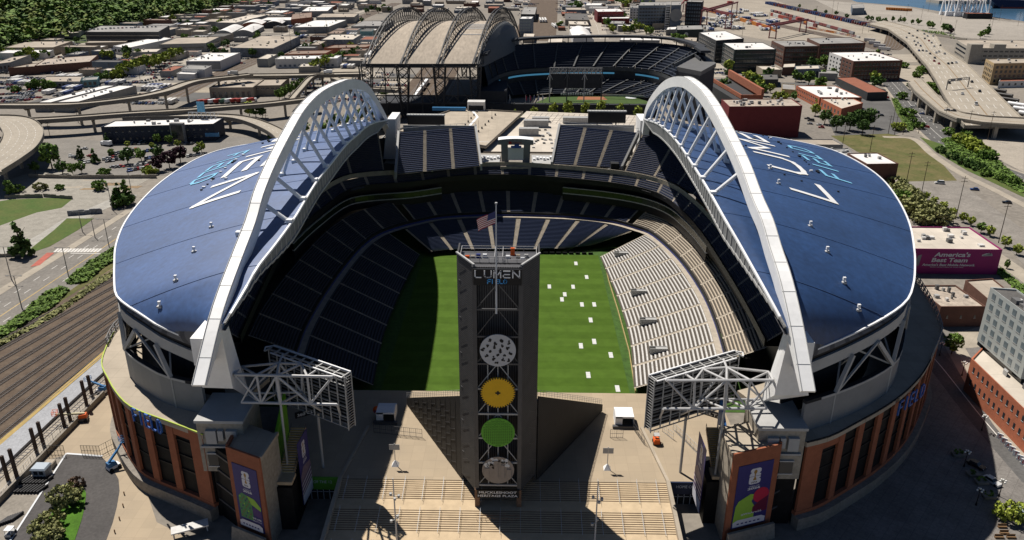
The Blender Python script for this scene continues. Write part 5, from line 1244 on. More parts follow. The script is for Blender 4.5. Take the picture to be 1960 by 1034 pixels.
# ================================================================== BALLPARK
m_bst = M('ballpark_steel', (.03, .032, .036), .6, .2, .8); m_broof = M('ballpark_roof', (.40, .34, .27), .8, .1, .05, stretch=(1, .15, 1), fine=12)
m_bdark = M('ballpark_dark', (.035, .038, .045), .8, .2, .3); m_bseat = M('ballpark_seats', (.018, .026, .045), .6, .2, 1); m_btrim = M('ballpark_trim', (.085, .09, .095), .7, .15, .4)
park = thing('ballpark', (20, 400, 0), 'dark baseball ballpark with tan retractable roof on four black truss arches', 'ballpark')
base = [Vector((-112, 336, 40)), Vector((-84.6, 337, 40)), Vector((-57.6, 338.5, 40)), Vector((-30.9, 340, 40))]; D_ = Vector((31, 198, -4))
def arc(b, t, rise): p = b + D_ * t; p.z = b.z - 4 * t + rise * (1 - abs(2 * t - 1) ** 2.15); return p
NB = 40
for k in range(3):
    mb = MB(); mb.grid([[arc(base[k].lerp(base[k + 1], f), i / NB, 23) for f in (0, .25, .5, .75, 1)] for i in range(NB + 1)]); mb.grid([[arc(base[k].lerp(base[k + 1], f), i / NB, 23) + Vector((0, 0, -2.5)) for f in (0, .25, .5, .75, 1)] for i in range(NB + 1)], 1)
    a, b = base[k], base[k + 1]; mb.hexa([a + Vector((0, -.1, -2.6)), b + Vector((0, -.1, -2.6)), b + Vector((0, .8, -2.6)), a + Vector((0, .8, -2.6))], [a + Vector((0, -.1, .3)), b + Vector((0, -.1, .3)), b + Vector((0, .8, .3)), a + Vector((0, .8, .3))], 1)
    mb.build('roof_panel', [m_broof, m_bst], park, smooth=False)
# overhanging apron of the last roof section, seen from inside
mb = MB(); e0_ = Vector((20, 4, 0))
mb.grid([[arc(base[3] + Vector((0, 0, -.2)), i / NB, 23) + Vector((f * 12 * math.sin(math.pi * i / NB), 0, -f * f * 24 * math.sin(math.pi * i / NB) ** .6)) for f in (0, .25, .5, .75, 1)] for i in range(NB + 1)]); mb.build('roof_end_wall', M('roof_end_grey', (.10, .107, .115), .7, .1, .2), park)
for k in range(4):
    for s in (-1, 1):
        off = Vector((s * 2.6, 0, 0)); mb = MB(); N_ = 34; T = lambda t: arc(base[k], t, 34) + off * .5; L_ = lambda t: arc(base[k], t, 23.4) + off
        for i in range(N_):
            t0, t1 = i / N_, (i + 1) / N_
            mb.bar(T(t0), T(t1), .8); mb.bar(L_(t0), L_(t1), .5); mb.bar(T(t0), L_(t1), .3); mb.bar(L_(t0), T(t1), .3)
        mb.build('roof_truss', m_bst, park)
    for f in (0, 1):
        p = arc(base[k], f, 0); mb = MB()
        w = 4.5; w2 = 2.0
        for sx in (-1, 1):
            for sy_ in (-1, 1): mb.bar((p.x + sx * w, p.y + sy_ * w, p.z), (p.x + sx * w2, p.y + sy_ * w2, 0), .8)
        n = 7
        for j in range(n):
            z0, z1 = p.z * j / n, p.z * (j + 1) / n; wa = w2 + (w - w2) * j / n; wb = w2 + (w - w2) * (j + 1) / n
            for sx in (-1, 1):
                mb.bar((p.x - wa, p.y + sx * wa, z0), (p.x + wb, p.y + sx * wb, z1), .35); mb.bar((p.x + wa, p.y + sx * wa, z0), (p.x - wb, p.y + sx * wb, z1), .35); mb.bar((p.x + sx * wa, p.y - wa, z0), (p.x + sx * wb, p.y + wb, z1), .35)
        mb.build('roof_leg', m_bst, park)
mb = MB(); n = 15
for zt_, zb_ in ((38, 30), (17, 11)):
    a, b = base[0] + Vector((0, -1, 0)), base[3] + Vector((0, -1, 0)); a.z = b.z = 0
    for h in (zt_, zb_): mb.bar(a + Vector((0, 0, h)), b + Vector((0, 0, h)), .8)
    for k in range(n): mb.bar(a.lerp(b, k / n) + Vector((0, 0, zb_ if k % 2 else zt_)), a.lerp(b, (k + 1) / n) + Vector((0, 0, zt_ if k % 2 else zb_)), .5)
for k in range(3):
    m = (base[k] + base[k + 1]) / 2; mb.bar((m.x, m.y, 30), (base[k].x, base[k].y, 3), .5); mb.bar((m.x, m.y, 30), (base[k + 1].x, base[k + 1].y, 3), .5); mb.bar((m.x, m.y, 0), (m.x, m.y, 38), .8)
mb.build('front_girder', m_bst, park)
mb = MB()
for a, b in (((70, .0)), ) if False else (): pass
for i, (py, x0, x1) in enumerate([(40, 884, 925), (45, 882, 922), (50, 880, 921), (55, 878, 918), (61, 876, 915), (72, 866, 907)]):
    k = 2; t = .40 - i * .022 if i < 5 else .235
    p0 = arc(base[2].lerp(base[3], .12), t, 23.3); p1 = arc(base[2].lerp(base[3], .88), t, 23.3); mb.bar(p0, p1, 1.4, .1)
mb.build('roof_stripe', m_white, park)
# bowl
RIM = smooth_line([G(*p, 40) for p in [(925,118),(945,100),(985,88),(1060,83),(1150,81),(1230,82),(1290,87),(1330,98),(1352,112)]], 60)
FRT = smooth_line([G(*p, 3) for p in [(940,195),(975,184),(1020,180),(1100,178),(1180,178),(1215,181),(1238,187)]], 60)
def lerp_line(a, b, f, z): return [Vector((*(p.lerp(q, f))[:2], z)) for p, q in zip(a, b)]
def deck2(A, B, rows, nsec, nm):
    for k in range(nsec):
        mb = MB(); us = [(k + .03 + .94 * j / 2) / nsec for j in range(3)]
        for r in range(rows):
            for j in range(2):
                P_ = lambda u, v: at(A, u).lerp(at(B, u), v)
                a, b, c, d = P_(us[j], r / rows), P_(us[j + 1], r / rows), P_(us[j + 1], (r + 1) / rows), P_(us[j], (r + 1) / rows)
                mb.face([a, b, (c.x, c.y, b.z), (d.x, d.y, a.z)]); mb.face([(d.x, d.y, a.z), (c.x, c.y, b.z), c, d])
        mb.build(nm, m_bseat, park)
        mb = MB()
        a, b = at(A, (k + 1) / nsec), at(B, (k + 1) / nsec); mb.bar(a + Vector((0, 0, .4)), b + Vector((0, 0, .4)), 1.3, .2)
        mb.build('aisle', m_btrim, park)
deck2(FRT, lerp_line(FRT, RIM, .45, 12), 8, 14, 'lower_seats'); deck2(lerp_line(FRT, RIM, .5, 22), RIM, 10, 14, 'upper_seats')
for f, z0, z1, m, nm in ((.47, 12, 19, m_bdark, 'suite_level'), (.44, 19, 22, m_btrim, 'upper_fascia')):
    ln = lerp_line(FRT, RIM, f, 0); mb = MB()
    for a, b in zip(ln, ln[1:]): mb.face([(a.x, a.y, z0), (b.x, b.y, z0), (b.x, b.y, z1), (a.x, a.y, z1)])
    mb.build(nm, m, park)
ln = lerp_line(FRT, RIM, .425, 0); em = bpy.data.materials.new('ribbon_screen'); em.use_nodes = True; b_ = em.node_tree.nodes['Principled BSDF']; b_.inputs['Base Color'].default_value = (.02, .08, .12, 1); b_.inputs['Emission Color'].default_value = (.12, .45, .75, 1); b_.inputs['Emission Strength'].default_value = .3
for lo, hi in ((4, 9), (13, 39), (44, 52)):
    mb = MB()
    for i in range(lo, hi): a, b = ln[i], ln[i + 1]; mb.face([(a.x, a.y, 16.2), (b.x, b.y, 16.2), (b.x, b.y, 17.6), (a.x, a.y, 17.6)])
    mb.build('ribbon_screen', em, park)
mb = MB(); rim2 = [p + Vector((0, 0, 0)) for p in RIM]
for i in range(59):
    a, b = RIM[i], RIM[i + 1]; n = Vector((b.y - a.y, a.x - b.x, 0)).normalized(); n = n if n.y > 0 else -n
    mb.hexa([a + Vector((0, 0, 4.2)) - n * 3, b + Vector((0, 0, 4.2)) - n * 3, b + Vector((0, 0, 4.2)) + n * 5, a + Vector((0, 0, 4.2)) + n * 5], [a + Vector((0, 0, 6)) - n * 3, b + Vector((0, 0, 6)) - n * 3, b + Vector((0, 0, 6)) + n * 5, a + Vector((0, 0, 6)) + n * 5])
    if i % 3 == 0: mb.bar(a, a + Vector((0, 0, 4.3)), .7)
    mb.hexa([(a.x + n.x * 4, a.y + n.y * 4, 0), (b.x + n.x * 4, b.y + n.y * 4, 0), (b.x + n.x * 5, b.y + n.y * 5, 0), (a.x + n.x * 5, a.y + n.y * 5, 0)], [(a.x + n.x * 4, a.y + n.y * 4, 40), (b.x + n.x * 4, b.y + n.y * 4, 40), (b.x + n.x * 5, b.y + n.y * 5, 40), (a.x + n.x * 5, a.y + n.y * 5, 40)])
mb.build('rim_roof', m_bdark, park)
cv = [G(1296,128,38), G(1343,103,38), G(1371,121,38), G(1342,137,38)]; mb = MB(); mb.prism([(p.x, p.y) for p in cv], 35, 38); mb.build('corner_canopy', M('canopy_grey', (.13, .13, .13), .7, .1, .2), park)
mb = MB(); mb.prism([(p.x * .995, p.y) for p in cv], 0, 34.9); mb.build('corner_stand', m_bdark, park)
c0, c1 = G(1290,128,38), G(1340,102,38); mb = MB(); mb.bar(c0 + Vector((0, 0, 1)), c1 + Vector((0, 0, 1)), .8, 3); mb.build('canopy_screen', m_btrim, park)
# north wall and field of the ballpark
mb = MB(); mb.box(-108, 349, 0, 108, 352, 9); mb.box(-108, 352.01, 0, -40, 395, 7); mb.box(-30, 352.1, 0, -8, 402, 18); mb.build('north_wall', m_bdark, park)
mb = MB()
for k in range(27): x = -106 + k * 8; mb.box(x, 347.6, 9, x + .5, 348.9, 10.2)
mb.bar((-108, 348.4, 9.8), (108, 348.4, 9.8), .3); mb.build('wall_railing', m_btrim, park)
mb = MB(); mb.face([(14, 398, .1), (112, 398, .1), (104, 436, .1), (30, 436, .1)]); mb.build('ball_field', M('ballpark_grass', (.05, .09, .02), .9, .2, .3), park)
p = G(1132,188,.2); mb = MB(); mb.face([(p.x - 13, p.y - 7, .14), (p.x + 13, p.y - 7, .14), (p.x + 11, p.y + 7, .14), (p.x - 11, p.y + 7, .14)]); mb.build('infield_dirt', M('infield_red', (.30, .12, .06), .9, .1, .5), park)
mb = MB(); p = G(1208,187,.2); mb.disc((p.x, p.y, .2), (0, 0, 1), (0, 1, 0), 5, .1, 20); mb.build('field_tarp', m_lite, park)
a, b = G(1152,181,3), G(1240,184,3); mb = MB(); mb.bar(a + Vector((0, -2, 0)), b + Vector((0, -2, 0)), .4, 1.6); mb.build('field_wall', m_lgrey, park)
# rear of the big screen
p0, p1 = AY(1053,130,405), AY(1153,136,405); t = thing('scoreboard', ((p0.x + p1.x) / 2, 405, 0), 'black lattice scoreboard standing inside the ballpark', 'scoreboard')
mb = MB(); z1 = p0.z; z0 = z1 - 4.5
for h in (z0, z1): mb.bar((p0.x, 405, h), (p1.x, 405, h), .6)
n = 24
for k in range(n): xa, xb = p0.x + (p1.x - p0.x) * k / n, p0.x + (p1.x - p0.x) * (k + 1) / n; mb.bar((xa, 405, z0 if k % 2 else z1), (xb, 405, z1 if k % 2 else z0), .5); mb.bar((xa, 405, z0), (xa, 405, z1), .4)
mb.build('truss', m_lgrey, t); mb = MB(); mb.box(p0.x, 405.6, z0 - 12, p1.x, 406.6, z0); mb.build('screen_back', m_bdark, t)
for k in range(4): x = p0.x + (p1.x - p0.x) * k / 3; mb = MB(); mb.bar((x, 405, 0), (x, 405, z1), .9); mb.bar((x - 2.2, 405, z0 - 5), (x, 405, z0), .5); mb.bar((x + 2.2, 405, z0 - 5), (x, 405, z0), .5); mb.build('leg', m_lgrey if k % 2 == 0 else m_btrim, t)
c = AY(1103,174,412); mb = MB()
for k in range(11): x = c.x - 10 + k * 2; mb.box(x, 411.6, c.z - 1 + 2.2 * math.cos((k - 5) * .28), x + 1.3, 412, c.z + .6 + 2.2 * math.cos((k - 5) * .28))
for k in range(14): x = c.x - 13 + k * 2; mb.box(x, 411.6, c.z - 3.6, x + 1.3, 412, c.z - 2.0 + (k % 3) * .3)
mb.box(c.x - .5, 411.6, c.z + 2, c.x + .5, 412, c.z + 4.2)
mb.solo('outfield_sign', m_lite, 'pale crest shaped sign with white letters in the ballpark outfield', 'sign')
for k, (px, c_) in enumerate([(975,m_lgrey),(1006,m_bred),(1014,m_bred),(1022,m_blueb),(1030,m_lite),(1038,m_lite)]):
    p = AY(px, 192, 356); t = thing('flag_pole', (p.x, 356, 8), None, 'flag pole', 'flag poles on the ballpark north wall'); t['_auto'] = ('slim flag pole', 'on the ballpark north wall')
    mb = MB(); mb.tube((p.x, 356, 8), (p.x, 356, p.z + 4), .16, 6); mb.build('pole', m_lgrey, t); mb = MB(); mb.face([(p.x, 356, p.z + 3.8), (p.x, 356, p.z + .2), (p.x + .9, 356, p.z - .6), (p.x + .9, 356.1, p.z + 3.0)]); mb.build('flag', c_, t)
# ================================================================== BUILDINGS
RM = {'white': M('roof_white', (.76, .74, .71), .8, .12, .06, grid=7, gdark=.82, gw=.12), 'cream': M('roof_cream', (.58, .52, .44), .85, .18, .06, grid=7, gdark=.82, gw=.12), 'tan': M('roof_tan', (.40, .345, .28), .9, .22, .06, grid=7, gdark=.82, gw=.12), 'grey': M('roof_grey', (.30, .29, .275), .9, .24, .06, grid=7, gdark=.82, gw=.12), 'dark': M('roof_dark', (.12, .115, .11), .9, .2, .08, fine=20), 'brown': M('roof_brown', (.25, .18, .14), .9, .15, .08, fine=20), 'red': M('roof_red', (.27, .10, .06), .85, .15, .15, fine=12), 'patch': M('roof_patched', (.40, .34, .28), .9, .3, .25, fine=6)}
WM = {'navy': M('wall_navy', (.035, .042, .06), .8, .1, .2), 'white': M('wall_white', (.60, .59, .57), .85, .08, .2), 'grey': M('wall_grey', (.24, .24, .235), .85, .12, .2), 'beige': M('wall_beige', (.30, .255, .20), .85, .1, .2), 'tan': M('wall_tan', (.42, .31, .17), .85, .14, .3), 'brick': M('wall_brick', (.33, .12, .07), .9, .16, .4, fine=10), 'dbrick': M('wall_dark_brick', (.13, .065, .048), .9, .18, .4, fine=10), 'maroon': M('wall_maroon', (.155, .028, .030), .85, .1, .3, fine=8), 'dark': M('wall_dark', (.045, .047, .05), .7, .15, .3), 'green': M('wall_dark_green', (.022, .034, .034), .5, .15, .3), 'blue': M('wall_slate_blue', (.13, .16, .20), .7, .1, .2), 'teal': M('wall_teal', (.18, .32, .32), .8, .1, .2), 'concrete': M('wall_concrete', (.36, .33, .28), .9, .1, .15, fine=8), 'magenta': M('wall_magenta', (.26, .015, .13), .6, .06, .2), 'mural': M('wall_mural', (.30, .31, .33), .8, .5, .35, col2=(.10, .11, .13), fine=5), 'orange': M('wall_orange_brick', (.40, .13, .07), .9, .14, .4, fine=10)}
m_win = M('window_dark', (.03, .035, .042), .15, .3, .3, spec=.6); m_winl = M('window_pale', (.16, .20, .22), .2, .3, .3, spec=.6); m_hvac = M('hvac_grey', (.36, .36, .355), .7, .2, .8); m_hvac2 = M('hvac_white', (.62, .61, .59), .7, .15, .8); m_hvac3 = M('hvac_dark', (.14, .14, .14), .7, .2, .8)
FOOT = []
rb = random.Random(5)
def B(fl, fr, bl, h, wall, roof, label, units=None, wins=None, base=0, name='building', cat='building', par=.5, group=None, pitch=None):
    a, b, c = G(*fl, h), G(*fr, h), G(*bl, h); dv = c - a; d = b + dv
    return BW([a, b, d, c], h, wall, roof, label, units, wins, base, name, cat, par, group)
def BW(P_, h, wall, roof, label, units=None, wins=None, base=0, name='building', cat='building', par=.5, group=None, auto=None):
    P_ = [Vector((p[0], p[1], 0)) for p in P_]
    ar = sum(P_[i].x * P_[(i + 1) % 4].y - P_[(i + 1) % 4].x * P_[i].y for i in range(4))
    if ar < 0: P_ = [P_[1], P_[0], P_[3], P_[2]]
    c0 = sum(P_, Vector((0, 0, 0))) / 4; c0.z = base
    FOOT.append((min(p.x for p in P_), max(p.x for p in P_), min(p.y for p in P_), max(p.y for p in P_)))
    t = thing(name, c0, label, cat, group)
    if auto: t['_auto'] = auto
    mb = MB(); q = lambda p, z: (p.x, p.y, z)
    ins = [p.lerp(c0, .5 / max(1, (p - Vector((c0.x, c0.y, 0))).length)) for p in P_]
    for i in range(4):
        j = (i + 1) % 4; mb.face([q(P_[i], base), q(P_[j], base), q(P_[j], h), q(P_[i], h)]); mb.face([q(P_[i], h), q(P_[j], h), q(ins[j], h), q(ins[i], h)]); mb.face([q(ins[j], h), q(ins[i], h), q(ins[i], h - par), q(ins[j], h - par)][::-1])
    w_ = mb.build('wall', WM[wall] if isinstance(wall, str) else wall, t)
    mb = MB(); mb.face([q(p, h - par) for p in ins]); r = mb.build('roof', RM[roof], t)
    ux = P_[1] - P_[0]; uy = P_[3] - P_[0]
    if units is None: units = min(9, int(ux.length * uy.length / 220) + 1)
    for k in range(units):
        u, v = rb.uniform(.12, .85), rb.uniform(.12, .85); s = rb.uniform(.7, 2.1) * (1 if ux.length > 18 else .7); p = P_[0] + ux * u + uy * v; dx = ux.normalized() * s * rb.uniform(.7, 1.6); dy = uy.normalized() * s; hh = rb.uniform(.8, 2.0)
        mb = MB(); z0 = h - par; mb.hexa([q(p, z0), q(p + dx, z0), q(p + dx + dy, z0), q(p + dy, z0)], [q(p, z0 + hh), q(p + dx, z0 + hh), q(p + dx + dy, z0 + hh), q(p + dy, z0 + hh)]); mb.build('rooftop_unit', rb.choice([m_hvac, m_hvac, m_hvac2, m_hvac3]), r)
    if wins:
        for spec in wins: facade_windows(t, P_, base, h, *spec)
    return t
WMESH = {}
def facade_windows(t, P_, base, h, side, nx, nz, wf=.6, hf=.55, z0=.08, z1=.92, mat=None, u0=.04, u1=.96, nm='window'):
    """windows on one side (0 front 1 right 2 back 3 left), each a child sharing one mesh"""
    a, b = P_[side], P_[(side + 1) % 4]; d = b - a; L = d.length; d.normalize(); n = Vector((d.y, -d.x, 0)); mat = mat or m_win
    W = L * (u1 - u0) / nx; Hh = (h - base) * (z1 - z0) / nz; key = (round(W * wf, 2), round(Hh * hf, 2), mat.name)
    if key not in WMESH:
        mb = MB(); w, hh = W * wf / 2, Hh * hf / 2; mb.box(-w, -.07, -hh, w, .12, hh, 0); mb.box(-w - .1, -.12, -hh - .15, w + .1, .05, -hh, 1); WMESH[key] = mb.mesh('window', [mat, m_lgrey])
    for i in range(nx):
        for j in range(nz):
            p = a + d * (L * u0 + W * (i + .5)); z = base + (h - base) * z0 + Hh * (j + .5)
            o = bpy.data.objects.new(nm, WMESH[key]); C.objects.link(o); o.parent = t; o.location = Vector((p.x, p.y, z)) - t.location; o.rotation_euler = (0, 0, math.atan2(d.y, d.x))
def vault(fl, fr, bl, h, rise, wall, roof, label):
    a, b, c = G(*fl, h), G(*fr, h), G(*bl, h); dv = c - a; t = thing('vaulted_hall', ((a.x + b.x) / 2, a.y, 0), label, 'hall'); n = 14
    FOOT.append((min(a.x, b.x, c.x), max(a.x, b.x, (b + dv).x), min(a.y, b.y), max((a + dv).y, (b + dv).y)))
    f = lambda k, o=Vector((0, 0, 0)): a.lerp(b, k / n) + o + Vector((0, 0, rise * math.sin(math.pi * k / n)))
    mb = MB(); mb.grid([[f(k) for k in range(n + 1)], [f(k, dv) for k in range(n + 1)]]); mb.build('roof', RM[roof], t, smooth=True)
    mb = MB(); zz = lambda p: Vector((p.x, p.y, 0))
    mb.face([zz(a), zz(b)] + [f(k) for k in range(n, -1, -1)]); mb.face([zz(b), zz(b + dv), b + dv, b]); mb.face([zz(a + dv), zz(a), a, a + dv]); mb.build('wall', WM[wall], t)
# --- left district
t = B((193,243),(409,237),(219,231), 11.5, 'navy', 'white', 'long navy two storey building with white roof behind the parked cars', 12, [(0, 16, 2, .28, .22)])
p0, p1 = G(326,240,11.5), G(352,237,11.5); mb = MB(); mb.box(p0.x, p0.y - 1.6, 0, p0.x + 9, p0.y + 1.5, 13.2, 0); mb.box(p0.x + .8, p0.y - 1.75, 1, p0.x + 8.2, p0.y - 1.61, 12, 1); mb.build('stair_tower', [WM['grey'], m_win], t)
p0 = G(400,237,11.5); mb = MB(); mb.box(p0.x - 7, p0.y - 1, 3, p0.x + 6, p0.y - .3, 5.5); mb.build('wall_sign', M('wall_sign_blue', (.08, .25, .45), .5, .2, 1), t)
p0 = G(387,226,11.5); t = thing('billboard', p0, 'blue billboard on a white steel rack above the navy building', 'billboard')
mb = MB(); mb.box(p0.x - 2.6, p0.y, 15.5, p0.x + 2.6, p0.y + .5, 22.5); mb.build('board', M('billboard_blue', (.13, .36, .55), .5, .3, .6), t); mb = MB()
for k in range(7): x = p0.x - 9 + k * 3; mb.bar((x, p0.y, 11), (x, p0.y, 15.4), .3); mb.bar((x, p0.y, 11), (x + 3, p0.y, 15.4), .2)
mb.bar((p0.x - 9, p0.y, 15.4), (p0.x + 9, p0.y, 15.4), .3); mb.bar((p0.x - 9, p0.y, 13), (p0.x + 9, p0.y, 13), .3); mb.build('rack', m_lite, t)
B((400,168),(484,167),(426,152.5), 9.5, 'beige', 'tan', 'low beige depot with a row of dark garage doors', 6, [(0, 7, 1, .55, .7, .02, .72)])
B((486,164),(537,163),(505,149), 9, 'beige', 'tan', 'beige depot annex with ribbon windows beside the garage doors', 3, [(0, 5, 1, .7, .3, .5, .9)])
B((64,197),(92,197),(198,163), 7, 'grey', 'white', 'long narrow white roofed train shed, left one of the pair', 6)
B((100,197),(136,198),(228,163), 7, 'grey', 'white', 'long narrow white roofed train shed, right one of the pair', 6)
B((81,156),(153,156),(88,146), 6, 'grey', 'tan', 'low grey flat roofed shop behind the white train sheds', 4, [(0, 8, 1, .5, .4)])
B((156,154),(186,152),(160,148), 6.5, 'teal', 'grey', 'small teal walled hut at the top of the train sheds', 1, [(0, 3, 1, .6, .5)])
B((15,130),(66,127),(62,121), 8, 'dbrick', 'tan', 'low brown warehouse at the far left above the rows of parked cars', 3)
B((66,126),(172,118),(88,112), 8.5, 'dbrick', 'patch', 'long brown brick workshop with many roof fans', 9)
B((-20,124),(20,119),(22,109), 9, 'grey', 'tan', 'grey walled warehouse cut by the left picture edge', 3, [(0, 5, 1, .5, .4)])
B((-5,101.5),(87,101.5),(13,95.5), 7, 'white', 'white', 'bright white roofed warehouse at the far left', 0)
B((8,91),(102,90.5),(50,79), 9, 'beige', 'tan', 'tan roofed long warehouse below the forested hill', 6, [(0, 12, 1, .5, .4)])
t = B((163,61),(303,61),(193,49), 17, 'dark', 'grey', 'dark open parking garage with cars on its roof', 3); 
for z in (3.5, 8, 12.5):
    a, b = G(163,61,17), G(303,61,17); mb = MB(); mb.bar((a.x, a.y - .3, z), (b.x, b.y - .3, z), .5, 1.3); mb.build('parapet_band', m_viad, t)
B((163,82),(241,80),(172,76.5), 7, 'beige', 'tan', 'low beige warehouse below the parking garage', 3)
B((216,88),(243,92),(304,70), 9, 'white', 'white', 'long white shed running back beside the tan warehouse', 2, [(0, 4, 1, .5, .4)])
B((252,100),(300,99),(262,94), 7, 'grey', 'cream', 'grey loading shed with pale canopy roof', 2)
B((304,85),(394,82.5),(338,72), 10, 'grey', 'tan', 'broad grey warehouse with plain tan roof', 0, [(0, 1, 1, .96, .25), (1, 1, 1, .96, .25)])
vault((408,65),(443,63),(434,53), 6, 4, 'grey', 'white', 'white vaulted hall, left one of the pair'); vault((445,64.5),(483,62),(470,52), 6, 4, 'grey', 'white', 'white vaulted hall, right one of the pair')
vault((458,49),(501,46.5),(470,43), 6, 4, 'brick', 'white', 'white vaulted hall with a brick gable'); vault((505,47),(540,45),(518,40), 6, 4, 'dark', 'white', 'small white vaulted hall beside the brick gable')
B((412,43),(450,43.5),(478,28), 10, 'grey', 'cream', 'large cream roofed warehouse behind the vaulted halls', 6)
t = B((356,117),(421,116.5),(399,101), 10, 'white', 'white', 'white roofed building with dark curved front beside the railway', 10)
a, b = G(356,117,10), G(421,116.5,10); mb = MB(); mb.hexa([(a.x, a.y - .5, 2), (b.x, b.y - .5, 2), (b.x, b.y - .02, 2), (a.x, a.y - .02, 2)], [(a.x, a.y - .5, 8), (b.x, b.y - .5, 8), (b.x, b.y - .02, 9), (a.x, a.y - .02, 9)]); mb.build('front_canopy', m_grey, t)
B((347,131),(391,133),(362,124), 9, 'white', 'grey', 'pale grey boxy plant building beside the yellow-green trees', 2)
B((338,141),(372,142),(345,137), 6, 'white', 'white', 'low white annex in front of the pale grey plant building', 0)
B((440,91.5),(523,92.5),(500,68), 10, WM['mural'], 'tan', 'long warehouse with a painted mural wall along the railway', 10)
B((526,113),(645,111.5),(538,107), 9.5, 'white', 'white', 'long white warehouse with blue loading doors and white roof', 12, [(0, 12, 1, .5, .45, .02, .5, WM['blue'])])
B((571,128),(608,127),(577,122), 6, 'grey', 'cream', 'small grey office with cream roof beside yellow-green trees', 2)
B((545,104),(623,102),(561,97.5), 6.5, 'brick', 'brown', 'low brick shed with brown roof behind the white warehouse', 2)
B((615,76),(676,75.5),(634,66), 9, WM['mural'], 'cream', 'cream roofed warehouse covered in graffiti', 5)
B((620,92),(700,90),(640,86), 7, 'brick', 'brown', 'long low brown shed beside the black truss', 2)
B((561,52),(629,51),(602,38.5), 9, 'grey', 'white', 'wide white roofed warehouse with trees along its right side', 4)
B((495,38.8),(556,38.5),(512,33), 8, 'grey', 'white', 'low white roofed shed left of the brown roof', 0)
B((557,37),(596,33),(560,27), 9, 'brick', 'brown', 'brown roofed red brick warehouse', 2)
B((577,21.5),(627,21),(590,13), 10, 'grey', 'white', 'white roofed grey warehouse high up left of the ballpark trusses', 3)
B((605,33),(678,32.5),(617,26), 10, 'grey', 'tan', 'tan roofed grey warehouse above the red sheds', 2)
B((672,50.5),(735,49.5),(695,40), 8, 'grey', 'grey', 'grey low building touching the black truss', 3, [(0, 4, 1, .5, .4)])
B((689,60),(712,60),(692,56), 9, 'teal', 'dark', 'small teal shop beside the first black truss', 0)
B((47,77.5),(72,77),(50,69), 8, M('wall_pink', (.42, .22, .18), .85, .1, .3), 'grey', 'small pink house at the foot of the forested hill', 0, [(0, 2, 1, .4, .5)])
B((100,67),(150,62),(118,59), 8, 'concrete', 'cream', 'pale concrete building at the foot of the hill', 2)
# --- south of the ballpark
B((994,36),(1017,36),(999,31.5), 26, 'blue', 'white', 'blue-grey glass office block right of the last truss', 3, [(0, 4, 6, .8, .5, .05, .95, m_winl)])
B((997,27),(1024,27.5),(1003,13), 12, 'dark', 'grey', 'long grey roofed shed beside the rail tracks', 2)
B((1001,70),(1022,70),(1003,64), 8, 'beige', 'cream', 'small cream roofed shed just behind the ballpark rim', 1)
B((1048,81),(1076,80.5),(1052,67.5), 8, 'beige', 'cream', 'plain cream roofed shed behind the ballpark rim', 0)
vault((1097,74),(1137,76),(1090,57), 8, 6, 'cream' if 'cream' in WM else 'white', 'white', 'white barrel roofed arena behind the ballpark rim')
B((1082,37.5),(1128,38.5),(1081,25), 9, 'beige', 'dark', 'dark roofed warehouse beside the wide avenue', 3)
B((1090,46.5),(1127,47.5),(1088,40), 8, 'beige', 'cream', 'cream roofed shop row below the dark roof', 4)
B((1092,53),(1130,54),(1091,50), 7, 'white', 'white', 'low white roofed shop in front of the cream row', 2)
B((1144,22.5),(1194,22),(1138,17), 17, 'maroon', 'white', 'dark red box building with white roof on the avenue', 3, [(0, 14, 2, .3, .3)])
B((1152,35.5),(1205,35),(1152,32.5), 9, 'maroon', 'white', 'low dark red building in front of the red box', 2)
B((1167,45),(1194,45.5),(1170,40), 9, 'blue', 'grey', 'slate blue shop among the trees', 2, [(0, 5, 1, .5, .4)])
B((1120,10),(1150,10),(1124,6), 10, 'white', 'white', 'white roofed store at the top of the avenue', 1)
B((1127,16),(1162,16.5),(1130,12), 9, 'white', 'grey', 'white fronted store with grey roof on the avenue', 1)
B((1206,14.5),(1224,15),(1207,11), 20, 'white', 'grey', 'white office left of the big slate office block', 1, [(0, 3, 4, .5, .4)])
B((1222,10.5),(1276,10),(1226,4), 34, 'blue', 'grey', 'big slate blue office block with rows of dark windows', 4, [(0, 9, 6, .75, .5), (3, 4, 6, .75, .5)])
B((1275,9),(1284,9),(1275,3), 36, 'white', 'grey', 'white striped stair tower of the slate offices', 0, [(0, 1, 9, .9, .45)])
t = B((1285,10),(1304,9.5),(1285,3), 36, 'blue', 'grey', 'slate blue tower block with a round emblem', 1, [(0, 1, 1, .5, .05)])
a, b = G(1285,10,36), G(1304,9.5,36); mb = MB(); mb.disc(((a.x + b.x) / 2, a.y - .5, 22), (0, -1, 0), (0, 0, 1), 9, .3, 28); mb.build('round_emblem', WM['grey'], t)
B((1314,3),(1344,4),(1318,0), 36, 'dark', 'grey', 'dark slate tower block next to the maroon cranes', 1, [(0, 6, 6, .7, .5, .05, .95, m_winl)])
B((1239,30),(1292,30),(1243,26.5), 14, 'blue', 'grey', 'long grey office wing below the big slate block', 3, [(0, 12, 2, .6, .4)])
B((1249,45),(1303,44.5),(1251,40), 9, 'beige', 'cream', 'cream roofed row behind the dark green building', 3)
B((1275,57),(1293,56),(1278,52), 8, 'grey', 'white', 'small white roofed corner shop left of the dark green building', 1)
t = B((1296,57),(1346,56),(1295,49), 15, 'green', 'grey', 'dark green walled building with a round white emblem', 2)
a = G(1310,64,9); mb = MB(); mb.disc((a.x, G(1296,57,15).y - .4, 9), (0, -1, 0), (0, 0, 1), 2.6, .3, 24); mb.build('round_emblem', m_lgrey, t)
B((1186,76.5),(1263,77),(1188,72), 9, 'grey', 'white', 'long white roofed retail hall directly behind the ballpark rim', 3)
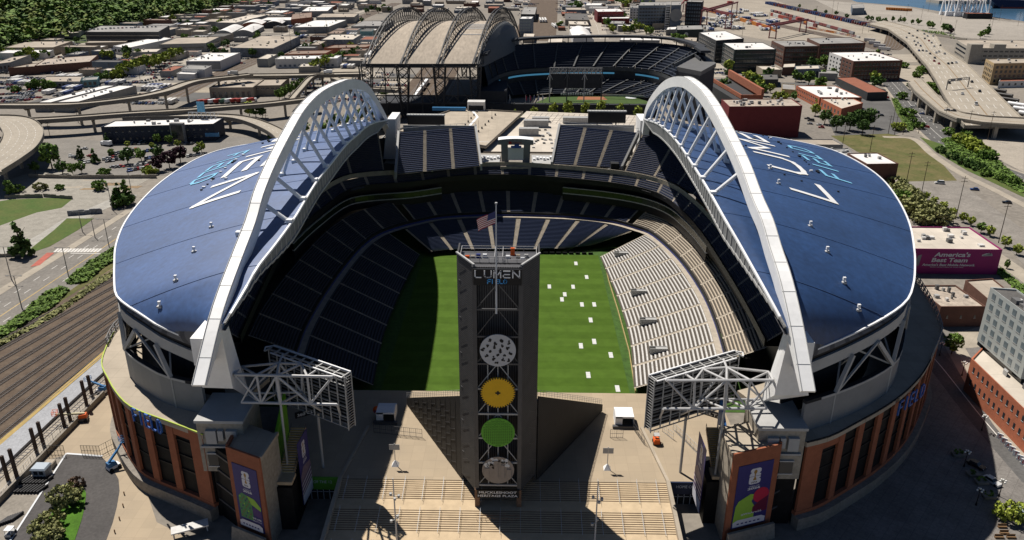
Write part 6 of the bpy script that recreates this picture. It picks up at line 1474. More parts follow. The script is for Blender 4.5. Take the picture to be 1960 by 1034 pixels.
B((1309,78),(1333,79),(1311,71), 8, 'beige', 'tan', 'tan roofed low block left of the glass offices', 1)
B((1371,77.5),(1424,73.5),(1338,62), 24, 'dark', 'white', 'dark glass office block with white roof, the further of two', 4, [(0, 7, 5, .85, .5), (3, 9, 5, .85, .5)])
B((1406,95),(1486,94),(1384,82), 23, 'green', 'white', 'dark green glass office block with roof plant beside brick block', 6, [(0, 10, 5, .88, .62, .02, .96), (3, 6, 5, .88, .62, .02, .96)])
for (fl, fr, bl, lab) in (((1359,64),(1386,66),(1352,58), 'a'), ((1430,91),(1462,91),(1418,83), 'b')):
    pass
B((1502,89),(1568,88),(1477,78), 22, 'dbrick', 'grey', 'dark brick block with grey top storey and roof plant', 8, [(0, 12, 4, .7, .6), (3, 8, 4, .6, .5)])
B((1569,84),(1657,82),(1545,73), 20, 'dbrick', 'grey', 'longer brick block with grey top storey behind the white walled one', 4, [(0, 14, 4, .7, .55)])
t = B((1634,117),(1728,115.5),(1588,100), 19, 'dbrick', 'white', 'dark brick warehouse block with many windows and a white side wall', 9, [(0, 13, 4, .72, .62), (3, 7, 4, .42, .42)])
a, b, c = G(1634,117,19), G(1588,100,19), None; d = (b - a); n = Vector((-d.y, d.x, 0)).normalized(); n = n if n.x < 0 else -n; mb = MB(); p0, p1 = a + d * .48 + n * .06, b + n * .06; mb.face([(p0.x, p0.y, 0), (p1.x, p1.y, 0), (p1.x, p1.y, 19), (p0.x, p0.y, 19)]); mb.build('white_side_wall', WM['white'], t)
B((1523,132.5),(1569,131),(1522,126), 10, 'blue', 'cream', 'pale blue-grey two storey building with tall windows', 1, [(0, 9, 1, .4, .6)])
B((1498,129),(1521,128),(1500,122), 8, 'dbrick', 'cream', 'small brick shop left of the pale blue-grey building', 0)
B((1569,140),(1604,141),(1565,134), 7, 'grey', 'grey', 'low grey annex right of the pale blue-grey building', 0)
B((1661,177),(1700,176),(1600,148), 7, 'dark', 'red', 'long freight shed with a rusty red roof', 0)
B((1569,186),(1650,186.5),(1524,164), 9, 'orange', 'white', 'orange brick building with a big white roof', 12, [(3, 12, 2, .4, .4)])
B((1611,208),(1652,197),(1570,188), 8, 'orange', 'cream', 'lower orange brick building with cream roof', 10, [(3, 6, 1, .4, .4)])
B((1396,204),(1536,202.5),(1381,190), 22, 'maroon', 'patch', 'windowless maroon brick block crowded with roof machinery', 26)
B((1437,152),(1490,152),(1437,142), 7, 'dark', 'dark', 'low dark pavilion beside the yellow-green trees', 3)
B((1497,170),(1522,172),(1497,160), 6, M('wall_ochre', (.45, .34, .17), .85, .2, .3), 'grey', 'small ochre walled shop with blue roof edge', 0)
B((1530,276.5),(1614,277),(1513,266), 6, 'grey', 'tan', 'flat tan roofed shed behind the right blue roof', 0)
B((1584,303),(1640,300),(1570,286), 8, 'grey', 'grey', 'grey flat roof full of machinery behind the right blue roof', 9)
B((1660,314),(1720,313),(1622,293), 15, 'dbrick', 'white', 'white roofed dark brick house behind the right blue roof', 3)
t = B((1740,476),(1919,478),(1690,433), 11, 'magenta', 'cream', 'magenta walled store with an advertising wall and cream roof', 14)
a0_, b = G(1740,476,11), G(1919,478,11); a = a0_.lerp(b, .084); d = (b - a).normalized(); L = (b - a).length; n = Vector((d.y, -d.x, 0)); o = lambda u, z: a + d * (u * L) + n * .06 + Vector((0, 0, z - 11))
for s, u, z, w, h in (("America's", .22, 7.6, .42, 2.0), ('Best Team', .20, 5.2, .42, 1.9), ("America's Best Mobile Network", .10, 3.5, .62, 1.1), ('*fastest network based on recent tests', .19, 2.9, .40, .35)):
    mb = MB(); put_text(mb, s, o(u, z), d * (L * w), Vector((0, 0, h)) + d * h * .18, bold=.03); mb.build('wall_lettering', m_lite, t)
mb = MB(); mb.hexa([o(.78, 8), o(.9, 8.2), o(.9, 8.21), o(.78, 8.01)], [o(.80, 9), o(.88, 9.3), o(.88, 9.31), o(.80, 9.01)]); mb.face([o(.775, 8.1), o(.9, 8.4), o(.885, 9.3), o(.82, 9.3), o(.78, 8.7)]); mb.build('team_emblem', m_lite, t)
mb = MB(); mb.face([o(.015, 4), o(.06, 3.4), o(.075, 8.5), o(.03, 8)]); mb.build('wall_figure', m_grey, t)
t = B((1801,587),(1887,586.5),(1748,546), 8, 'dbrick', 'patch', 'brown brick shop with patched tan roof by the stadium', 9, [(3, 5, 1, .5, .5), (0, 3, 1, .12, .15)])
B((1905,584),(1960,580),(1848,536), 7.4, 'dbrick', 'tan', 'flat tan roof behind the patched roofed brick shop', 2)
t = B((1859,686),(1985,806),(1905,640), 11, 'orange', 'cream', 'orange brick block with two rows of small windows', 2, [(0, 12, 2, .32, .42, .2, .95)])
b = G(1871.5,648.5,13); tp = AY(1896,549.6,b.y); a2 = G(1896,549.6,tp.z); b2 = G(1985,616,tp.z); c2 = G(1945,553,tp.z)
t = BW([a2, b2, b2 + (c2 - a2), c2], tp.z, M('apartment_panel', (.42, .45, .44), .6, .06, .2), 'dark', 'pale grey-green apartment block above the orange brick building', 4, [(0, 6, 5, .5, .56, .02, .98, m_winl), (1, 4, 5, .5, .56)], base=12.5)
mb = MB(); mb.prism([(p.x + 1, p.y + 1) for p in (a2, b2, b2 + (c2 - a2), c2)], 10.5, 12.5); mb.build('setback', m_glass, t)
B((1903,121.5),(1990,120),(1887,113), 20, 'tan', 'tan', 'ornate tan brick warehouse with arched windows', 4, [(0, 9, 4, .5, .6), (3, 5, 4, .5, .6)])
t = B((1857,92),(2010,93),(1830,76), 17, 'concrete', 'tan', 'long concrete terminal building beside the highway', 3, [(0, 14, 3, .7, .35), (3, 1, 3, .9, .4)])
for px in (1864, 1908): p = G(px, 92, 17); mb = MB(); mb.box(p.x - 4, p.y - 1.5, 0, p.x + 9, p.y + 8, 21); mb.build('stair_tower', WM['concrete'], t)
t = B((1912,156),(1990,154),(1916,149), 6, 'white', 'red', 'white gabled barn with a red roof beside the railway', 0, [(0, 6, 1, .3, .4)])
# --- event centre just behind the stadium
g = [G(757,252,17), G(930,282,17), G(1001,216,17), G(872,209,17)]
t = thing('parking_deck', ((g[0].x + g[2].x) / 2, (g[0].y + g[2].y) / 2, 0), 'tan multi-storey parking deck behind the left upper seats', 'parking deck')
mb = MB(); mb.prism([(p.x, p.y) for p in g], 16.2, 17, 0); mb.build('roof_deck', m_conc, t); mb = MB(); c0 = sum(g, Vector()) / 4; ii = [c0.lerp(p, .97) for p in g]
for z in (0, 5.4, 10.8): mb.prism([(p.x, p.y) for p in ii], z, z + 1.8)
mb.build('floor_slab', m_conc2, t); mb = MB(); ii = [c0.lerp(p, .9) for p in g]; mb.prism([(p.x, p.y) for p in ii], 0, 16); mb.build('core', m_dark, t); mb = MB()
for a, b in zip(g, g[1:] + g[:1]): mb.bar(a + Vector((0, 0, .5)), b + Vector((0, 0, .5)), .3, 1.0)
mb.build('parapet', m_conc2, t); mb = MB(); a, b, c = G(880,262,17.05), G(914,224,17.05), G(905,213,17.05); mb.bar(a, b, 1.6, .06); mb.bar(b, c, 1.6, .06); mb.bar(G(860,270,17.05), G(938,272,17.05), .5, .06); mb.build('walkway_line', m_white, t)
for k in range(12):
    f = k / 5 if k < 6 else (k - 6) / 5; p = G(889 - 4 + 28 * f if k >= 6 else 916 + 32 * f, 255 - 32 * f - (8 if k >= 6 else 2), 17)
    mb = MB(); mb.bar(p, p + Vector((0, 0, 1.2)), .9); mb.bar(p, p + Vector((0, 0, 7.5)), .14) if k % 4 == 0 else None; mb.build('light_base', m_steel, t)
t = thing('roof_hut', G(912,208,17), 'pale stair tower with blue canopy at the back of the parking deck', 'stair tower')
p = G(912,210,17); mb = MB(); mb.box(p.x - 6, p.y - 4, 8, p.x + 6, p.y + 4, 23); mb.box(p.x - 5, p.y - 4.3, 17.5, p.x + 5, p.y - 4.02, 20.5, 1); mb.build('tower', [WM['white'], m_dark], t); mb = MB(); mb.box(p.x - 30, p.y - 6, 17.3, p.x - 7, p.y - 4, 19.5); mb.build('canopy', M('canopy_blue', (.04, .20, .42), .5, .1, .5), t)
g = [G(925,290,14), G(1250,292,14), G(1240,222,14), G(1008,213,14)]
t = thing('event_centre', ((g[0].x + g[2].x) / 2, (g[0].y + g[2].y) / 2, 0), 'cream flat roofed event hall behind the right upper seats', 'hall')
mb = MB(); mb.prism([(p.x, p.y) for p in g], 0, 13.8, 0); mb.build('wall', WM['beige'], t); mb = MB(); mb.prism([(p.x, p.y) for p in g], 13.82, 14, 0); r = mb.build('roof', RM['cream'], t)
mb = MB()
for i in range(9):
    for j in range(16): a = G(1018 + j * 14, 215 + i * 0, 14); 
h0, h1, h2 = G(1018,216,14.05), G(1236,223,14.05), G(1225,241,14.05); h3 = G(1000,236,14.05)
for k in range(7): f = k / 6; mb.bar(h0.lerp(h3, f), h1.lerp(h2, f), .3, .1)
for k in range(22): f = k / 21; mb.bar(h0.lerp(h1, f), h3.lerp(h2, f), .3, .1)
mb.build('roof_grid', M('roof_grid_grey', (.28, .25, .22), .9, .2, .3), r)
for px, py, w, hh in ((1035,233,24,3), (1026,243,34,4.5), (1012,259,26,4.5), (1102,236,36,4), (1148,236,30,3)):
    p = G(px, py, 14); s = w * .26; mb = MB(); mb.box(p.x - s / 1.1, p.y - 2, 14, p.x + s / 1.1, p.y + 3, 14 + hh); mb.build('rooftop_unit', m_hvac, r)
for k in range(26):
    p = G(rb.uniform(1015, 1065), rb.uniform(245, 285), 14); mb = MB(); mb.box(p.x - .8, p.y - .6, 14, p.x + .8, p.y + .6, 14.8); mb.build('rooftop_unit', m_hvac2 if k % 2 else m_hvac3, r)
g = [G(1390,152,16), G(1462,179,16), G(1453,172,16)]
t = thing('brick_garage', G(1420,170,0), 'angled brick garage wall beside the ballpark corner', 'garage')
a, b, c = G(1396,140,14), G(1460,178,14), G(1420,178,14); mb = MB(); mb.bar(a, b, 2.2, 6); mb.hexa([(a.x, a.y, 0), (b.x, b.y, 0), (b.x + 1, b.y + 1, 0), (a.x + 1, a.y + 1, 0)], [(a.x, a.y, 11), (b.x, b.y, 11), (b.x + 1, b.y + 1, 11), (a.x + 1, a.y + 1, 11)]); mb.build('wall', WM['brick'], t)
mb = MB(); mb.prism([(a.x, a.y), (b.x, b.y), (c.x - 6, c.y), (a.x - 26, a.y - 6)], 0, 9); mb.build('hall', WM['dark'], t); mb = MB(); mb.bar((a.x - 20, a.y - 4, 11), (c.x, c.y, 11), 1, 3); mb.bar((c.x, c.y, 11), (b.x, b.y, 11), 1, 3)
for k in range(9): p = Vector((a.x - 20, a.y - 4, 0)).lerp(Vector((c.x, c.y, 0)), k / 8); mb.bar(p, p + Vector((0, 0, 11)), 1.2)
mb.build('colonnade', WM['brick'], t)
# --- filler blocks of the industrial district, one thing each
zones = [((430, 24, 700, 3), 46, 'in the district left of the ballpark'), ((235, 52, 520, 14), 40, 'in the district by the hill'), ((1000, 20, 1225, 2), 30, 'beyond the wide avenue'), ((560, 110, 700, 55), 14, 'left of the black trusses'), ((230, 70, 560, 30), 24, 'in the district by the hill'), ((0, 150, 330, 90), 22, 'among the lots above the train sheds'), ((330, 130, 700, 80), 18, 'between the railway and the upper ramp'), ((620, 26, 1000, 2), 26, 'beyond the ballpark roof'), ((1000, 62, 1240, 20), 16, 'beyond the wide avenue'), ((1440, 150, 1560, 120), 3, 'between the ballpark and brick blocks')]
CN = {'white': 'white', 'cream': 'cream', 'tan': 'tan', 'grey': 'grey', 'dark': 'dark', 'brown': 'brown', 'red': 'rusty red'}
def clash(x0, x1, y0, y1, g=4): return any(x0 - g < b and x1 + g > a and y0 - g < d and y1 + g > c for a, b, c, d in FOOT)
LINES = [(avl, 16), (rl, 14), (rl2, 22), (rl3, 32)] + [([G(*p) for p in px], 8) for px in ([(0,130),(120,122),(260,118),(420,124),(560,118)], [(205,190),(330,125),(460,88),(560,62),(700,20)], [(1150,75),(1140,45),(1125,15),(1118,2)], [(1270,85),(1215,35),(1180,3)])]
def near_line(x, y, r):
    for ln, w in LINES:
        for a, b in zip(ln, ln[1:]):
            d = (b - a); d.z = 0; L2 = d.length_squared
            if L2 < 1e-6: continue
            t = max(0, min(1, ((x - a.x) * d.x + (y - a.y) * d.y) / L2))
            if math.hypot(x - a.x - d.x * t, y - a.y - d.y * t) < w + r: return True
    return False
for (x0, y0, x1, y1), n, where in zones:
    k = 0; tries = 0
    while k < n and tries < 900:
        tries += 1; p = G(rb.uniform(x0, x1), rb.uniform(y1, y0), 0); w, d, h = rb.uniform(10, 40), rb.uniform(12, 50), rb.uniform(4, 10)
        if hz(p.x, p.y) > 1 or clash(p.x, p.x + w, p.y, p.y + d) or near_line(p.x + w / 2, p.y + d / 2, min(w, d) / 2) or p.y > 2600: continue
        rc = rb.choice(['white', 'white', 'cream', 'tan', 'tan', 'grey', 'grey', 'dark', 'brown', 'red'])
        BW([(p.x, p.y), (p.x + w, p.y), (p.x + w, p.y + d), (p.x, p.y + d)], h, rb.choice(['white', 'grey', 'beige', 'concrete', 'grey', 'dbrick', 'blue']), rc, None, rb.randint(0, 3), None, 0, 'warehouse', 'warehouse', .5, 'warehouses of the industrial district', ('%s roofed warehouse' % CN[rc], where)); k += 1
# ================================================================== TREES AND SHRUBS
def leafm(name, a, b): return M(name, tuple(c * 1.3 for c in a), .8, .2, 3, col2=tuple(c * 1.3 for c in b), spec=.2)
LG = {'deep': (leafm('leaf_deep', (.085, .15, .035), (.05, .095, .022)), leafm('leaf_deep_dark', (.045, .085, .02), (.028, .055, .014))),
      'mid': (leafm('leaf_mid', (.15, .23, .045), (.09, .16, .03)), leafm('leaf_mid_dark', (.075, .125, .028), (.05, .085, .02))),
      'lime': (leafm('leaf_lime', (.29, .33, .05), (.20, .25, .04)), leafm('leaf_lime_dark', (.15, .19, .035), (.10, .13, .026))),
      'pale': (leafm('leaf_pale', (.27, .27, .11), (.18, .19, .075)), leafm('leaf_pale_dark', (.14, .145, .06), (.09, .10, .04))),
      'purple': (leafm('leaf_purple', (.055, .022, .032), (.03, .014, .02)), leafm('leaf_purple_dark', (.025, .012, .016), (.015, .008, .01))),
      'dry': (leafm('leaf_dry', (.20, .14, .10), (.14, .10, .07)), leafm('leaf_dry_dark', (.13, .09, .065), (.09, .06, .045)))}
m_bark = M('bark', (.085, .06, .04), .95, .3, 3)
def crown(mb, rr, c, rx, ry, rz, clumps, leaves, ls, shape):
    for k in range(clumps):
        while True:
            x, y, z = rr.uniform(-1, 1), rr.uniform(-1, 1), rr.uniform(-1, 1)
            if shape == 'cone':
                if math.hypot(x, y) <= (1 - z) / 2 * 1.05 + .04: break
            elif .25 < x * x + y * y + z * z <= 1: break
        if shape == 'round' and rr.random() < .25: x *= 1.12; y *= 1.12
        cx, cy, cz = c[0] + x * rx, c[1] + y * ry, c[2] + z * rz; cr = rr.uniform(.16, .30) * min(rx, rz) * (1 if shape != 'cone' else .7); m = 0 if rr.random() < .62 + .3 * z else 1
        for q in range(leaves):
            a, b = rr.uniform(0, 6.283), math.acos(rr.uniform(-1, 1)); d = Vector((math.sin(b) * math.cos(a), math.sin(b) * math.sin(a), math.cos(b))); p = Vector((cx, cy, cz)) + d * cr * rr.uniform(.5, 1.1)
            t = d.cross(Vector((rr.uniform(-1, 1), rr.uniform(-1, 1), rr.uniform(-1, 1)))).normalized(); u = (d + t * rr.uniform(-.6, .6)).cross(t).normalized(); s = ls * rr.uniform(.6, 1.3)
            mb.face([p - t * s - u * s * .5, p + t * s * .2 - u * s * .7, p + t * s + u * s * .4, p - t * s * .3 + u * s * .7], m)
PROTO = {}
def proto(kind, shape, det):
    key = (kind, shape, det)
    if key in PROTO: return PROTO[key]
    out = []
    for v in range(3):
        rr = random.Random(hash((len(PROTO), v)) % 999 + v * 31); mb = MB(); tm = MB()
        cl, lv, ls = {2: (120, 13, .46), 1: (60, 9, .80), 0: (30, 8, 1.25)}[det]
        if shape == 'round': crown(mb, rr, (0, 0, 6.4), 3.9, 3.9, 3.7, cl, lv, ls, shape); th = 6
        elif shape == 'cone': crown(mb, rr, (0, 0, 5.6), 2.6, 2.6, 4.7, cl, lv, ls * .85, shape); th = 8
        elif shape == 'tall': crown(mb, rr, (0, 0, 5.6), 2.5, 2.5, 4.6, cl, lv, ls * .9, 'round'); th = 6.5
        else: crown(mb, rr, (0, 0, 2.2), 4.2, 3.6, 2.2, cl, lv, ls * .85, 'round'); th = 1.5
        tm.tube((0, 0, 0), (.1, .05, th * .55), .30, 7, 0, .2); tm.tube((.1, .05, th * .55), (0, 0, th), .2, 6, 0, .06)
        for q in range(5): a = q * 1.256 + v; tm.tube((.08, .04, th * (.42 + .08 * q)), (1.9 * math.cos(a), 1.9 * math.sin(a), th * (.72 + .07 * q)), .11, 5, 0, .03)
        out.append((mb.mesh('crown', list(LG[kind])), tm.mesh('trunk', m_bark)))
    PROTO[key] = out; return out
rt = random.Random(21)
KW = {'deep': 'dark green', 'mid': 'green', 'lime': 'yellow-green', 'pale': 'pale grey-green', 'purple': 'purple leaved', 'dry': 'bare brownish'}
SW = {'round': 'round tree', 'cone': 'conical tree', 'tall': 'slim tree', 'bush': 'bush'}
def tree(p, h, kind, shape, where, det=1, grp=None, label=None):
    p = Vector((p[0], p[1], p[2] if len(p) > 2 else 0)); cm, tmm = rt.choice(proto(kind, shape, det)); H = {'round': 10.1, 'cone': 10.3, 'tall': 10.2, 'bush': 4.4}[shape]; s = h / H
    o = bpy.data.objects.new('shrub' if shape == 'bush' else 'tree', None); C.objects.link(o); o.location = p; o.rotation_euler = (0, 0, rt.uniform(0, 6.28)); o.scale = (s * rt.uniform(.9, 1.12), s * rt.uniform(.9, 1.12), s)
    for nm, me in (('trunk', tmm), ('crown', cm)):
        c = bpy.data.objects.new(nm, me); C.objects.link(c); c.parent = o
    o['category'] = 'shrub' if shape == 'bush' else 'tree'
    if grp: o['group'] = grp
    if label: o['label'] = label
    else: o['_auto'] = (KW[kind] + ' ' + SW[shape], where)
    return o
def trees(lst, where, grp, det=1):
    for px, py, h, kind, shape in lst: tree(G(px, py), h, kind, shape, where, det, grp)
trees([(100,322,15,'mid','round'),(120,333,8,'deep','round'),(140,335,7,'mid','round'),(157,332,7,'mid','round'),(68,332,7,'deep','round'),(155,306,10,'deep','cone'),(183,312,10,'deep','cone'),(245,314,10,'deep','round'),(271,308,7,'mid','round'),(303,306,9,'deep','round'),(214,300,5,'mid','round'),(265,298,5,'mid','round'),(305,328,9,'purple','round'),(325,322,10,'purple','round'),(346,312,10,'purple','round'),(288,334,5,'lime','bush'),(20,376,9,'mid','tall'),(32,368,4,'mid','bush'),(78,364,4,'pale','bush'),(115,363,3,'mid','bush'),(191,363,5,'mid','bush'),(200,335,4,'mid','bush')], 'around the left car park', 'trees around the left car park')
trees([(44,490,17,'deep','cone'),(229,392,13,'deep','cone'),(243,388,13,'mid','cone'),(236,394,6,'deep','bush')], 'beside the left avenue', 'trees beside the avenue')
trees([(206,278,9,'deep','cone'),(245,283,4.5,'lime','round'),(292,286,4.5,'lime','round'),(302,276,7,'mid','round'),(324,277,6.5,'mid','round'),(341,282,5,'lime','round'),(386,292,7,'lime','round'),(376,296,5,'mid','round')], 'in front of the navy building', 'trees before the navy building')
trees([(478,224,12,'lime','round'),(490,226,11,'mid','round'),(503,226,8,'deep','round'),(535,192,9,'mid','round'),(545,188,10,'mid','round'),(556,182,10,'mid','round'),(566,176,10,'mid','round'),(576,170,9,'mid','round'),(586,162,9,'mid','round')], 'by the ramps left of the left arch', 'trees by the ramps')
trees([(600,290,9,'mid','round'),(618,262,10,'mid','round'),(640,250,12,'deep','round'),(655,285,9,'mid','round'),(668,248,11,'mid','round'),(690,232,9,'mid','round'),(715,225,8,'mid','round'),(585,255,8,'mid','round'),(735,186,8,'mid','round'),(750,245,7,'mid','round'),(520,270,6,'mid','round')], 'seen through the left arch', 'trees behind the left arch')
trees([(190,158,9,'mid','round'),(205,156,10,'mid','round'),(226,150,8,'lime','bush'),(236,146,12,'lime','round'),(248,143,13,'lime','round'),(258,141,13,'lime','round'),(268,138,14,'lime','round'),(278,136,15,'lime','round'),(288,134,14,'lime','round'),(298,132,14,'lime','round'),(306,128,13,'lime','round'),(316,124,13,'lime','round'),(326,119,13,'lime','round'),(337,115,13,'lime','round'),(346,112,12,'lime','round'),(200,114,10,'lime','round'),(213,114,10,'lime','round'),(265,110,10,'mid','round'),(245,112,8,'mid','round'),(58,115,14,'lime','round'),(70,116,9,'mid','round'),(85,113,10,'mid','round'),(92,112,9,'mid','round'),(40,106,7,'lime','bush'),(10,106,7,'lime','bush'),(25,107,7,'lime','bush'),(70,170,9,'mid','round'),(85,171,9,'mid','round'),(62,170,7,'mid','bush'),(95,171,7,'mid','bush'),(30,176,5,'mid','bush')], 'in the upper left lots', 'trees in the upper left lots', 0)
trees([(600,136,10,'lime','round'),(612,133,11,'lime','round'),(622,130,12,'lime','round'),(632,126,12,'mid','round'),(642,122,11,'mid','round'),(652,118,11,'mid','round'),(660,113,9,'deep','round'),(585,97,9,'deep','round'),(597,96,9,'mid','round'),(608,95,8,'mid','round'),(617,96,8,'mid','round'),(640,124,10,'lime','round'),(675,110,10,'deep','round'),(685,106,10,'deep','round'),(484,110,10,'deep','round'),(515,100,10,'deep','round'),(495,76,9,'mid','round'),(488,80,8,'mid','round'),(435,90,9,'deep','round'),(428,92,8,'deep','round'),(405,98,9,'mid','round'),(625,62,9,'deep','round'),(635,58,9,'deep','round'),(645,52,9,'deep','round'),(702,28,11,'deep','round'),(712,22,11,'deep','round'),(725,26,11,'deep','round'),(735,20,11,'mid','round'),(745,24,10,'deep','round'),(375,54,9,'deep','round'),(390,50,9,'deep','round'),(360,50,9,'deep','round'),(345,48,9,'deep','round'),(442,30,9,'deep','round'),(355,25,10,'mid','round')], 'in the industrial district on the left', 'trees in the industrial district', 0)
trees([(1022,232,11,'lime','tall'),(1058,230,13,'lime','tall'),(1088,228,14,'lime','tall'),(1120,228,13,'lime','tall'),(1150,227,14,'lime','tall'),(1185,230,13,'lime','tall'),(1220,232,12,'lime','tall'),(985,230,8,'lime','tall'),(1008,236,7,'mid','bush')], 'between the event hall and ballpark', 'street trees behind the event hall')
trees([(1626,250,13,'deep','round'),(1642,243,13,'deep','round'),(1662,244,14,'deep','round'),(1600,252,12,'deep','round'),(1578,238,11,'deep','round'),(1560,222,9,'lime','round'),(1567,205,8,'lime','round'),(1650,258,11,'deep','round'),(1720,250,6,'lime','bush')], 'around the brick buildings on the right', 'trees around the brick buildings', 2)
trees([(1428,160,12,'lime','round'),(1437,163,12,'lime','round'),(1446,168,12,'lime','round'),(1454,176,11,'lime','round'),(1460,184,11,'mid','round'),(1483,198,10,'lime','round'),(1495,198,10,'lime','round'),(1505,196,8,'lime','round'),(1465,148,8,'mid','round'),(1480,147,8,'mid','round'),(1520,193,8,'mid','round'),(1578,132,14,'mid','round'),(1594,148,9,'mid','round'),(1576,150,8,'mid','round'),(1300,82,11,'mid','round'),(1308,83,11,'mid','round'),(1290,80,11,'mid','round'),(1168,62,12,'lime','round'),(1174,64,12,'lime','round'),(1196,64,12,'lime','round'),(1206,63,12,'mid','round'),(1215,62,12,'lime','round'),(1224,60,12,'lime','round'),(1238,66,12,'lime','round'),(1244,68,12,'mid','round'),(1161,52,14,'mid','round'),(1217,50,11,'mid','round'),(1250,52,10,'mid','round'),(1104,16,14,'mid','round'),(1109,20,14,'deep','round'),(1092,18,12,'deep','round'),(1172,5,14,'mid','round'),(1180,6,14,'mid','round'),(1190,10,14,'mid','round'),(1196,16,15,'lime','round'),(1204,10,14,'lime','round'),(1214,8,14,'lime','round')], 'south and west of the ballpark', 'trees around the ballpark blocks', 0)
trees([(1726,190,6,'mid','bush'),(1736,222,6,'mid','bush'),(1742,232,6,'mid','round'),(1748,240,6,'mid','round'),(1756,246,5,'mid','bush'),(1748,176,8,'deep','round'),(1740,172,7,'deep','round'),(1785,173,7,'mid','bush'),(1778,170,6,'mid','bush'),(1795,180,6,'mid','bush'),(1764,140,7,'mid','bush'),(1755,148,6,'mid','bush'),(1730,130,6,'mid','bush'),(1842,262,8,'deep','cone'),(1835,272,6,'lime','bush'),(1848,278,7,'lime','bush'),(1858,284,7,'lime','bush'),(1868,290,7,'lime','bush'),(1880,297,6,'lime','bush'),(1850,270,7,'mid','round'),(1890,305,6,'mid','bush'),(1815,258,5,'mid','bush'),(1800,292,4,'deep','bush'),(1822,304,4,'deep','bush'),(1840,314,4,'deep','bush'),(1858,320,4.5,'deep','bush'),(1872,326,4.5,'deep','bush'),(1885,336,4,'mid','bush'),(1915,345,4,'mid','bush'),(1940,352,4,'mid','bush')], 'along the waterfront road', 'planting along the waterfront road')
trees([(1712,368,8,'pale','bush'),(1725,380,8,'pale','bush'),(1737,392,9,'pale','bush'),(1745,408,9,'pale','bush'),(1762,412,8,'pale','bush'),(1778,420,8,'pale','bush'),(1795,428,8,'pale','bush'),(1765,428,7,'pale','bush'),(1720,395,8,'mid','bush')], 'behind the right blue roof', 'shrubs behind the right roof', 2)
trees([(1772,383,4.5,'lime','round'),(1787,392,4.5,'lime','round'),(1805,402,4.5,'lime','round'),(1822,414,4.5,'lime','round'),(1843,426,5,'lime','round'),(1858,432,4.5,'lime','round'),(1877,446,5,'mid','round'),(1893,452,5,'lime','round'),(1923,474,5.5,'lime','round'),(1945,488,5,'lime','round'),(1926,514,4,'mid','tall')], 'along the right pavement', 'street trees along the right pavement', 1)
tree(G(1821,678), 7.5, 'mid', 'round', '', 2, None, 'round green street tree on the pavement beside the right facade')
tree(G(1933,992), 4.2, 'lime', 'bush', '', 2, None, 'bright green planted shrub at the lower right by the lamp post')
tree(G(128,964), 4.6, 'pale', 'bush', '', 2, None, 'largest domed shrub on the lawn island in the driveway')
tree(G(93,1012), 3.8, 'pale', 'bush', '', 2, None, 'middle domed shrub on the lawn island in the driveway')
tree(G(96,1036), 3.6, 'pale', 'bush', '', 2, None, 'domed shrub cut by the lower picture edge')
tree(G(147,934), 2.6, 'dry', 'bush', '', 1, None, 'bare brown bush at the tip of the lawn island')
trees([(1690,48,10,'deep','round'),(1680,44,10,'mid','round'),(1668,42,9,'deep','round'),(1660,40,9,'deep','round'),(1694,52,16,'deep','cone'),(1708,42,9,'mid','round'),(1722,42,11,'deep','cone'),(1730,44,9,'mid','round'),(1745,47,8,'mid','round'),(1757,48,10,'mid','round'),(1778,54,11,'mid','round'),(1784,55,10,'mid','round'),(1806,62,13,'deep','round'),(1814,64,12,'deep','round'),(1820,66,9,'purple','round'),(1876,74,10,'mid','round'),(1884,70,10,'mid','round'),(1889,66,16,'deep','cone'),(1560,26,8,'mid','round'),(1580,28,8,'deep','round'),(1600,30,8,'deep','round'),(1620,36,8,'deep','round'),(1530,16,8,'mid','round')], 'along the port boundary', 'trees along the port boundary', 0)
for k in range(190):
    zx = rt.choice([(0,60,330,125,5),(330,125,700,60,4),(240,58,700,12,5),(1000,60,1250,6,3),(1380,100,1700,180,1)]); px, py = rt.uniform(zx[0], zx[2]), rt.uniform(min(zx[1], zx[3]), max(zx[1], zx[3])); p = G(px, py)
    if hz(p.x, p.y) > .5 or clash(p.x, p.x, p.y, p.y, 3) or near_line(p.x, p.y, 2): continue
    tree(p, rt.uniform(6, 13), rt.choice(['deep', 'deep', 'mid', 'mid', 'lime']), 'round', 'among the city blocks', 0, 'trees among the city blocks')
LM = [m_asph, m_asph2, M('lot_light', (.30, .275, .235), .95, .15, .05, fine=14), M('lot_tan', (.33, .285, .22), .95, .15, .05, fine=14), m_side, m_roadc]
for k in range(150):
    zx = rt.choice([(0,130,330,200),(0,90,330,130),(330,125,700,60),(240,58,700,12),(1000,60,1250,3),(560,190,740,150),(1340,110,1720,180)]); p = G(rt.uniform(zx[0], zx[2]), rt.uniform(min(zx[1], zx[3]), max(zx[1], zx[3])))
    if hz(p.x, p.y) > .3: continue
    w, d = rt.uniform(18, 70), rt.uniform(18, 70); sheet('yard', [(p.x, p.y), (p.x + w, p.y), (p.x + w, p.y + d), (p.x, p.y + d)], -.045 + .0003 * k, rt.choice(LM))
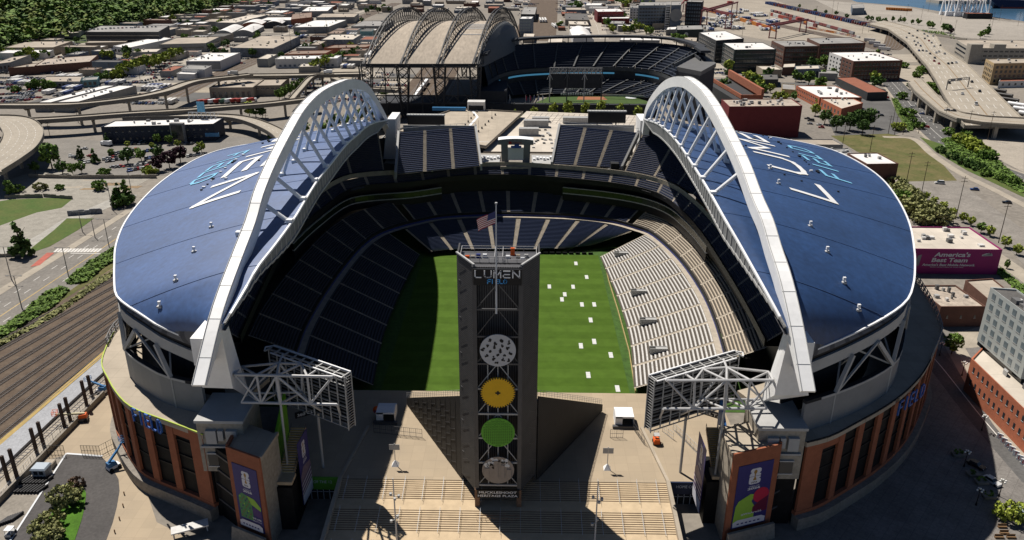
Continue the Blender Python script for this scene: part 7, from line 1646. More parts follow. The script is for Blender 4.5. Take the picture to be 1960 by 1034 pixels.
# forest on the hill: reads as one mass
mb = MB(); rf = random.Random(2); n = 0
while n < 2300:
    x, y = rf.uniform(-1500, -280), rf.uniform(330, 2300)
    zz = hz(x, y)
    if zz < .6: continue
    q = PX((x, y, zz))
    if not (-80 < q[0] < 470 and -60 < q[1] < 130): continue
    n += 1; R_ = rf.uniform(5, 9.5); tone = rf.random(); dark = tone < .30
    for k in range(30):
        a, b = rf.uniform(0, 6.283), rf.uniform(-.3, 1); e = math.sqrt(1 - min(1, b * b)) * (1 if not dark else (1.1 - b) * .75)
        p = Vector((x + R_ * e * math.cos(a) * rf.uniform(.6, 1.1), y + R_ * e * math.sin(a) * rf.uniform(.6, 1.1), zz + R_ * (1.1 + b * (1 if not dark else 1.5)))); t = Vector((rf.uniform(-1, 1), rf.uniform(-1, 1), rf.uniform(-.4, .4))).normalized(); u = t.cross(Vector((rf.uniform(-.4, .4), rf.uniform(-.4, .4), 1))).normalized(); s = R_ * rf.uniform(.22, .42)
        mb.face([p - t * s - u * s * .6, p + t * s * .3 - u * s, p + t * s + u * s * .5, p - t * s * .4 + u * s], (2 if rf.random() < .6 else 3) if dark else (0 if tone > .75 else (1 if rf.random() < .7 else 3)))
o = structure('hillside_forest', mb, [LG['lime'][1], LG['mid'][0], LG['deep'][0], LG['deep'][0]], True); tag(o, 'dense mixed green forest covering the hill at the upper left', 'forest')
# ground cover strips
def cover(name, poly, n, h, kind, lab, seed=1):
    rr = random.Random(seed); mb = MB(); P_ = [G(*p) for p in poly]; x0, x1 = min(p.x for p in P_), max(p.x for p in P_); y0, y1 = min(p.y for p in P_), max(p.y for p in P_); k = 0
    def inside(x, y):
        c = False
        for i in range(len(P_)):
            a, b = P_[i], P_[i - 1]
            if (a.y > y) != (b.y > y) and x < (b.x - a.x) * (y - a.y) / (b.y - a.y) + a.x: c = not c
        return c
    while k < n:
        x, y = rr.uniform(x0, x1), rr.uniform(y0, y1)
        if not inside(x, y): continue
        k += 1; s = rr.uniform(.4, .9); H_ = h * (.6 + .4 * math.sin(x * .7) * math.cos(y * .6)); m = 0 if rr.random() < .6 else 1
        for q in range(4):
            p = Vector((x + rr.uniform(-.6, .6), y + rr.uniform(-.6, .6), rr.uniform(.1, 1) * H_)); t = Vector((rr.uniform(-1, 1), rr.uniform(-1, 1), rr.uniform(-.5, .5))).normalized(); u = t.cross(Vector((rr.uniform(-.5, .5), rr.uniform(-.5, .5), 1))).normalized()
            mb.face([p - t * s - u * s * .6, p + t * s * .3 - u * s * .8, p + t * s + u * s * .5, p - t * s * .4 + u * s * .8], m)
    o = structure(name, mb, list(LG[kind]), True); tag(o, lab, 'ground cover')
cover('ivy_bank', [(128,538),(160,512),(205,484),(222,474),(224,496),(196,512),(165,540),(135,545)], 1500, 1.5, 'mid', 'green ivy bank between the avenue and the rail yard, upper stretch')
cover('ivy_bank', [(0,632),(40,606),(80,570),(110,553),(130,556),(100,588),(60,612),(0,648),(-20,655)], 1700, 1.6, 'mid', 'green ivy bank between the avenue and the rail yard, lower stretch')
cover('weed_strip', [(60,625),(130,580),(190,535),(232,510),(232,516),(180,552),(110,602),(0,662),(0,655)], 500, .7, 'pale', 'patchy weeds along the edge of the rail yard')
cover('planted_bank', [(1800,268),(1830,262),(1900,300),(1960,352),(1960,372),(1880,330),(1830,300)], 2200, 1.3, 'mid', 'green planted bank beside the waterfront road')
cover('planted_bank', [(1905,520),(1915,514),(1970,560),(1970,575)], 300, .9, 'mid', 'short hedge strip beside the magenta store')
cover('planted_bank', [(1708,190),(1716,190),(1750,246),(1742,252)], 700, 1.3, 'mid', 'narrow planted strip between the cycle path and the waterfront road')
cover('roadside_shrubs', [(1690,52),(1800,62),(1830,72),(1826,75),(1790,68),(1690,57)], 900, 3, 'mid', 'shrubs lining the port fence beside the highway')
cover('grass_bank', [(1480,4),(1560,22),(1690,50),(1690,54),(1560,28),(1470,8)], 900, 2, 'pale', 'grassy bank behind the long container row')
# ================================================================== VEHICLES
CARC = {'white': (.62, .62, .61), 'silver': (.36, .37, .38), 'black': (.018, .018, .02), 'grey': (.10, .105, .11), 'red': (.34, .03, .03), 'blue': (.03, .07, .22), 'tan': (.30, .25, .18)}
m_tyre = M('tyre', (.015, .015, .016), .9, 0); m_cglass = M('car_glass', (.02, .025, .03), .1, 0, spec=.7)
def car_mesh(col, van=False):
    key = ('car', col, van)
    if key in WMESH: return WMESH[key]
    mb = MB(); w = .92; L = 2.25 if not van else 2.6; hb = .95 if not van else 1.15; ht = 1.48 if not van else 2.05
    mb.hexa([(-w, -L, .32), (w, -L, .32), (w, L, .32), (-w, L, .32)], [(-w * .96, -L * .97, hb * .92), (w * .96, -L * .97, hb * .92), (w * .96, L * .95, hb * .84), (-w * .96, L * .95, hb * .84)])
    f = .38 if not van else .55; r_ = -.78 if not van else -.96
    a = [(-w * .93, L * r_, hb * .90), (w * .93, L * r_, hb * .90), (w * .93, L * f, hb * .86), (-w * .93, L * f, hb * .86)]; b = [(-w * .76, L * (r_ + .14), ht), (w * .76, L * (r_ + .14), ht), (w * .76, L * (f - .3), ht), (-w * .76, L * (f - .3), ht)]
    mb.hexa(a, b, 1, 0)
    for sx in (-1, 1):
        for yy in (-L * .62, L * .62): mb.tube((sx * w * .82, yy, .33), (sx * w * 1.01, yy, .33), .33, 9, 2)
    WMESH[key] = mb.mesh('car', [M('car_paint_' + col, CARC[col], .3, 0, spec=.5, metal=.1), m_cglass, m_tyre]); return WMESH[key]
rc = random.Random(77)
NCAR = [0]
def car(p, ang, where, col=None, van=None, grp=None, label=None, sc=1.0):
    if NCAR[0] >= 298: return
    NCAR[0] += 1; col = col or rc.choice(['white', 'white', 'white', 'silver', 'silver', 'black', 'black', 'grey', 'grey', 'red', 'blue', 'tan']); van = (rc.random() < .12) if van is None else van
    o = bpy.data.objects.new('van' if van else 'car', car_mesh(col, van)); C.objects.link(o); o.location = p; o.rotation_euler = (0, 0, ang); o.scale = (sc, sc, sc); o['category'] = 'van' if van else 'car'
    if grp: o['group'] = grp
    if label: o['label'] = label
    else: o['_auto'] = (col + (' van' if van else ' car'), where)
def heading(a, b): d = b - a; return math.atan2(-d.x, d.y)
hw = [(1735,73),(1756,60),(1768,61),(1769,66),(1778,64),(1786,70),(1747,70),(1755,73),(1770,75),(1778,79),(1750,80),(1757,83),(1753,87),(1762,89),(1759,98),(1766,98),(1773,99),(1783,83),(1788,90),(1780,104),(1792,102),(1797,100),(1808,104),(1789,112),(1788,118),(1797,123),(1815,123),(1822,122),(1830,121),(1817,160),(1860,158),(1842,181),(1875,176),(1868,201),(1740,65),(1800,88),(1775,70)]
HC = {24: 'red', 25: 'red', 31: 'white', 33: 'white', 29: 'black', 30: 'black', 32: 'black', 27: 'black', 21: 'white'}
for k, p in enumerate(hw):
    q = G(*p, 9.02); j = min(range(49), key=lambda i: (HL[i].lerp(HR[i], .5) - q).length); car(q, heading(HL[j].lerp(HR[j], .5), HL[j + 1].lerp(HR[j + 1], .5)), 'on the elevated highway', HC.get(k), k == 33, 'cars on the elevated highway', sc=1.15)
for p, c in (((1813,212),'silver'), ((1824,213),'black')): car(G(*p, 10.55), R(60), 'on the ramp below the highway', c, False, 'cars on the highway ramp')
for p, c in (((1757,165),'white'), ((1764,164),'black'), ((1744,206),'white'), ((1753,205),'white'), ((1765,219),'blue'), ((1784,233),'white'), ((1769,239),'white'), ((1773,244),'red'), ((1715,182),'white'), ((1760,240),'silver')): car(G(*p, .03), R(35), 'on the waterfront road', c, None, 'cars on the waterfront road')
car(G(1798,352,.03), R(80), '', 'white', True, None, 'white van parked at the edge of the gravel lot'); car(G(1865,364,.03), R(75), '', 'blue', False, None, 'light blue car parked in the gravel lot'); car(G(1927,389,.03), R(70), '', 'black', False, None, 'dark car parked low by the cycle path')
for p, c in (((1552,232),'grey'), ((1550,238),'silver'), ((1568,240),'white'), ((1572,245),'red'), ((1545,228),'black'), ((1686,222),'black'), ((1677,217),'black'), ((1688,155),'black'), ((1695,156),'red'), ((1706,155),'black')): car(G(*p, .03), R(70), 'beside the brick buildings', c, None, 'cars beside the brick buildings')
for k in range(7): f = k / 6; car(G(1597 + 32 * f, 162 + 14 * f, .03), R(20), 'under the eaves of the rusty red shed', None, False, 'cars along the freight shed')
for k in range(6): f = k / 5; car(G(1664 + 34 * f, 187 + .5 * f, .03), R(5), 'at the end of the rusty red shed', None, False, 'cars along the freight shed')
# left car park
for (x0, y0), (x1, y1), n, a in (((212,297),(260,288),11,15), ((272,292),(292,288),5,15), ((317,294),(354,288),9,15), ((200,306),(222,302),5,15), ((247,328),(284,321),9,12), ((260,318),(286,314),6,12), ((252,277),(278,276),4,0), ((350,277),(368,276),4,0), ((216,321),(233,320),3,75), ((135,300),(152,305),4,20), ((163,312),(178,310),3,20), ((360,300),(384,296),5,15), ((205,310),(262,300),10,15), ((280,305),(300,302),4,15)):
    for k in range(n):
        f = k / max(1, n - 1); car(G(x0 + (x1 - x0) * f + rc.uniform(-.6, .6), y0 + (y1 - y0) * f + rc.uniform(-.4, .4), .02), R(a + rc.uniform(-3, 3)) + (math.pi if rc.random() < .5 else 0), 'in the left car park', None, None, 'cars in the left car park')
car(G(172,300,.02), R(60), '', 'red', False, None, 'dark red car alone near the top of the left car park'); car(G(162,286,.02), R(80), '', 'white', False, None, 'white car on the bare lot left of the navy building')
t_ = None
# upper left lots
for (x0, y0), (x1, y1), n, a, cols in (((2,141),(122,142),24,8,None), ((0,150),(78,151),15,8,None), ((0,162),(42,161),9,8,None), ((2,182),(60,178),10,-40,['white','red','silver']), ((2,190),(62,183),10,-40,['white','white','silver']), ((2,197),(58,192),9,-40,['white','silver','red']), ((140,94),(200,86),11,20,None), ((150,97),(205,88),9,20,None), ((172,57),(298,52),17,10,['white','white','silver','red']), ((262,158),(300,150),8,30,None), ((280,160),(330,150),9,30,None), ((215,126),(272,117),12,70,['black','grey','white']), ((310,64),(375,54),14,10,['white','white','silver']), ((310,60),(370,52),10,10,['white','silver','white'])):
    zz = 16.6 if (x0, y0) == (172, 57) else .02
    for k in range(n):
        f = k / max(1, n - 1); car(G(x0 + (x1 - x0) * f + rc.uniform(-.8, .8), y0 + (y1 - y0) * f + rc.uniform(-.4, .4), zz), R(a), 'in the upper left lots' if zz < 1 else 'on the parking garage roof', rc.choice(cols) if cols else None, None, 'cars in the upper left lots')
for k in range(26): f = rc.random(); car(G(1148 - 28 * f + rc.uniform(-3, 6), 70 - 62 * f, .03), R(5), 'on the wide south avenue', None, None, 'cars on the south avenue')
for k in range(16): f = rc.random(); car(G(1262 - 70 * f + rc.uniform(-4, 4), 80 - 72 * f, .03), R(20), 'on the southwest avenue', None, None, 'cars on the southwest avenue')
car(G(682 / 3.446, 463.5, .06), R(-52), '', 'grey', True, None, 'lone grey pickup on the left avenue past the crosswalk', sc=1.1)
for p, z, a, c, v, l in (((137,221.5),11.05,85,'red',True,'red truck on the long ramp behind the navy building'), ((273,218.5),9.4,85,'blue',True,'blue truck on the ramp above the navy building'), ((315,220.5),9.2,88,'white',False,'white car on the ramp above the navy building'), ((362,219),9.2,90,'black',True,'black van on the ramp beside the blue billboard'), ((378,154),15.05,70,'white',False,'white car on the upper curving ramp'), ((420,148),15.05,75,'red',False,'dark red car on the upper curving ramp'), ((549,141),11.05,88,'silver',True,'silver van on the straight overpass'), ((560,141),11.05,88,'grey',False,'grey car on the straight overpass'), ((597,178),.04,20,'white',False,'white car on the road beside the narrow ramp'), ((550,209),.04,20,'white',False,'white car below the left arch by the ramps'), ((510,185),.04,80,'white',True,'white van parked before the beige depot')): car(G(*p, z), R(a), '', c, v, None, l, 1.25)
mbs = MB(); rs = random.Random(9); nst = 0; tries = 0
while nst < 2600 and tries < 14000:
    tries += 1; zx = rs.choice([(0,60,330,200),(0,60,330,200),(330,125,700,60),(240,58,700,12),(1000,60,1250,3),(1340,100,1700,150),(980,30,1240,2),(1250,70,1340,40),(560,200,740,140)]); a = G(rs.uniform(zx[0], zx[2]), rs.uniform(min(zx[1], zx[3]), max(zx[1], zx[3])))
    if hz(a.x, a.y) > .3 or near_line(a.x, a.y, -6): continue
    for k in range(rs.randint(2, 9)):
        x, y = a.x + k * 2.7, a.y + rs.uniform(-.3, .3)
        if clash(x, x, y, y, 3): continue
        mbs.hexa([(x - .9, y - 2.2, .2), (x + .9, y - 2.2, .2), (x + .9, y + 2.2, .2), (x - .9, y + 2.2, .2)], [(x - .88, y - 2.1, .85), (x + .88, y - 2.1, .85), (x + .88, y + 2.1, .85), (x - .88, y + 2.1, .85)], m_ := rs.choice([0, 0, 0, 1, 1, 2, 2, 3, 4])); mbs.hexa([(x - .8, y - 1.5, .86), (x + .8, y - 1.5, .86), (x + .8, y + .8, .86), (x - .8, y + .8, .86)], [(x - .65, y - 1.1, 1.45), (x + .65, y - 1.1, 1.45), (x + .65, y + .3, 1.45), (x - .65, y + .3, 1.45)], 5, m_); nst += 1
o = structure('distant_parked_cars', mbs, [M('car_paint_' + c, CARC[c], .3, 0, spec=.5, metal=.1) for c in ('white', 'silver', 'black', 'red', 'blue')] + [m_cglass], True); tag(o, 'far rows of parked cars scattered over the distant lots', 'parked cars')
mbs = MB(); nst = 0; tries = 0
while nst < 420 and tries < 9000:
    tries += 1; zx = rs.choice([(0,60,330,200),(330,125,700,60),(240,58,700,12),(1000,60,1250,3),(980,30,1240,2),(560,130,720,60),(1340,60,1480,20)]); a = G(rs.uniform(zx[0], zx[2]), rs.uniform(min(zx[1], zx[3]), max(zx[1], zx[3])))
    if hz(a.x, a.y) > .3 or near_line(a.x, a.y, 2): continue
    for k in range(rs.randint(1, 6)):
        x, y = a.x + k * 3.6, a.y
        if clash(x, x, y, y, 5): continue
        mbs.hexa([(x - 1.3, y - 6, .9), (x + 1.3, y - 6, .9), (x + 1.3, y + 6, .9), (x - 1.3, y + 6, .9)], [(x - 1.3, y - 6, 3.6), (x + 1.3, y - 6, 3.6), (x + 1.3, y + 6, 3.6), (x - 1.3, y + 6, 3.6)], rs.choice([0, 0, 0, 1, 2])); nst += 1
o = structure('distant_trailers', mbs, [m_hvac2, m_lgrey, M('container_blue', (.05, .08, .20), .7, .15, .4)], True); tag(o, 'far rows of pale freight trailers standing in the distant yards', 'trailers')
def lorry(p, ang, col, lab=None, auto=None, grp=None, L=9.0):
    t = thing('lorry', p, lab, 'lorry', grp); t.rotation_euler = (0, 0, ang)
    if auto: t['_auto'] = auto
    for nm, (y0, y1, z0, z1, w), m in (('trailer', (-L / 2, L / 2 - 2.6, .9, 3.5, 1.25), col), ('cab', (L / 2 - 2.4, L / 2, .6, 2.8, 1.15), m_white)):
        mb = MB(); mb.hexa([(-w, y0, z0), (w, y0, z0), (w, y1, z0), (-w, y1, z0)], [(-w, y0, z1), (w, y0, z1), (w * .95, y1 - .2, z1), (-w * .95, y1 - .2, z1)]); o = bpy.data.objects.new(nm, mb.mesh(nm, col if nm == 'trailer' else m)); C.objects.link(o); o.parent = t
    for sx in (-1, 1):
        for yy in (-L * .36, -L * .22, L * .38): mb = MB(); mb.tube((sx * .9, yy, .5), (sx * 1.2, yy, .5), .5, 9); o = bpy.data.objects.new('wheel', mb.mesh('wheel', m_tyre)); C.objects.link(o); o.parent = t
m_lred = M('lorry_red', (.36, .05, .04), .5, .05, 1); m_lgreen = M('lorry_green', (.10, .20, .14), .5, .05, 1)
for k in range(10): lorry(G(388 + k * 10.5, 198.5 - k * .35, .02), R(-38), [m_lred, m_lred, m_white, m_lred, m_lgreen, m_white, m_lred, m_lred, m_white, m_lred][k], None, ('red and white delivery lorry' if k in (0, 1, 3, 6, 7, 9) else 'pale delivery lorry', 'parked before the beige depot'), 'lorries before the beige depot')
for k, x in enumerate((541, 547, 553, 572, 578)): lorry(G(x, 125, .02), R(4), m_white, None, ('white lorry', 'backed onto the long white warehouse'), 'lorries at the white warehouse', 11)
lorry(G(204,279,.02), R(70), m_white, 'white box lorry parked left of the navy building', L=8)
lorry(G(446,143.5,15.05), R(80), m_lgrey, 'grey lorry on the upper curving ramp'); lorry(G(628,141,11.05), R(88), m_white, 'white lorry on the overpass near the ballpark', L=8)
# ================================================================== PORT
m_cont = {k: M('container_' + k, c, .7, .15, .4) for k, c in {'red': (.30, .06, .045), 'blue': (.05, .08, .20), 'orange': (.50, .19, .04), 'white': (.55, .55, .53), 'maroon': (.17, .05, .05), 'grey': (.22, .22, .23), 'green': (.06, .15, .10)}.items()}
cm = {}
NCT = [0]
def container(p, ang, col, where, L=12.2):
    if NCT[0] >= 290: return
    NCT[0] += 1
    if (col, L) not in cm:
        mb = MB(); mb.box(-1.22, -L / 2, 0, 1.22, L / 2, 2.6)
        for k in range(int(L)): mb.box(-1.27, -L / 2 + .3 + k, .2, -1.221, -L / 2 + .7 + k, 2.4); mb.box(1.221, -L / 2 + .3 + k, .2, 1.27, -L / 2 + .7 + k, 2.4)
        mb.box(-1.24, -L / 2 - .02, .1, 1.24, -L / 2 - .001, 2.5); cm[(col, L)] = mb.mesh('container', m_cont[col])
    o = bpy.data.objects.new('container', cm[(col, L)]); C.objects.link(o); o.location = p; o.rotation_euler = (0, 0, ang); o['category'] = 'container'; o['group'] = 'shipping containers in the port yard'; o['_auto'] = (col + ' container', where)
cols = ['blue', 'blue', 'maroon', 'red', 'blue', 'grey', 'maroon']
for (x0, y0), (x1, y1), n, hi, cl, where, da in (((1470,8),(1690,57),60,2,cols,'in the long double stacked row',90), ((1344,18),(1482,60),34,2,['orange','orange','red','orange','grey'],'in the orange row',0), ((1478,31),(1560,52),16,2,['white','red','grey','white','maroon','orange'],'in the mixed row left of the crane',0), ((1545,54),(1640,72),20,1,['red','white','orange','red','white'],'in the row behind the brick blocks',0), ((1440,40),(1475,48),8,1,['red','white','maroon'],'beside the orange row',0)):
    a0, b0 = G(x0, y0), G(x1, y1); an = heading(a0, b0)
    for k in range(n):
        p = a0.lerp(b0, k / (n - 1)); run = cl[(k // 4 + (k * 7 % 3 == 0)) % len(cl)]
        for j in range(hi): container(p + Vector((0, 0, 2.62 * j + .01)), an + R(da), run if rc.random() < .8 else rc.choice(cl), where)
for k in range(18): container(G(1702 + (k % 9) * 4.6, 17 + (k // 9) * 2.2 + (k % 9) * .25, 2.62 * 0 + .01), R(80), 'orange', 'on the port apron near the water')
for k in range(9): container(G(1702 + k * 4.6, 17 + k * .25, 2.63), R(80), 'orange', 'on the port apron near the water')
m_crane = M('crane_maroon', (.20, .055, .06), .6, .12, .5)
def gantry(px0, px1, h, lab):
    a, b = G(*px0), G(*px1); d = (b - a).normalized(); n = Vector((-d.y, d.x, 0)); t = thing('gantry_crane', (a + b) / 2, lab, 'crane'); mb = MB()
    for p in (a, b):
        for s in (-5, 5): mb.bar(p + n * s, p + n * s * .8 + Vector((0, 0, h)), 1.3)
        mb.bar(p + n * 5 + Vector((0, 0, 1)), p - n * 5 + Vector((0, 0, 1)), 1)
    mb.build('leg', m_crane, t); mb = MB()
    for s in (-4, 4): mb.bar(a - d * 5 + n * s + Vector((0, 0, h)), b + d * 5 + n * s + Vector((0, 0, h)), 1.4, 2.4)
    mb.build('beam', m_crane, t); mb = MB(); c = a.lerp(b, .8) + Vector((0, 0, h + 1)); mb.box(c.x - 3.5, c.y - 4, c.z, c.x + 3.5, c.y + 4, c.z + 3.5); mb.build('trolley', M('crane_red', (.40, .09, .08), .6, .1, 1), t)
gantry((1346,52),(1404,32), 24, 'maroon gantry crane with its trolley above the curving rail tracks'); gantry((1393,56),(1318,36), 22, 'maroon gantry crane nearest the glass offices'); gantry((1478,74),(1536,62), 18, 'maroon gantry crane behind the brick blocks'); gantry((1306,32),(1312,24), 20, 'small red crane beside the round emblem tower')
for k in range(4):
    p = G(1815 + k * 17 + (8 if k == 3 else 0), 30 + k * .8); t = thing('quay_crane', p, None, 'crane', 'white quay cranes by the water'); t['_auto'] = ('white quay crane', 'on the waterfront'); mb = MB()
    for sx in (-9, 9):
        for sy_ in (-12, 12): mb.bar(p + Vector((sx, sy_, 0)), p + Vector((sx * .8, sy_ * .7, 62)), 2.0)
        mb.bar(p + Vector((sx, -12, 0)), p + Vector((sx * .9, 10, 32)), 1.2); mb.bar(p + Vector((sx * .9, -10, 32)), p + Vector((sx * .9, 10, 32)), 1.4)
    mb.bar(p + Vector((-8, -8, 32)), p + Vector((8, -8, 32)), 1.4); mb.build('leg', m_white, t); mb = MB(); mb.box(p.x - 11, p.y - 13, .5, p.x + 11, p.y - 8, 8); mb.box(p.x - 11, p.y + 8, .5, p.x + 11, p.y + 13, 6); mb.build('bogie', m_white, t); mb = MB(); mb.bar(p + Vector((0, -30, 58)), p + Vector((0, 45, 60)), 3, 3); mb.build('boom', m_white, t)
p = G(1872, 36); mb = MB(); mb.box(p.x - 22, p.y - 4, 0, p.x + 22, p.y + 10, 9, 0, 1); mb.solo('red_roof_shed', [m_dark, RM['red']], 'dark quay shed with a red roof under the white cranes', 'shed')
p = G(1975, 16); t = thing('cargo_ship', (p.x, p.y, 0), 'dark hulled cargo ship with a red stern at the top right', 'ship'); mb = MB(); L_, w_ = 150, 16
mb.hexa([(p.x - 70, p.y - w_, 0), (p.x + L_, p.y - w_, 0), (p.x + L_, p.y + w_, 0), (p.x - 70, p.y + w_, 0)], [(p.x - 92, p.y - w_ * .6, 17), (p.x + L_, p.y - w_, 14), (p.x + L_, p.y + w_, 14), (p.x - 92, p.y + w_ * .6, 17)]); mb.build('hull', M('hull_navy', (.025, .03, .07), .5, .1, .1), t); mb = MB(); mb.box(p.x - 72, p.y - w_ - .3, .05, p.x + L_, p.y - w_ - .05, 3.2); mb.build('waterline', M('hull_red', (.28, .04, .03), .6, .1, .3), t); mb = MB(); mb.box(p.x - 20, p.y - 12, 15, p.x + 20, p.y + 12, 28); mb.build('deckhouse', m_white, t)
p = G(1905, 8); mb = MB(); mb.box(p.x - 120, p.y, 0, p.x + 400, p.y + 60, 6); mb.solo('far_quay', WM['concrete'], 'pale quay wall across the harbour water', 'quay')
a, b = G(1645, 12), G(1655, 8); B((1632,16),(1655,15),(1630,8), 12, 'blue', 'grey', 'slate blue shed on the port apron', 0)
p0, p1 = G(1695,55), G(1850,78); mb = MB(); mb.bar(p0 + Vector((0, 0, 1.5)), p1 + Vector((0, 0, 1.5)), 1.2, 3); 
mb.solo('port_wall', WM['concrete'], 'long pale wall between the highway and the port', 'wall')
# freight wagons
def wagon(p, ang, col, L, where, kind):
    t = thing('freight_wagon', p, None, 'wagon', 'railway wagons'); t.rotation_euler = (0, 0, ang); t['_auto'] = (kind, where); mb = MB()
    if 'tank' in kind: mb.tube((0, -L / 2, 2.4), (0, L / 2, 2.4), 1.5, 12); mb.tube((0, -.6, 3.8), (0, .6, 3.8), .6, 8)
    else: mb.hexa([(-1.45, -L / 2, 1.1), (1.45, -L / 2, 1.1), (1.45, L / 2, 1.1), (-1.45, L / 2, 1.1)], [(-1.3, -L / 2, 4.4), (1.3, -L / 2, 4.4), (1.3, L / 2, 4.4), (-1.3, L / 2, 4.4)])
    o = bpy.data.objects.new('wagon_body', mb.mesh('wagon_body', col)); C.objects.link(o); o.parent = t; mb = MB(); mb.box(-1.2, -L / 2 - .4, .7, 1.2, L / 2 + .4, 1.05)
    for yy in (-L * .35, L * .35): mb.box(-1.1, yy - 1.2, .05, 1.1, yy + 1.2, .69)
    o = bpy.data.objects.new('bogie', mb.mesh('bogie', m_steel)); C.objects.link(o); o.parent = t
m_tank = M('tank_black', (.03, .028, .027), .5, .1, .5)
for k, ((x, y), c, kd) in enumerate([((1910,178),m_tank,'black tank wagon'), ((1922,187),m_tank,'black tank wagon'), ((1933,196),m_tank,'black tank wagon'), ((1944,205),m_white,'white tank wagon'), ((1955,214),m_white,'white tank wagon'), ((1966,223),m_white,'white tank wagon')]): wagon(G(x, y, .05), R(36), c, 13, 'beside the elevated highway', kd)
for k in range(4): f = k / 3; wagon(G(1664 + 28 * f, 80 + 17 * f, .05), R(50), m_hvac2, 14, 'curving behind the white walled brick block', 'pale hopper wagon')
for k in range(6): f = k / 5; a = G(795, 205), G(838, 160); p = G(782 + 34 * f, 208 - 46 * f, .1); wagon(p, heading(G(782,208), G(816,162)), m_white, 20, 'under the ballpark roof legs', 'white passenger coach')
for k in range(3): wagon(G(1034 + k * 5, 41, .1), R(1), m_hvac2, 46, 'in the rail depot behind the ballpark', 'long white coach')
for k in range(3): wagon(G(1060 + k * 6, 52, .1), R(6), m_hvac2, 40, 'in the second depot row behind the ballpark', 'long white coach')
for k in range(22): f = k / 21; wagon(G(1478 + 152 * f, 23 + 43 * f, .05), heading(G(1478,23), G(1630,66)), m_cont['maroon'] if k % 3 else m_cont['grey'], 15, 'in the brown wagon row of the port', 'brown open wagon')
# ================================================================== POLES, LAMPS, STREET THINGS
m_pole = M('pole_wood', (.075, .055, .04), .9, .2, 1); m_polem = M('pole_metal', (.20, .20, .20), .5, .1, 1)
def pole(px, h, where, kind='pole', grp='utility poles'):
    p = G(*px); t = thing('utility_pole' if kind == 'pole' else 'street_lamp', p, None, 'pole' if kind == 'pole' else 'street lamp', grp if kind == 'pole' else 'street lamps'); t['_auto'] = ('dark utility pole' if kind == 'pole' else 'grey street lamp', where); mb = MB(); mb.tube(p, p + Vector((0, 0, h)), .22, 6, 0, .14); mb.build('mast', m_pole if kind == 'pole' else m_polem, t); mb = MB()
    if kind == 'pole':
        for k in range(2): mb.bar(p + Vector((-1.6, 0, h - 1 - k * 1.6)), p + Vector((1.6, 0, h - 1 - k * 1.6)), .18)
        mb.build('crossarm', m_pole, t)
    else: mb.bar(p + Vector((-2.4, 0, h)), p + Vector((2.4, 0, h)), .12); mb.box(p.x - 3, p.y - .2, h - .1, p.x - 2.1, p.y + .2, h + .12); mb.box(p.x + 2.1, p.y - .2, h - .1, p.x + 3, p.y + .2, h + .12); mb.build('lamp_arm', m_polem, t)
for px, h in (((1733,358),20), ((1762,378),20), ((1829,420),22), ((1911,465),20), ((1665,290),17), ((1613,275),14), ((1712,258),15), ((1700,256),13), ((1758,255),12), ((1850,260),18), ((1890,268),20), ((1708,240),14), ((1728,258),14), ((1805,243),15)): pole(px, h, 'on the right beyond the blue roof')
for px, h in (((42,590),13), ((132,532),13), ((215,402),14), ((252,370),14), ((209,473),13), ((22,535),14), ((182,455),9), ((158,444),10)): pole(px, h, 'along the left avenue', 'lamp')
for px, h in (((490,92),26), ((558,100),30), ((588,60),22), ((626,66),24), ((540,70),20), ((605,85),20), ((360,120),14), ((212,145),12), ((330,110),12), ((300,165),12), ((115,130),12), ((430,128),12), ((560,165),12), ((150,235),10), ((320,262),8), ((510,238),9), ((650,112),16), ((665,60),18), ((575,45),16), ((700,68),14), ((268,152),14), ((96,262),10), ((38,290),10), ((400,90),12)): pole(px, h, 'in the district on the left')
for px, h in (((1592,30),26), ((1600,34),26), ((1560,40),24), ((1470,55),24), ((1414,45),24), ((1650,65),24), ((1776,24),26), ((1895,42),26), ((1912,40),26), ((1897,57),26), ((1948,50),22), ((1763,36),22), ((1826,65),20), ((1800,46),20), ((1735,30),20), ((1420,72),20), ((1662,62),18), ((1850,38),22)): pole(px, h, 'in the port area', 'pole', 'masts in the port area')
m_globe = M('lamp_globe', (.75, .74, .70), .4, 0)
for k, px in enumerate([(1845,893),(1912,950),(1868,967),(1879,824),(1841,719),(1798,681)]):
    p = G(*px); t = thing('globe_lamp', p, None, 'street lamp', 'globe lamps on the right plaza'); t['_auto'] = ('three globe street lamp', 'on the plaza at the right'); mb = MB(); mb.tube(p, p + Vector((0, 0, 4.6)), .13, 8, 0, .08); mb.tube(p, p + Vector((0, 0, .7)), .28, 8, 0, .16); mb.bar(p + Vector((-.7, 0, 4.3)), p + Vector((.7, 0, 4.3)), .09); mb.bar(p + Vector((0, -.7, 4.3)), p + Vector((0, .7, 4.3)), .09); mb.build('post', m_black, t)
    for dx, dy, dz in ((-.7, 0, 4.55), (.7, 0, 4.55), (0, -.7, 4.55), (0, .7, 4.55), (0, 0, 4.95)):
        mb = MB(); c = p + Vector((dx, dy, dz)); r = .27; mb.grid([[c + Vector((r * math.sin(math.pi * i / 6) * math.cos(6.2832 * j / 8), r * math.sin(math.pi * i / 6) * math.sin(6.2832 * j / 8), r * math.cos(math.pi * i / 6))) for j in range(9)] for i in range(7)]); mb.build('globe', m_globe, t, smooth=True)
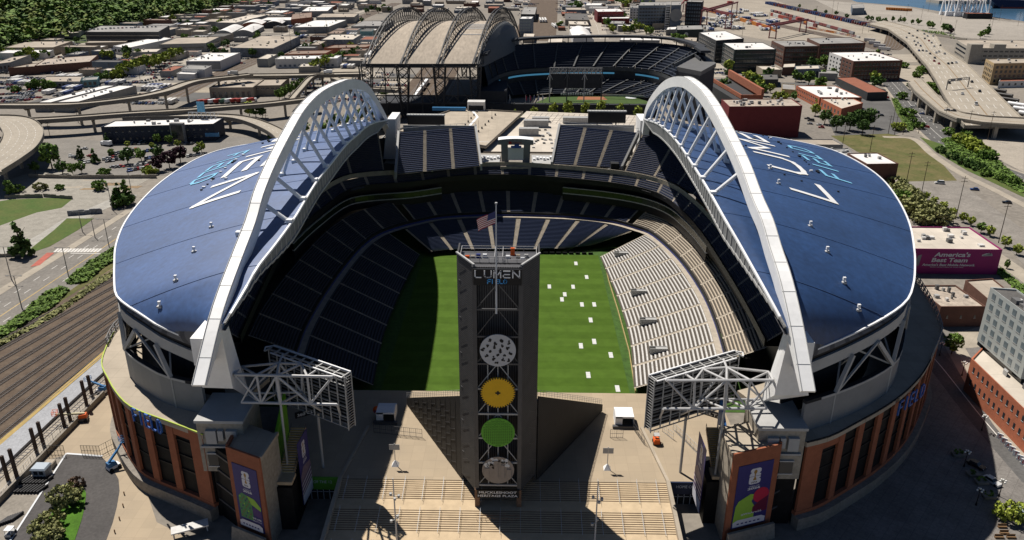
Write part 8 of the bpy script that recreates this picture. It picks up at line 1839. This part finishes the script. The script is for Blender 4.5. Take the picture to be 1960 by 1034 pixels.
for k, ch in enumerate('SEATTLE'):
    p = G(1913 + k * 7.6, 840 + k * 8.3); mb = MB(); mb.box(-.75, -.12, 0, .75, .12, 1.7, 0); o = bpy.data.objects.new('letter_board', mb.mesh('letter_board', m_white)); C.objects.link(o); o.location = p; o.rotation_euler = (0, 0, R(-42)); tag(o, 'white board with red letter %s, %s of the letter boards by the brick block' % (ch, ORD_[k]) if False else 'white board with a red %s, number %d in the letter row by the brick block' % (ch, k + 1), 'letter board', 'letter boards by the orange brick block')
    mb = MB(); put_text(mb, ch, (-.4, -.13, .35), (.8, 0, 0), (0, 0, 1.0), bold=.02); c = bpy.data.objects.new('letter', mb.mesh('letter', MATS['sign_red'])); C.objects.link(c); c.parent = o
def bigcar(px, ang, col, lab):
    t = thing('car', G(*px, .03), lab, 'car'); t.rotation_euler = (0, 0, ang); pm = M('car_paint_' + col, CARC[col], .3, 0, spec=.5, metal=.1)
    mb = MB(); mb.hexa([(-.92, -2.25, .32), (.92, -2.25, .32), (.92, 2.25, .32), (-.92, 2.25, .32)], [(-.88, -2.18, .88), (.88, -2.18, .88), (.88, 2.14, .8), (-.88, 2.14, .8)]); mb.hexa([(-.7, -1.4, 1.42), (.7, -1.4, 1.42), (.7, .3, 1.42), (-.7, .3, 1.42)], [(-.69, -1.38, 1.47), (.69, -1.38, 1.47), (.69, .28, 1.47), (-.69, .28, 1.47)])
    mb2 = MB(); mb2.hexa([(-.86, -1.75, .86), (.86, -1.75, .86), (.86, .9, .83), (-.86, .9, .83)], [(-.7, -1.4, 1.42), (.7, -1.4, 1.42), (.7, .3, 1.42), (-.7, .3, 1.42)])
    for nm, b_, m in (('body', mb, pm), ('window', mb2, m_cglass)): o = bpy.data.objects.new(nm, b_.mesh(nm, m)); C.objects.link(o); o.parent = t
    for sx in (-1, 1):
        for yy in (-1.4, 1.4): b_ = MB(); b_.tube((sx * .74, yy, .34), (sx * .94, yy, .34), .34, 12); o = bpy.data.objects.new('wheel', b_.mesh('wheel', m_tyre)); C.objects.link(o); o.parent = t
        b_ = MB(); b_.box(sx * .75 - .18, 2.13, .55, sx * .75 + .18, 2.22, .7); o = bpy.data.objects.new('headlight', b_.mesh('headlight', m_lite)); C.objects.link(o); o.parent = t
bigcar((1898,924), R(205), 'white', 'white pickup car parked in shade beside the planters'); bigcar((1868,893), R(215), 'black', 'black car parked in shade behind the white one')
for k, px in enumerate([(1833,872),(1862,910),(1892,952),(1878,925)]):
    p = G(*px); t = thing('planter', p, None, 'planter', 'planters on the shaded right plaza'); t['_auto'] = ('concrete planter', 'on the shaded right plaza'); mb = MB(); mb.hexa([(p.x - 1.3, p.y - .9, 0), (p.x + 1.3, p.y - .9, 0), (p.x + 1.3, p.y + .9, 0), (p.x - 1.3, p.y + .9, 0)], [(p.x - 1.6, p.y - 1.1, .8), (p.x + 1.6, p.y - 1.1, .8), (p.x + 1.6, p.y + 1.1, .8), (p.x - 1.6, p.y + 1.1, .8)]); mb.build('tub', m_conc2, t); mb = MB(); crown(mb, rt, (p.x, p.y, 1.2), 1.2, .8, .7, 14, 9, .28, 'round'); mb.build('plants', list(LG['mid']), t)
p = G(1946, 990); t = thing('parasol', p, 'pale blue cafe parasol at the lower right corner', 'parasol'); mb = MB(); mb.hexa([(p.x - 1.5, p.y - 1.5, 2.2), (p.x + 1.5, p.y - 1.5, 2.2), (p.x + 1.5, p.y + 1.5, 2.2), (p.x - 1.5, p.y + 1.5, 2.2)], [(p.x - .1, p.y - .1, 3), (p.x + .1, p.y - .1, 3), (p.x + .1, p.y + .1, 3), (p.x - .1, p.y + .1, 3)]); mb.build('canopy', M('parasol_blue', (.42, .50, .58), .7, .05, 1), t); mb = MB(); mb.tube(p, p + Vector((0, 0, 2.9)), .06); mb.build('pole', m_steel, t)
for k, px in enumerate([(1918,1010),(1922,1022),(1935,1030),(1912,1030)]): p = G(*px); mb = MB(); mb.box(p.x - 1.0, p.y - .3, 0, p.x + 1.0, p.y + .3, .5); mb.box(p.x - 1.0, p.y + .22, .5, p.x + 1.0, p.y + .3, .95); o = mb.solo('bench', M('bench_wood', (.20, .12, .06), .8, .2, 1), None, 'bench', 'benches at the lower right'); o['_auto'] = ('wooden bench', 'at the lower right corner')
m_graf = M('graffiti_wall', (.10, .105, .12), .9, .6, .8, col2=(.26, .27, .30), fine=4)
for a_, b_, h, m, lab in (((130,413),(196,408),2.6,m_graf,'dark graffiti covered wall on the vacant lot beside the avenue'), ((10,380),(82,378),2.0,m_conc2,'long dark ruined wall behind the upper lawn'), ((84,377),(139,381),1.8,m_conc2,'short ruined wall at the right end of the upper lawn'), ((56,340),(150,342),2.2,m_conc2,'grey boundary wall below the left car park trees'), ((150,342),(300,341),2.2,m_conc2,'grey boundary wall below the left car park cars'), ((-10,492),(40,490),1.6,m_conc2,'low wall beside the conical tree at the left edge')):
    a, b = G(*a_), G(*b_); d = (b - a).normalized(); n = Vector((-d.y, d.x, 0)) * .25; mb = MB(); k = 0; L_ = (b - a).length
    while k < L_: e = min(L_, k + 2.5); p, q = a + d * k, a + d * e; hh = h * rs.uniform(.8, 1.05); up = Vector((0, 0, hh)); mb.hexa([p - n, q - n, q + n, p + n], [p - n + up, q - n + up, q + n + up, p + n + up]); k = e
    mb.solo('wall', m, lab, 'wall')
mb = MB(); ribbon(smooth_line(gp((-20,492),(50,470),(95,448),(140,420),(190,398),(250,372)), 40), 9, .008, mb); structure('gravel_path', mb, M('path_gravel', (.36, .345, .31), .95, .2, .3, fine=8))
for k in range(9): p = G(rs.uniform(60, 230), rs.uniform(345, 372)); w, d = rs.uniform(5, 16), rs.uniform(3, 8); sheet('lot_slab', [(p.x, p.y), (p.x + w, p.y + 1), (p.x + w + 1, p.y + d), (p.x + 1, p.y + d)], .012 + .001 * k, [m_side, m_dirt, m_grav][k % 3])
# lower left yard
for k, (bx, by, tx, ty) in enumerate([(16,920,1,873),(34,918,16,860),(71,868,58,820),(84,854,71,808),(124,818,110,773),(135,806,121,761),(167,779,154,729),(177,760,165,719)]):
    p = G(bx, by); h = AY(tx, ty, p.y).z; mb = MB(); mb.box(p.x - .35, p.y - .35, 0, p.x + .35, p.y + .35, h); o = mb.solo('steel_post', M('post_rust', (.055, .035, .028), .8, .2, 1), None, 'post', 'row of steel posts beside the platform'); o['_auto'] = ('dark steel post', 'beside the grey railway platform')
fence('track_fence', [tuple(G(*p)[:2]) for p in [(-10,970),(60,885),(140,800),(205,742)]], 0, 1.8, 'long wire fence along the railway track', m_gal, 3)
a, b = G(-20,985), G(200,758); mb = MB(); mb.bar(a + Vector((0, 0, .9)), b + Vector((0, 0, .9)), .5, 1.8); mb.solo('retaining_wall', m_conc2, 'low grey concrete wall behind the steel posts', 'wall')
fence('gate_fence', [tuple(G(*p)[:2]) for p in [(86,872),(125,872)]], 0, 3.2, 'black mesh gate left of the driveway head', m_black, .8); fence('gate_fence', [tuple(G(*p)[:2]) for p in [(158,872),(193,873)]], 0, 3.2, 'black mesh gate panel across the driveway head', m_black, .8); fence('gate_fence', [tuple(G(*p)[:2]) for p in [(193,873),(232,852)]], 0, 3.2, 'slanting black fence between the driveway and the facade', m_black, 1.5)
p = G(82,910); t = thing('guard_booth', p, 'small guard booth with a pale blue roof beside the driveway', 'booth'); mb = MB(); mb.box(p.x - 1.7, p.y - 1.4, 0, p.x + 1.7, p.y + 1.4, 2.6); mb.build('wall', m_lgrey, t); mb = MB(); mb.hexa([(p.x - 2, p.y - 1.7, 2.61), (p.x + 2, p.y - 1.7, 2.61), (p.x + 2, p.y + 1.7, 2.61), (p.x - 2, p.y + 1.7, 2.61)], [(p.x - 1.7, p.y - 1.4, 3), (p.x + 1.7, p.y - 1.4, 3), (p.x + 1.7, p.y + 1.4, 3), (p.x - 1.7, p.y + 1.4, 3)]); mb.build('roof', M('booth_roof', (.36, .42, .48), .5, .08, 1), t)
for u in (-1.2, .2): mb = MB(); mb.box(p.x + u, p.y - 1.46, 1.2, p.x + u + 1, p.y - 1.39, 2.2); mb.build('window', m_win, t)
p = G(98,893); mb = MB(); mb.box(p.x - 1, p.y - 1, 0, p.x + 1, p.y + 1, 1.4); mb.hexa([(p.x - 1.1, p.y - 1.1, 1.41), (p.x + 1.1, p.y - 1.1, 1.41), (p.x + 1.1, p.y + 1.1, 1.41), (p.x - 1.1, p.y + 1.1, 1.41)], [(p.x - .9, p.y - .9, 1.6), (p.x + .9, p.y - .9, 1.6), (p.x + .9, p.y + .9, 1.6), (p.x - .9, p.y + .9, 1.6)]); mb.solo('storage_crate', m_conc, 'tan crate behind the guard booth', 'crate')
for k in range(16):
    p = G(38 + (k % 8) * 6.2 + (k // 8) * 10, 938 - (k // 8) * 17, .1); d = Vector((.35, 1, 0)).normalized(); mb = MB(); mb.tube(p - d * 1.6 + Vector((0, 0, .35)), p + d * 1.6 + Vector((0, 0, .35)), .34, 10); o = mb.solo('barrier_drum', m_black, None, 'barrier', 'black barriers laid beside the driveway'); o['_auto'] = ('black barrier tube', 'stacked beside the driveway')
for k in range(7): p = G(6 + k * 4.6, 1000 - k * 1.6, .1); d = Vector((.35, 1, 0)).normalized(); mb = MB(); mb.tube(p - d * 1.6 + Vector((0, 0, .35)), p + d * 1.6 + Vector((0, 0, .35)), .34, 10); o = mb.solo('barrier_drum', m_black, None, 'barrier', 'black barriers laid beside the driveway'); o['_auto'] = ('black barrier tube', 'in the lower left corner')
p = G(21,1024); t = thing('utility_cart', p, 'white roofed utility cart in the lower left corner', 'cart'); mb = MB(); mb.box(p.x - .7, p.y - 1.2, .3, p.x + .7, p.y + 1.2, .9); mb.build('body', m_lgrey, t); mb = MB(); mb.box(p.x - .8, p.y - .9, 1.9, p.x + .8, p.y + .8, 2.0)
for sx in (-.7, .7):
    for sy_ in (-.8, .7): mb.bar((p.x + sx, p.y + sy_, .9), (p.x + sx, p.y + sy_, 1.9), .08)
mb.build('canopy', m_white, t)
for sx in (-.75, .75):
    for sy_ in (-.8, .8): mb = MB(); mb.tube((p.x + sx - .1, p.y + sy_, .3), (p.x + sx + .1, p.y + sy_, .3), .3, 9); mb.build('wheel', m_tyre, t)
def lift(px, col, ang, reach, up, lab, long=False):
    p = G(*px); t = thing('boom_lift', p, lab, 'boom lift'); d = Vector((math.cos(ang), math.sin(ang), 0)); n = Vector((-d.y, d.x, 0)); mb = MB(); q = lambda u, v, z: p + d * u + n * v + Vector((0, 0, z))
    mb.hexa([q(-1.6, -1, .5), q(1.6, -1, .5), q(1.6, 1, .5), q(-1.6, 1, .5)], [q(-1.5, -.9, 1.2), q(1.5, -.9, 1.2), q(1.5, .9, 1.2), q(-1.5, .9, 1.2)]); mb.build('chassis', m_white if not long else m_steel, t); mb = MB(); mb.hexa([q(-1.5, -.8, 1.22), q(.9, -.8, 1.22), q(.9, .8, 1.22), q(-1.5, .8, 1.22)], [q(-1.4, -.7, 2.4), q(.6, -.7, 2.2), q(.6, .7, 2.2), q(-1.4, .7, 2.4)]); mb.build('turret', col, t)
    for u in (-1.1, 1.1):
        for v in (-1.05, 1.05): mb = MB(); mb.tube(q(u, v - .18, .5), q(u, v + .18, .5), .5, 10); mb.build('wheel', m_tyre, t)
    tip = q(reach, 0, up); mb = MB(); mb.bar(q(-1, 0, 2.4), q(reach * .5, 0, 2.4 + (up - 2.4) * .55), .5); mb.bar(q(reach * .45, 0, 2.4 + (up - 2.4) * .5), tip, .36); mb.build('boom', col if not long else M('boom_cream', (.52, .47, .30), .5, .1, 1), t); mb = MB()
    for a_, b_ in (((-.6, -.9), (.6, -.9)), ((.6, -.9), (.6, .9)), ((.6, .9), (-.6, .9)), ((-.6, .9), (-.6, -.9))):
        for h in (0, .55, 1.1): mb.bar(tip + d * a_[0] + n * a_[1] + Vector((0, 0, h)), tip + d * b_[0] + n * b_[1] + Vector((0, 0, h)), .08)
        mb.bar(tip + d * a_[0] + n * a_[1], tip + d * a_[0] + n * a_[1] + Vector((0, 0, 1.1)), .08)
    mb.build('basket', col, t)
m_lblue = M('lift_blue', (.06, .20, .42), .5, .1, 1)
lift((218,897), m_lblue, R(55), 3.6, 6.5, 'blue and white boom lift beside the plinth left of the facade'); lift((158,806), m_org, R(195), 6.5, 3.2, 'orange telescopic lift with a cream boom beside the track fence', True); lift((196,752), m_lblue, R(170), 4, 4, 'blue lift parked where the facade meets the railway')
for k, px in enumerate([(238,947),(236,970),(229,995),(220,1020)]): p = G(*px, .07); mb = MB(); mb.tube(p, p + Vector((0, 0, .9)), .14, 8); o = mb.solo('bollard', M('bollard_brown', (.16, .08, .04), .8, .1, 1), None, 'bollard', 'bollards along the driveway'); o['_auto'] = ('brown bollard', 'along the right driveway edge')
p = G(366,1024); mb = MB(); d = Vector((1, .45, 0)).normalized(); n = Vector((-d.y, d.x, 0)); c = Vector((p.x, p.y, 2.2)); mb.hexa([c - d * 4 - n * 1.3, c + d * 4 - n * 1.3, c + d * 4 + n * 1.3, c - d * 4 + n * 1.3], [c - d * 4 - n * 1.3 + Vector((0, 0, .3)), c + d * 4 - n * 1.3 + Vector((0, 0, .3)), c + d * 4 + n * 1.3 + Vector((0, 0, .3)), c - d * 4 + n * 1.3 + Vector((0, 0, .3))])
for s in (-3.6, 3.6): mb.bar(c + d * s + Vector((0, 0, -2.2)), c + d * s, .25)
mb.solo('entry_canopy', m_hvac2, 'white flat canopy in front of the left brick banner block', 'canopy')
for k, px in enumerate([(1798,775),(1868,830),(1905,985)]):
    pass
# ================================================================== camera, light, labels
cam_d = bpy.data.cameras.new('camera'); cam = bpy.data.objects.new('camera', cam_d); C.objects.link(cam)
cam_d.sensor_width = 36; cam_d.lens = F / 1960 * 36; cam_d.clip_start = 1; cam_d.clip_end = 30000
mt = Matrix(((RT[0], UP[0], -FW[0], EYE[0]), (RT[1], UP[1], -FW[1], EYE[1]), (RT[2], UP[2], -FW[2], EYE[2]), (0, 0, 0, 1)))
cam.matrix_world = mt; scene.camera = cam
SUN_EL, SUN_AZ = R(57.5), R(40)          # elevation; angle left of straight ahead
sd = bpy.data.lights.new('sun', 'SUN'); sd.energy = 5.0; sd.angle = R(.5); sd.color = (1, .94, .86)
so = bpy.data.objects.new('sun', sd); C.objects.link(so)
S = Vector((-math.sin(SUN_AZ) * math.cos(SUN_EL), math.cos(SUN_AZ) * math.cos(SUN_EL), math.sin(SUN_EL)))
so.rotation_euler = S.to_track_quat('Z', 'Y').to_euler(); so.location = (0, 0, 300)
w = bpy.data.worlds.new('World'); scene.world = w; w.use_nodes = True
nt = w.node_tree; bg = nt.nodes['Background']; sky = nt.nodes.new('ShaderNodeTexSky'); sky.sky_type = 'NISHITA'; sky.sun_disc = False
sky.sun_elevation = SUN_EL; sky.sun_rotation = -SUN_AZ; sky.altitude = 100; sky.air_density = .55; sky.dust_density = .25; sky.ozone_density = 2.0
nt.links.new(sky.outputs[0], bg.inputs[0]); bg.inputs[1].default_value = .05
scene.view_settings.view_transform = 'Standard'; scene.view_settings.look = 'None'; scene.view_settings.exposure = .15; scene.view_settings.gamma = 1
scene.cycles.max_bounces = 5; scene.cycles.diffuse_bounces = 1; scene.cycles.glossy_bounces = 2
# every repeat gets a label of its own: same description in one place -> counted from the left
ORD = ['first','second','third','fourth','fifth','sixth','seventh','eighth','ninth','tenth','eleventh','twelfth','thirteenth','fourteenth','fifteenth','sixteenth','seventeenth','eighteenth','nineteenth','twentieth']
TENS = {2: 'twenty', 3: 'thirty', 4: 'forty', 5: 'fifty', 6: 'sixty', 7: 'seventy', 8: 'eighty', 9: 'ninety'}
def ordinal(n):
    if n < 20: return ORD[n]
    n += 1
    if n % 10 == 0: return TENS[n // 10][:-1] + 'ieth'
    return TENS[n // 10] + '-' + ORD[n % 10 - 1]
bins = {}
for o in list(C.objects):
    if '_auto' in o:
        d, z = o['_auto']; bins.setdefault((d, z), []).append((PX(o.matrix_world.translation if o.parent else o.location)[0], o)); del o['_auto']
for (d, z), l in bins.items():
    l.sort(key=lambda t: t[0])
    for k, (x, o) in enumerate(l):
        o['label'] = f'{d} {z}' if len(l) == 1 else f'{ordinal(k)} {d} from left, {z}'
